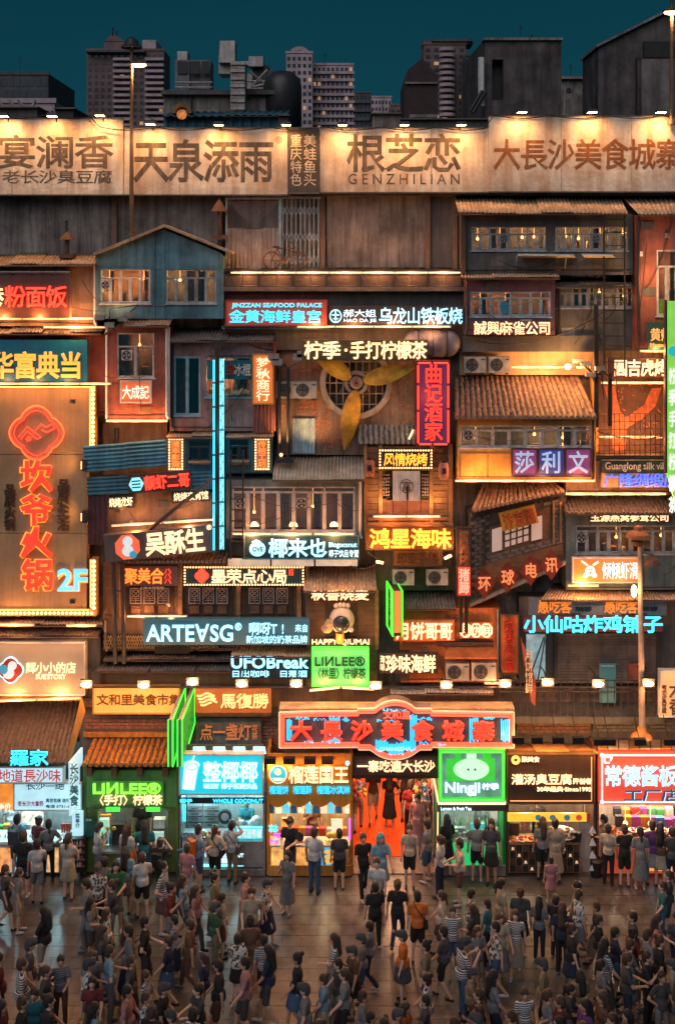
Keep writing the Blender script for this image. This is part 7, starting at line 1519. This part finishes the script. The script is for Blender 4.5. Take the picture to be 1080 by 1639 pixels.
SKIN = [mat('skin a', (.46,.27,.19), tex='plain', rough=.55), mat('skin b', (.38,.21,.14), tex='plain', rough=.55), mat('skin c', (.52,.33,.24), tex='plain', rough=.55)]
HAIR = [mat(k_, c_, rough=.5, var=.5, streak=.2, scale=6, bump=1., grain=(30,30,2)) for k_, c_ in (('black hair', (.014,.011,.010)), ('brown hair', (.05,.027,.017)), ('blue tinted hair', (.06,.24,.32)))]
CL = {'denim':(.05,.11,.20),'white':(.52,.51,.50),'cream':(.50,.42,.32),'grey':(.20,.20,.20),'dark grey':(.06,.06,.065),'black':(.014,.014,.015),'navy':(.015,.025,.06),'light blue':(.20,.34,.44),'teal':(.02,.16,.19),'brown':(.12,.06,.035),
      'pink':(.45,.20,.20),'red':(.38,.03,.025),'orange':(.65,.16,.02),'khaki':(.25,.19,.11),'green':(.03,.12,.05),'purple':(.12,.04,.18),'denim':(.05,.11,.20),'beige':(.35,.28,.20),'maroon':(.15,.02,.025)}
def cloth(c):
    k = c.split()[-1] if c.split()[0] in ('striped','printed') else c; k = 'light blue' if c.endswith('light blue') else k
    if 'cloth '+c in MC: return MC['cloth '+c]
    m = mat('cloth '+c, tuple(v*.72 for v in CL[k]), rough=.9, var=.35, streak=.25, scale=2.2, bump=.8)
    if c != k:
        n = m.node_tree.nodes; l = m.node_tree.links; b = n['Principled BSDF']; src = b.inputs['Base Color'].links[0].from_socket; tcn = n.new('ShaderNodeTexCoord')
        if c.startswith('striped'): t = n.new('ShaderNodeTexWave'); t.bands_direction = 'Z'; t.inputs['Scale'].default_value = 7; l.new(tcn.outputs['Object'], t.inputs[0]); o_ = t.outputs['Fac']
        else: t = n.new('ShaderNodeTexVoronoi'); t.inputs['Scale'].default_value = 13; l.new(tcn.outputs['Object'], t.inputs['Vector']); o_ = t.outputs['Distance']
        rp = n.new('ShaderNodeValToRGB'); rp.color_ramp.elements[0].position = .42; rp.color_ramp.elements[1].position = .5; l.new(o_, rp.inputs[0])
        mx = n.new('ShaderNodeMix'); mx.data_type = 'RGBA'; l.new(rp.outputs[0], mx.inputs['Factor']); l.new(src, mx.inputs['A']); lum = sum(CL[k])/3; mx.inputs['B'].default_value = (.45,.42,.38,1) if lum < .2 else (.06,.07,.10,1)
        l.new(mx.outputs['Result'], b.inputs['Base Color'])
    return m
seen = set(); people = []
def person(loc, face, pose, top, bottom, kind='shorts', hr='short', skin=0, hc=0, s=1., label=None, group=None, jacket=False, where='', shoe='white', bag=None):
    """face: degrees, 0 looks at the shops, 180 at the camera"""
    r = bpy.data.objects.new('person', BLOBS['body_'+pose]); COL.objects.link(r); r.location = loc; r.rotation_euler = (0, 0, math.radians(face)); w_ = s*R.uniform(.88, 1.04); r.scale = (w_, w_, s); r['kind'] = 'thing'
    r['category'] = 'person'; r['label'] = label
    if group: r['group'] = group
    def put(key, name, m):
        if BLOBS[key].materials[0] is None: BLOBS[key].materials[0] = m
        o = bpy.data.objects.new(name, BLOBS[key]); COL.objects.link(o); o.parent = r; o.material_slots[0].link = 'OBJECT'; o.material_slots[0].material = m
    if BLOBS['body_'+pose].materials[0] is None: BLOBS['body_'+pose].materials[0] = SKIN[0]
    r.material_slots[0].link = 'OBJECT'; r.material_slots[0].material = SKIN[skin]
    lg = POSES[pose][2]
    put(('jacket_' if jacket and pose in 'abf' else 'shirt_')+pose, 'shirt', cloth(top)); put(kind+'_'+lg, {'longskirt':'skirt'}.get(kind, kind), cloth(bottom)); put('shoe0_'+lg, 'shoe', cloth(shoe)); put('shoe1_'+lg, 'shoe', cloth(shoe))
    put('hair_'+hr, 'cap' if hr == 'cap' else 'hair', cloth('dark grey') if hr == 'cap' else HAIR[hc]); put('eyes', 'eyes', HAIR[0])
    if bag:
        bm_, c = bag; mb = MB()
        if bm_ == 'backpack': mb.box(-.14,.14,-.29,-.14,1.02,1.38).box(-.11,.11,-.33,-.29,1.04,1.22); mb.path([(-.09,-.14,1.36),(-.1,.0,1.44),(-.1,.14,1.30),(-.1,.02,1.04)], .016).path([(.09,-.14,1.36),(.1,.0,1.44),(.1,.14,1.30),(.1,.02,1.04)], .016)
        else: mb.box(.17,.25,-.13,.13,.86,1.04); mb.path([(.21,-.10,1.03),(-.06,-.16,1.40),(-.10,0,1.46),(-.04,.16,1.36),(.21,.10,1.03)], .012)
        q = bpy.data.objects.new(bm_, None); COL.objects.link(q); q.location = loc; q.rotation_euler = r.rotation_euler; q.scale = r.scale; q['label'] = f'{c} {bm_.replace("_"," ")} worn by the {label}'[:110]; q['category'] = bm_.replace('_',' '); q['kind'] = 'thing'
        w = q['label'].split(); q['label'] = ' '.join(w[:15])
        loc0 = q.location.copy(); q.location = (0,0,0); o = mb.build('pouch', cloth(c), q); q.location = loc0
    return r
def at(x, y, *a, **k):
    g = G(x, y); k['label'] = k.pop('lb'); return person(g, *a, **k)
A_ = [
 (28,1404,0,'a','light blue','dark grey','shorts','short','person in a light blue tee queueing at the leftmost sausage counter',('backpack','dark grey')),
 (63,1402,-30,'a','maroon','dark grey','skirt','bun','person in maroon top with hair bun at the leftmost shop'),
 (78,1410,20,'i','grey','black','trousers','tail','person in grey tee with ponytail beside the bottle rack'),
 (38,1436,0,'a','black','navy','shorts','short','person in black standing behind the leftmost queue'),
 (60,1446,10,'b','white','grey','shorts','short','person in white tee right behind the leftmost queue'),
 (110,1440,-10,'e','cream','beige','skirt','tail','person in cream top below the bottle rack'),
 (157,1414,-60,'f','white','grey','shorts','cap','person in white tee and dark cap checking a phone at the green shop'),
 (204,1424,-30,'a','white','dark grey','shorts','long','long haired person in white with an orange bag at the green shop',('shoulder_bag','orange')),
 (232,1418,0,'a','teal','denim','trousers','long','long haired person in teal top before the green shop window',('shoulder_bag','red')),
 (257,1440,-20,'g','black','green','trousers','bun','person in black raising one arm at the right of the green shop',('backpack','black')),
 (201,1462,0,'a','light blue','grey','skirt','long','long haired person in pale blue behind the green shop queue'),
 (228,1470,20,'b','white','black','shorts','short','broad shouldered person in white behind the green shop queue'),
 (168,1476,10,'a','grey','dark grey','trousers','short','person in grey standing back from the green shop'),
 (300,1452,-10,'a','pink','white','trousers','short','person in pink shirt and white trousers by the blue barrier'),
 (318,1426,-60,'e','light blue','denim','shorts','short','person in pale blue tee and denim shorts at the coconut shop',('backpack','orange')),
 (344,1418,-20,'c','cream','black','shorts','tail','person in cream tee with hand on hip at the coconut counter',('shoulder_bag','black')),
 (371,1414,-10,'g','white','khaki','trousers','short','person in white tee and khaki trousers at the coconut menu',('shoulder_bag','dark grey')),
 (464,1412,170,'e','black','dark grey','shorts','cap','person in black tee and cap facing the street before the durian counter'),
 (460,1462,150,'b','grey','grey','longskirt','long','long haired person in a grey dress looking at a phone'),
 (503,1430,-30,'a','white','denim','trousers','short','tall person in white tee and jeans at the durian shop'),
 (543,1424,0,'a','dark grey','black','shorts','short','person in charcoal tee and black shorts right of the durian shop'),
 (581,1436,200,'d','black','black','trousers','short','person in all black striding out of the entrance'),
 (609,1440,-160,'h','light blue','light blue','skirt','long','person with blue tinted long hair walking by the carpet'),
 (655,1420,180,'a','cream','black','shorts','bun','person in cream sleeveless look and black shorts walking off the carpet'),
 (683,1412,60,'a','grey','denim','shorts','short','person in grey tee and denim shorts beside the entrance pier'),
 (573,1330,0,'d','pink','cream','trousers','bun','person in pink walking inside at the left edge of the passage'),
 (597,1316,180,'h','brown','beige','shorts','tail','person in brown top inside the passage on the carpet'),
 (623,1324,0,'i','black','black','longskirt','long','person in a long black dress inside the passage'),
 (649,1308,180,'d','grey','black','shorts','short','person in grey and black shorts far inside the passage'),
 (657,1342,0,'b','red','black','trousers','short','person in red shirt inside the passage on the right'),
 (668,1368,150,'a','pink','pink','longskirt','bun','person in a pale pink dress at the right edge of the carpet'),
 (674,1352,180,'f','white','black','shorts','short','person in white inside the passage near the racks'),
 (715,1404,20,'a','black','black','skirt','long','person in short black dress at the left of the green drink shop'),
 (763,1410,-10,'c','grey','black','shorts','short','person in grey tee at the middle of the green drink counter'),
 (786,1416,170,'a','dark grey','black','skirt','long','long haired person in dark top facing the street at the green drink shop'),
 (704,1436,60,'a','white','navy','trousers','tail','person in white top standing before the entrance pier'),
 (735,1448,90,'e','cream','brown','shorts','short','person in cream top waiting below the green drink shop'),
 (868,1408,0,'a','grey','black','shorts','long','long haired person in grey tee at the tofu counter'),
 (888,1412,0,'a','beige','beige','longskirt','bun','person in a long beige dress at the tofu counter'),
 (881,1446,0,'a','pink','pink','skirt','bun','small child in pink standing behind the tofu customers',None,.72),
 (973,1416,-20,'a','cream','black','trousers','short','person in cream tee left in the duck shop queue'),
 (999,1420,0,'e','black','black','shorts','short','person in black tee second in the duck shop queue'),
 (1024,1424,0,'a','grey','grey','longskirt','tail','person in a grey dress in the middle of the duck shop queue'),
 (1043,1418,10,'b','purple','grey','skirt','bun','person in purple top near the right of the duck shop queue'),
 (1056,1420,-10,'a','brown','beige','skirt','long','long haired person in brown at the right of the duck shop queue'),
 (1075,1426,0,'i','dark grey','navy','shorts','short','person in dark grey cut by the right edge at the duck shop'),
 (966,1398,60,'e','khaki','brown','shorts','short','person in khaki reaching to the counter of the duck shop',('backpack','orange')),
 (603,1478,170,'a','white','black','shorts','short','person in white tee alone on the paving before the carpet'),
 (600,1518,10,'a','black','black','trousers','short','person in black tee ahead of the orange shirted one'),
 (636,1516,-10,'d','black','navy','trousers','tail','person in black with ponytail walking toward the entrance'),
 (668,1542,0,'a','orange','black','shorts','short','person in bright orange tee and black shorts in mid street',('shoulder_bag','black')),
]
for k, q in enumerate(A_):
    x, y, f, ps, tp, bt, kd, hr, lb = q[:9]; bag = q[9] if len(q) > 9 else None; s = q[10] if len(q) > 10 else R.uniform(.95, 1.04)
    at(x, y, f+R.uniform(-8, 8), ps, tp, bt, kd, hr, skin=k % 3, hc=2 if 'blue tinted' in lb else k % 2, s=s, lb=lb, shoe=('white','black','dark grey')[k % 3], bag=bag, jacket=(k % 11 == 5)); g = G(x, y); people.append((g.x, g.y))
# shop staff behind the counters
for x, y, d, tp, hr, lb in ((395,1345,-.9,'teal','short','shop worker in teal uniform behind the coconut counter'),(500,1345,-.9,'brown','cap','shop worker in brown behind the durian counter'),(228,1350,-.9,'black','cap','shop worker in black behind the green tea window'),
                       (770,1345,-.9,'white','cap','shop worker in white behind the green drink counter'),(860,1345,-.95,'dark grey','short','shop worker in dark grey behind the tofu pans'),(1020,1345,-1.1,'white','cap','shop worker in white cap behind the duck trays'),(20,1340,-1.1,'white','short','shop worker in white behind the sausage counter')):
    p = P(x, y, d); person(Vector((p.x, -d, 0)), 180+R.uniform(-20, 20), R.choice('aeb'), tp, 'black', 'trousers', hr, skin=1, label=lb)
# the crowd filling the plaza
cr_ = random.Random(41); TOPS = ['white','grey','dark grey','black','black','navy','light blue','teal','brown','pink','red','cream','beige','khaki','maroon','dark grey','grey','orange','purple','green','striped navy','striped white','printed brown','printed teal','striped grey','printed cream','dark grey','black','grey']
HN = {'short':'short hair','long':'long hair','bun':'a hair bun','tail':'a ponytail','cap':'a cap'}
n = 0; tries = 0
while n < 172 and tries < 4000:
    tries += 1; x = cr_.uniform(-45, 1125); y = 1478+(1815-1478)*cr_.random()**.75
    dens = 1.0 if x < 300 else (.75 if x < 440 and y > 1500 else .2 if x < 440 else .06 if x < 660 and y < 1570 else .4 if x < 620 else 1.0)
    if x > 940 and y < 1540: dens *= .4
    if y < 1515: dens *= .4
    if cr_.random() > dens: continue
    c0 = G(x, y); face0 = cr_.choice([90,-90,90,-90,90,-90,0,180])+cr_.uniform(-20, 20); walk = cr_.random() < .7
    for k in range(cr_.choice([1,1,2,2,3,4,5])):
        g = c0+Vector((cr_.uniform(-.75,.75), cr_.uniform(-.55,.55), 0)) if k else c0
        if n >= 172 or g.y > -1.2 or any((g.x-a)**2+(g.y-b)**2 < .37**2 for a, b in people): continue
        D = g.y+D0; xx = 540+g.x*F/D; yy = HZ+F*H/D
        for _ in range(60):
            tp = cr_.choice(TOPS); bt = cr_.choice(['black','navy','denim','khaki','grey','dark grey','beige','brown']); hr = cr_.choice(['short','short','short','long','long','bun','tail','cap']); kd = cr_.choice(['shorts','shorts','trousers','trousers','skirt','longskirt'])
            zone = 'left' if xx < 300 else 'middle' if xx < 640 else 'right'; dep = 'back' if yy < 1560 else 'front'
            lb = f"person with {HN[hr]}, {tp} top and {bt} {kd.replace('longskirt','long skirt')} in {dep} {zone} crowd"
            if lb not in seen: break
        seen.add(lb); people.append((g.x, g.y))
        person(g, face0+cr_.uniform(-14, 14), cr_.choice('ddhhha' if walk else 'aabcefi'), tp, bt, kd, hr, skin=cr_.randrange(3), hc=cr_.randrange(2), s=cr_.uniform(.88, 1.06), label=lb, group='crowd strolling across the plaza', shoe=cr_.choice(['white','black','grey']))
        n += 1
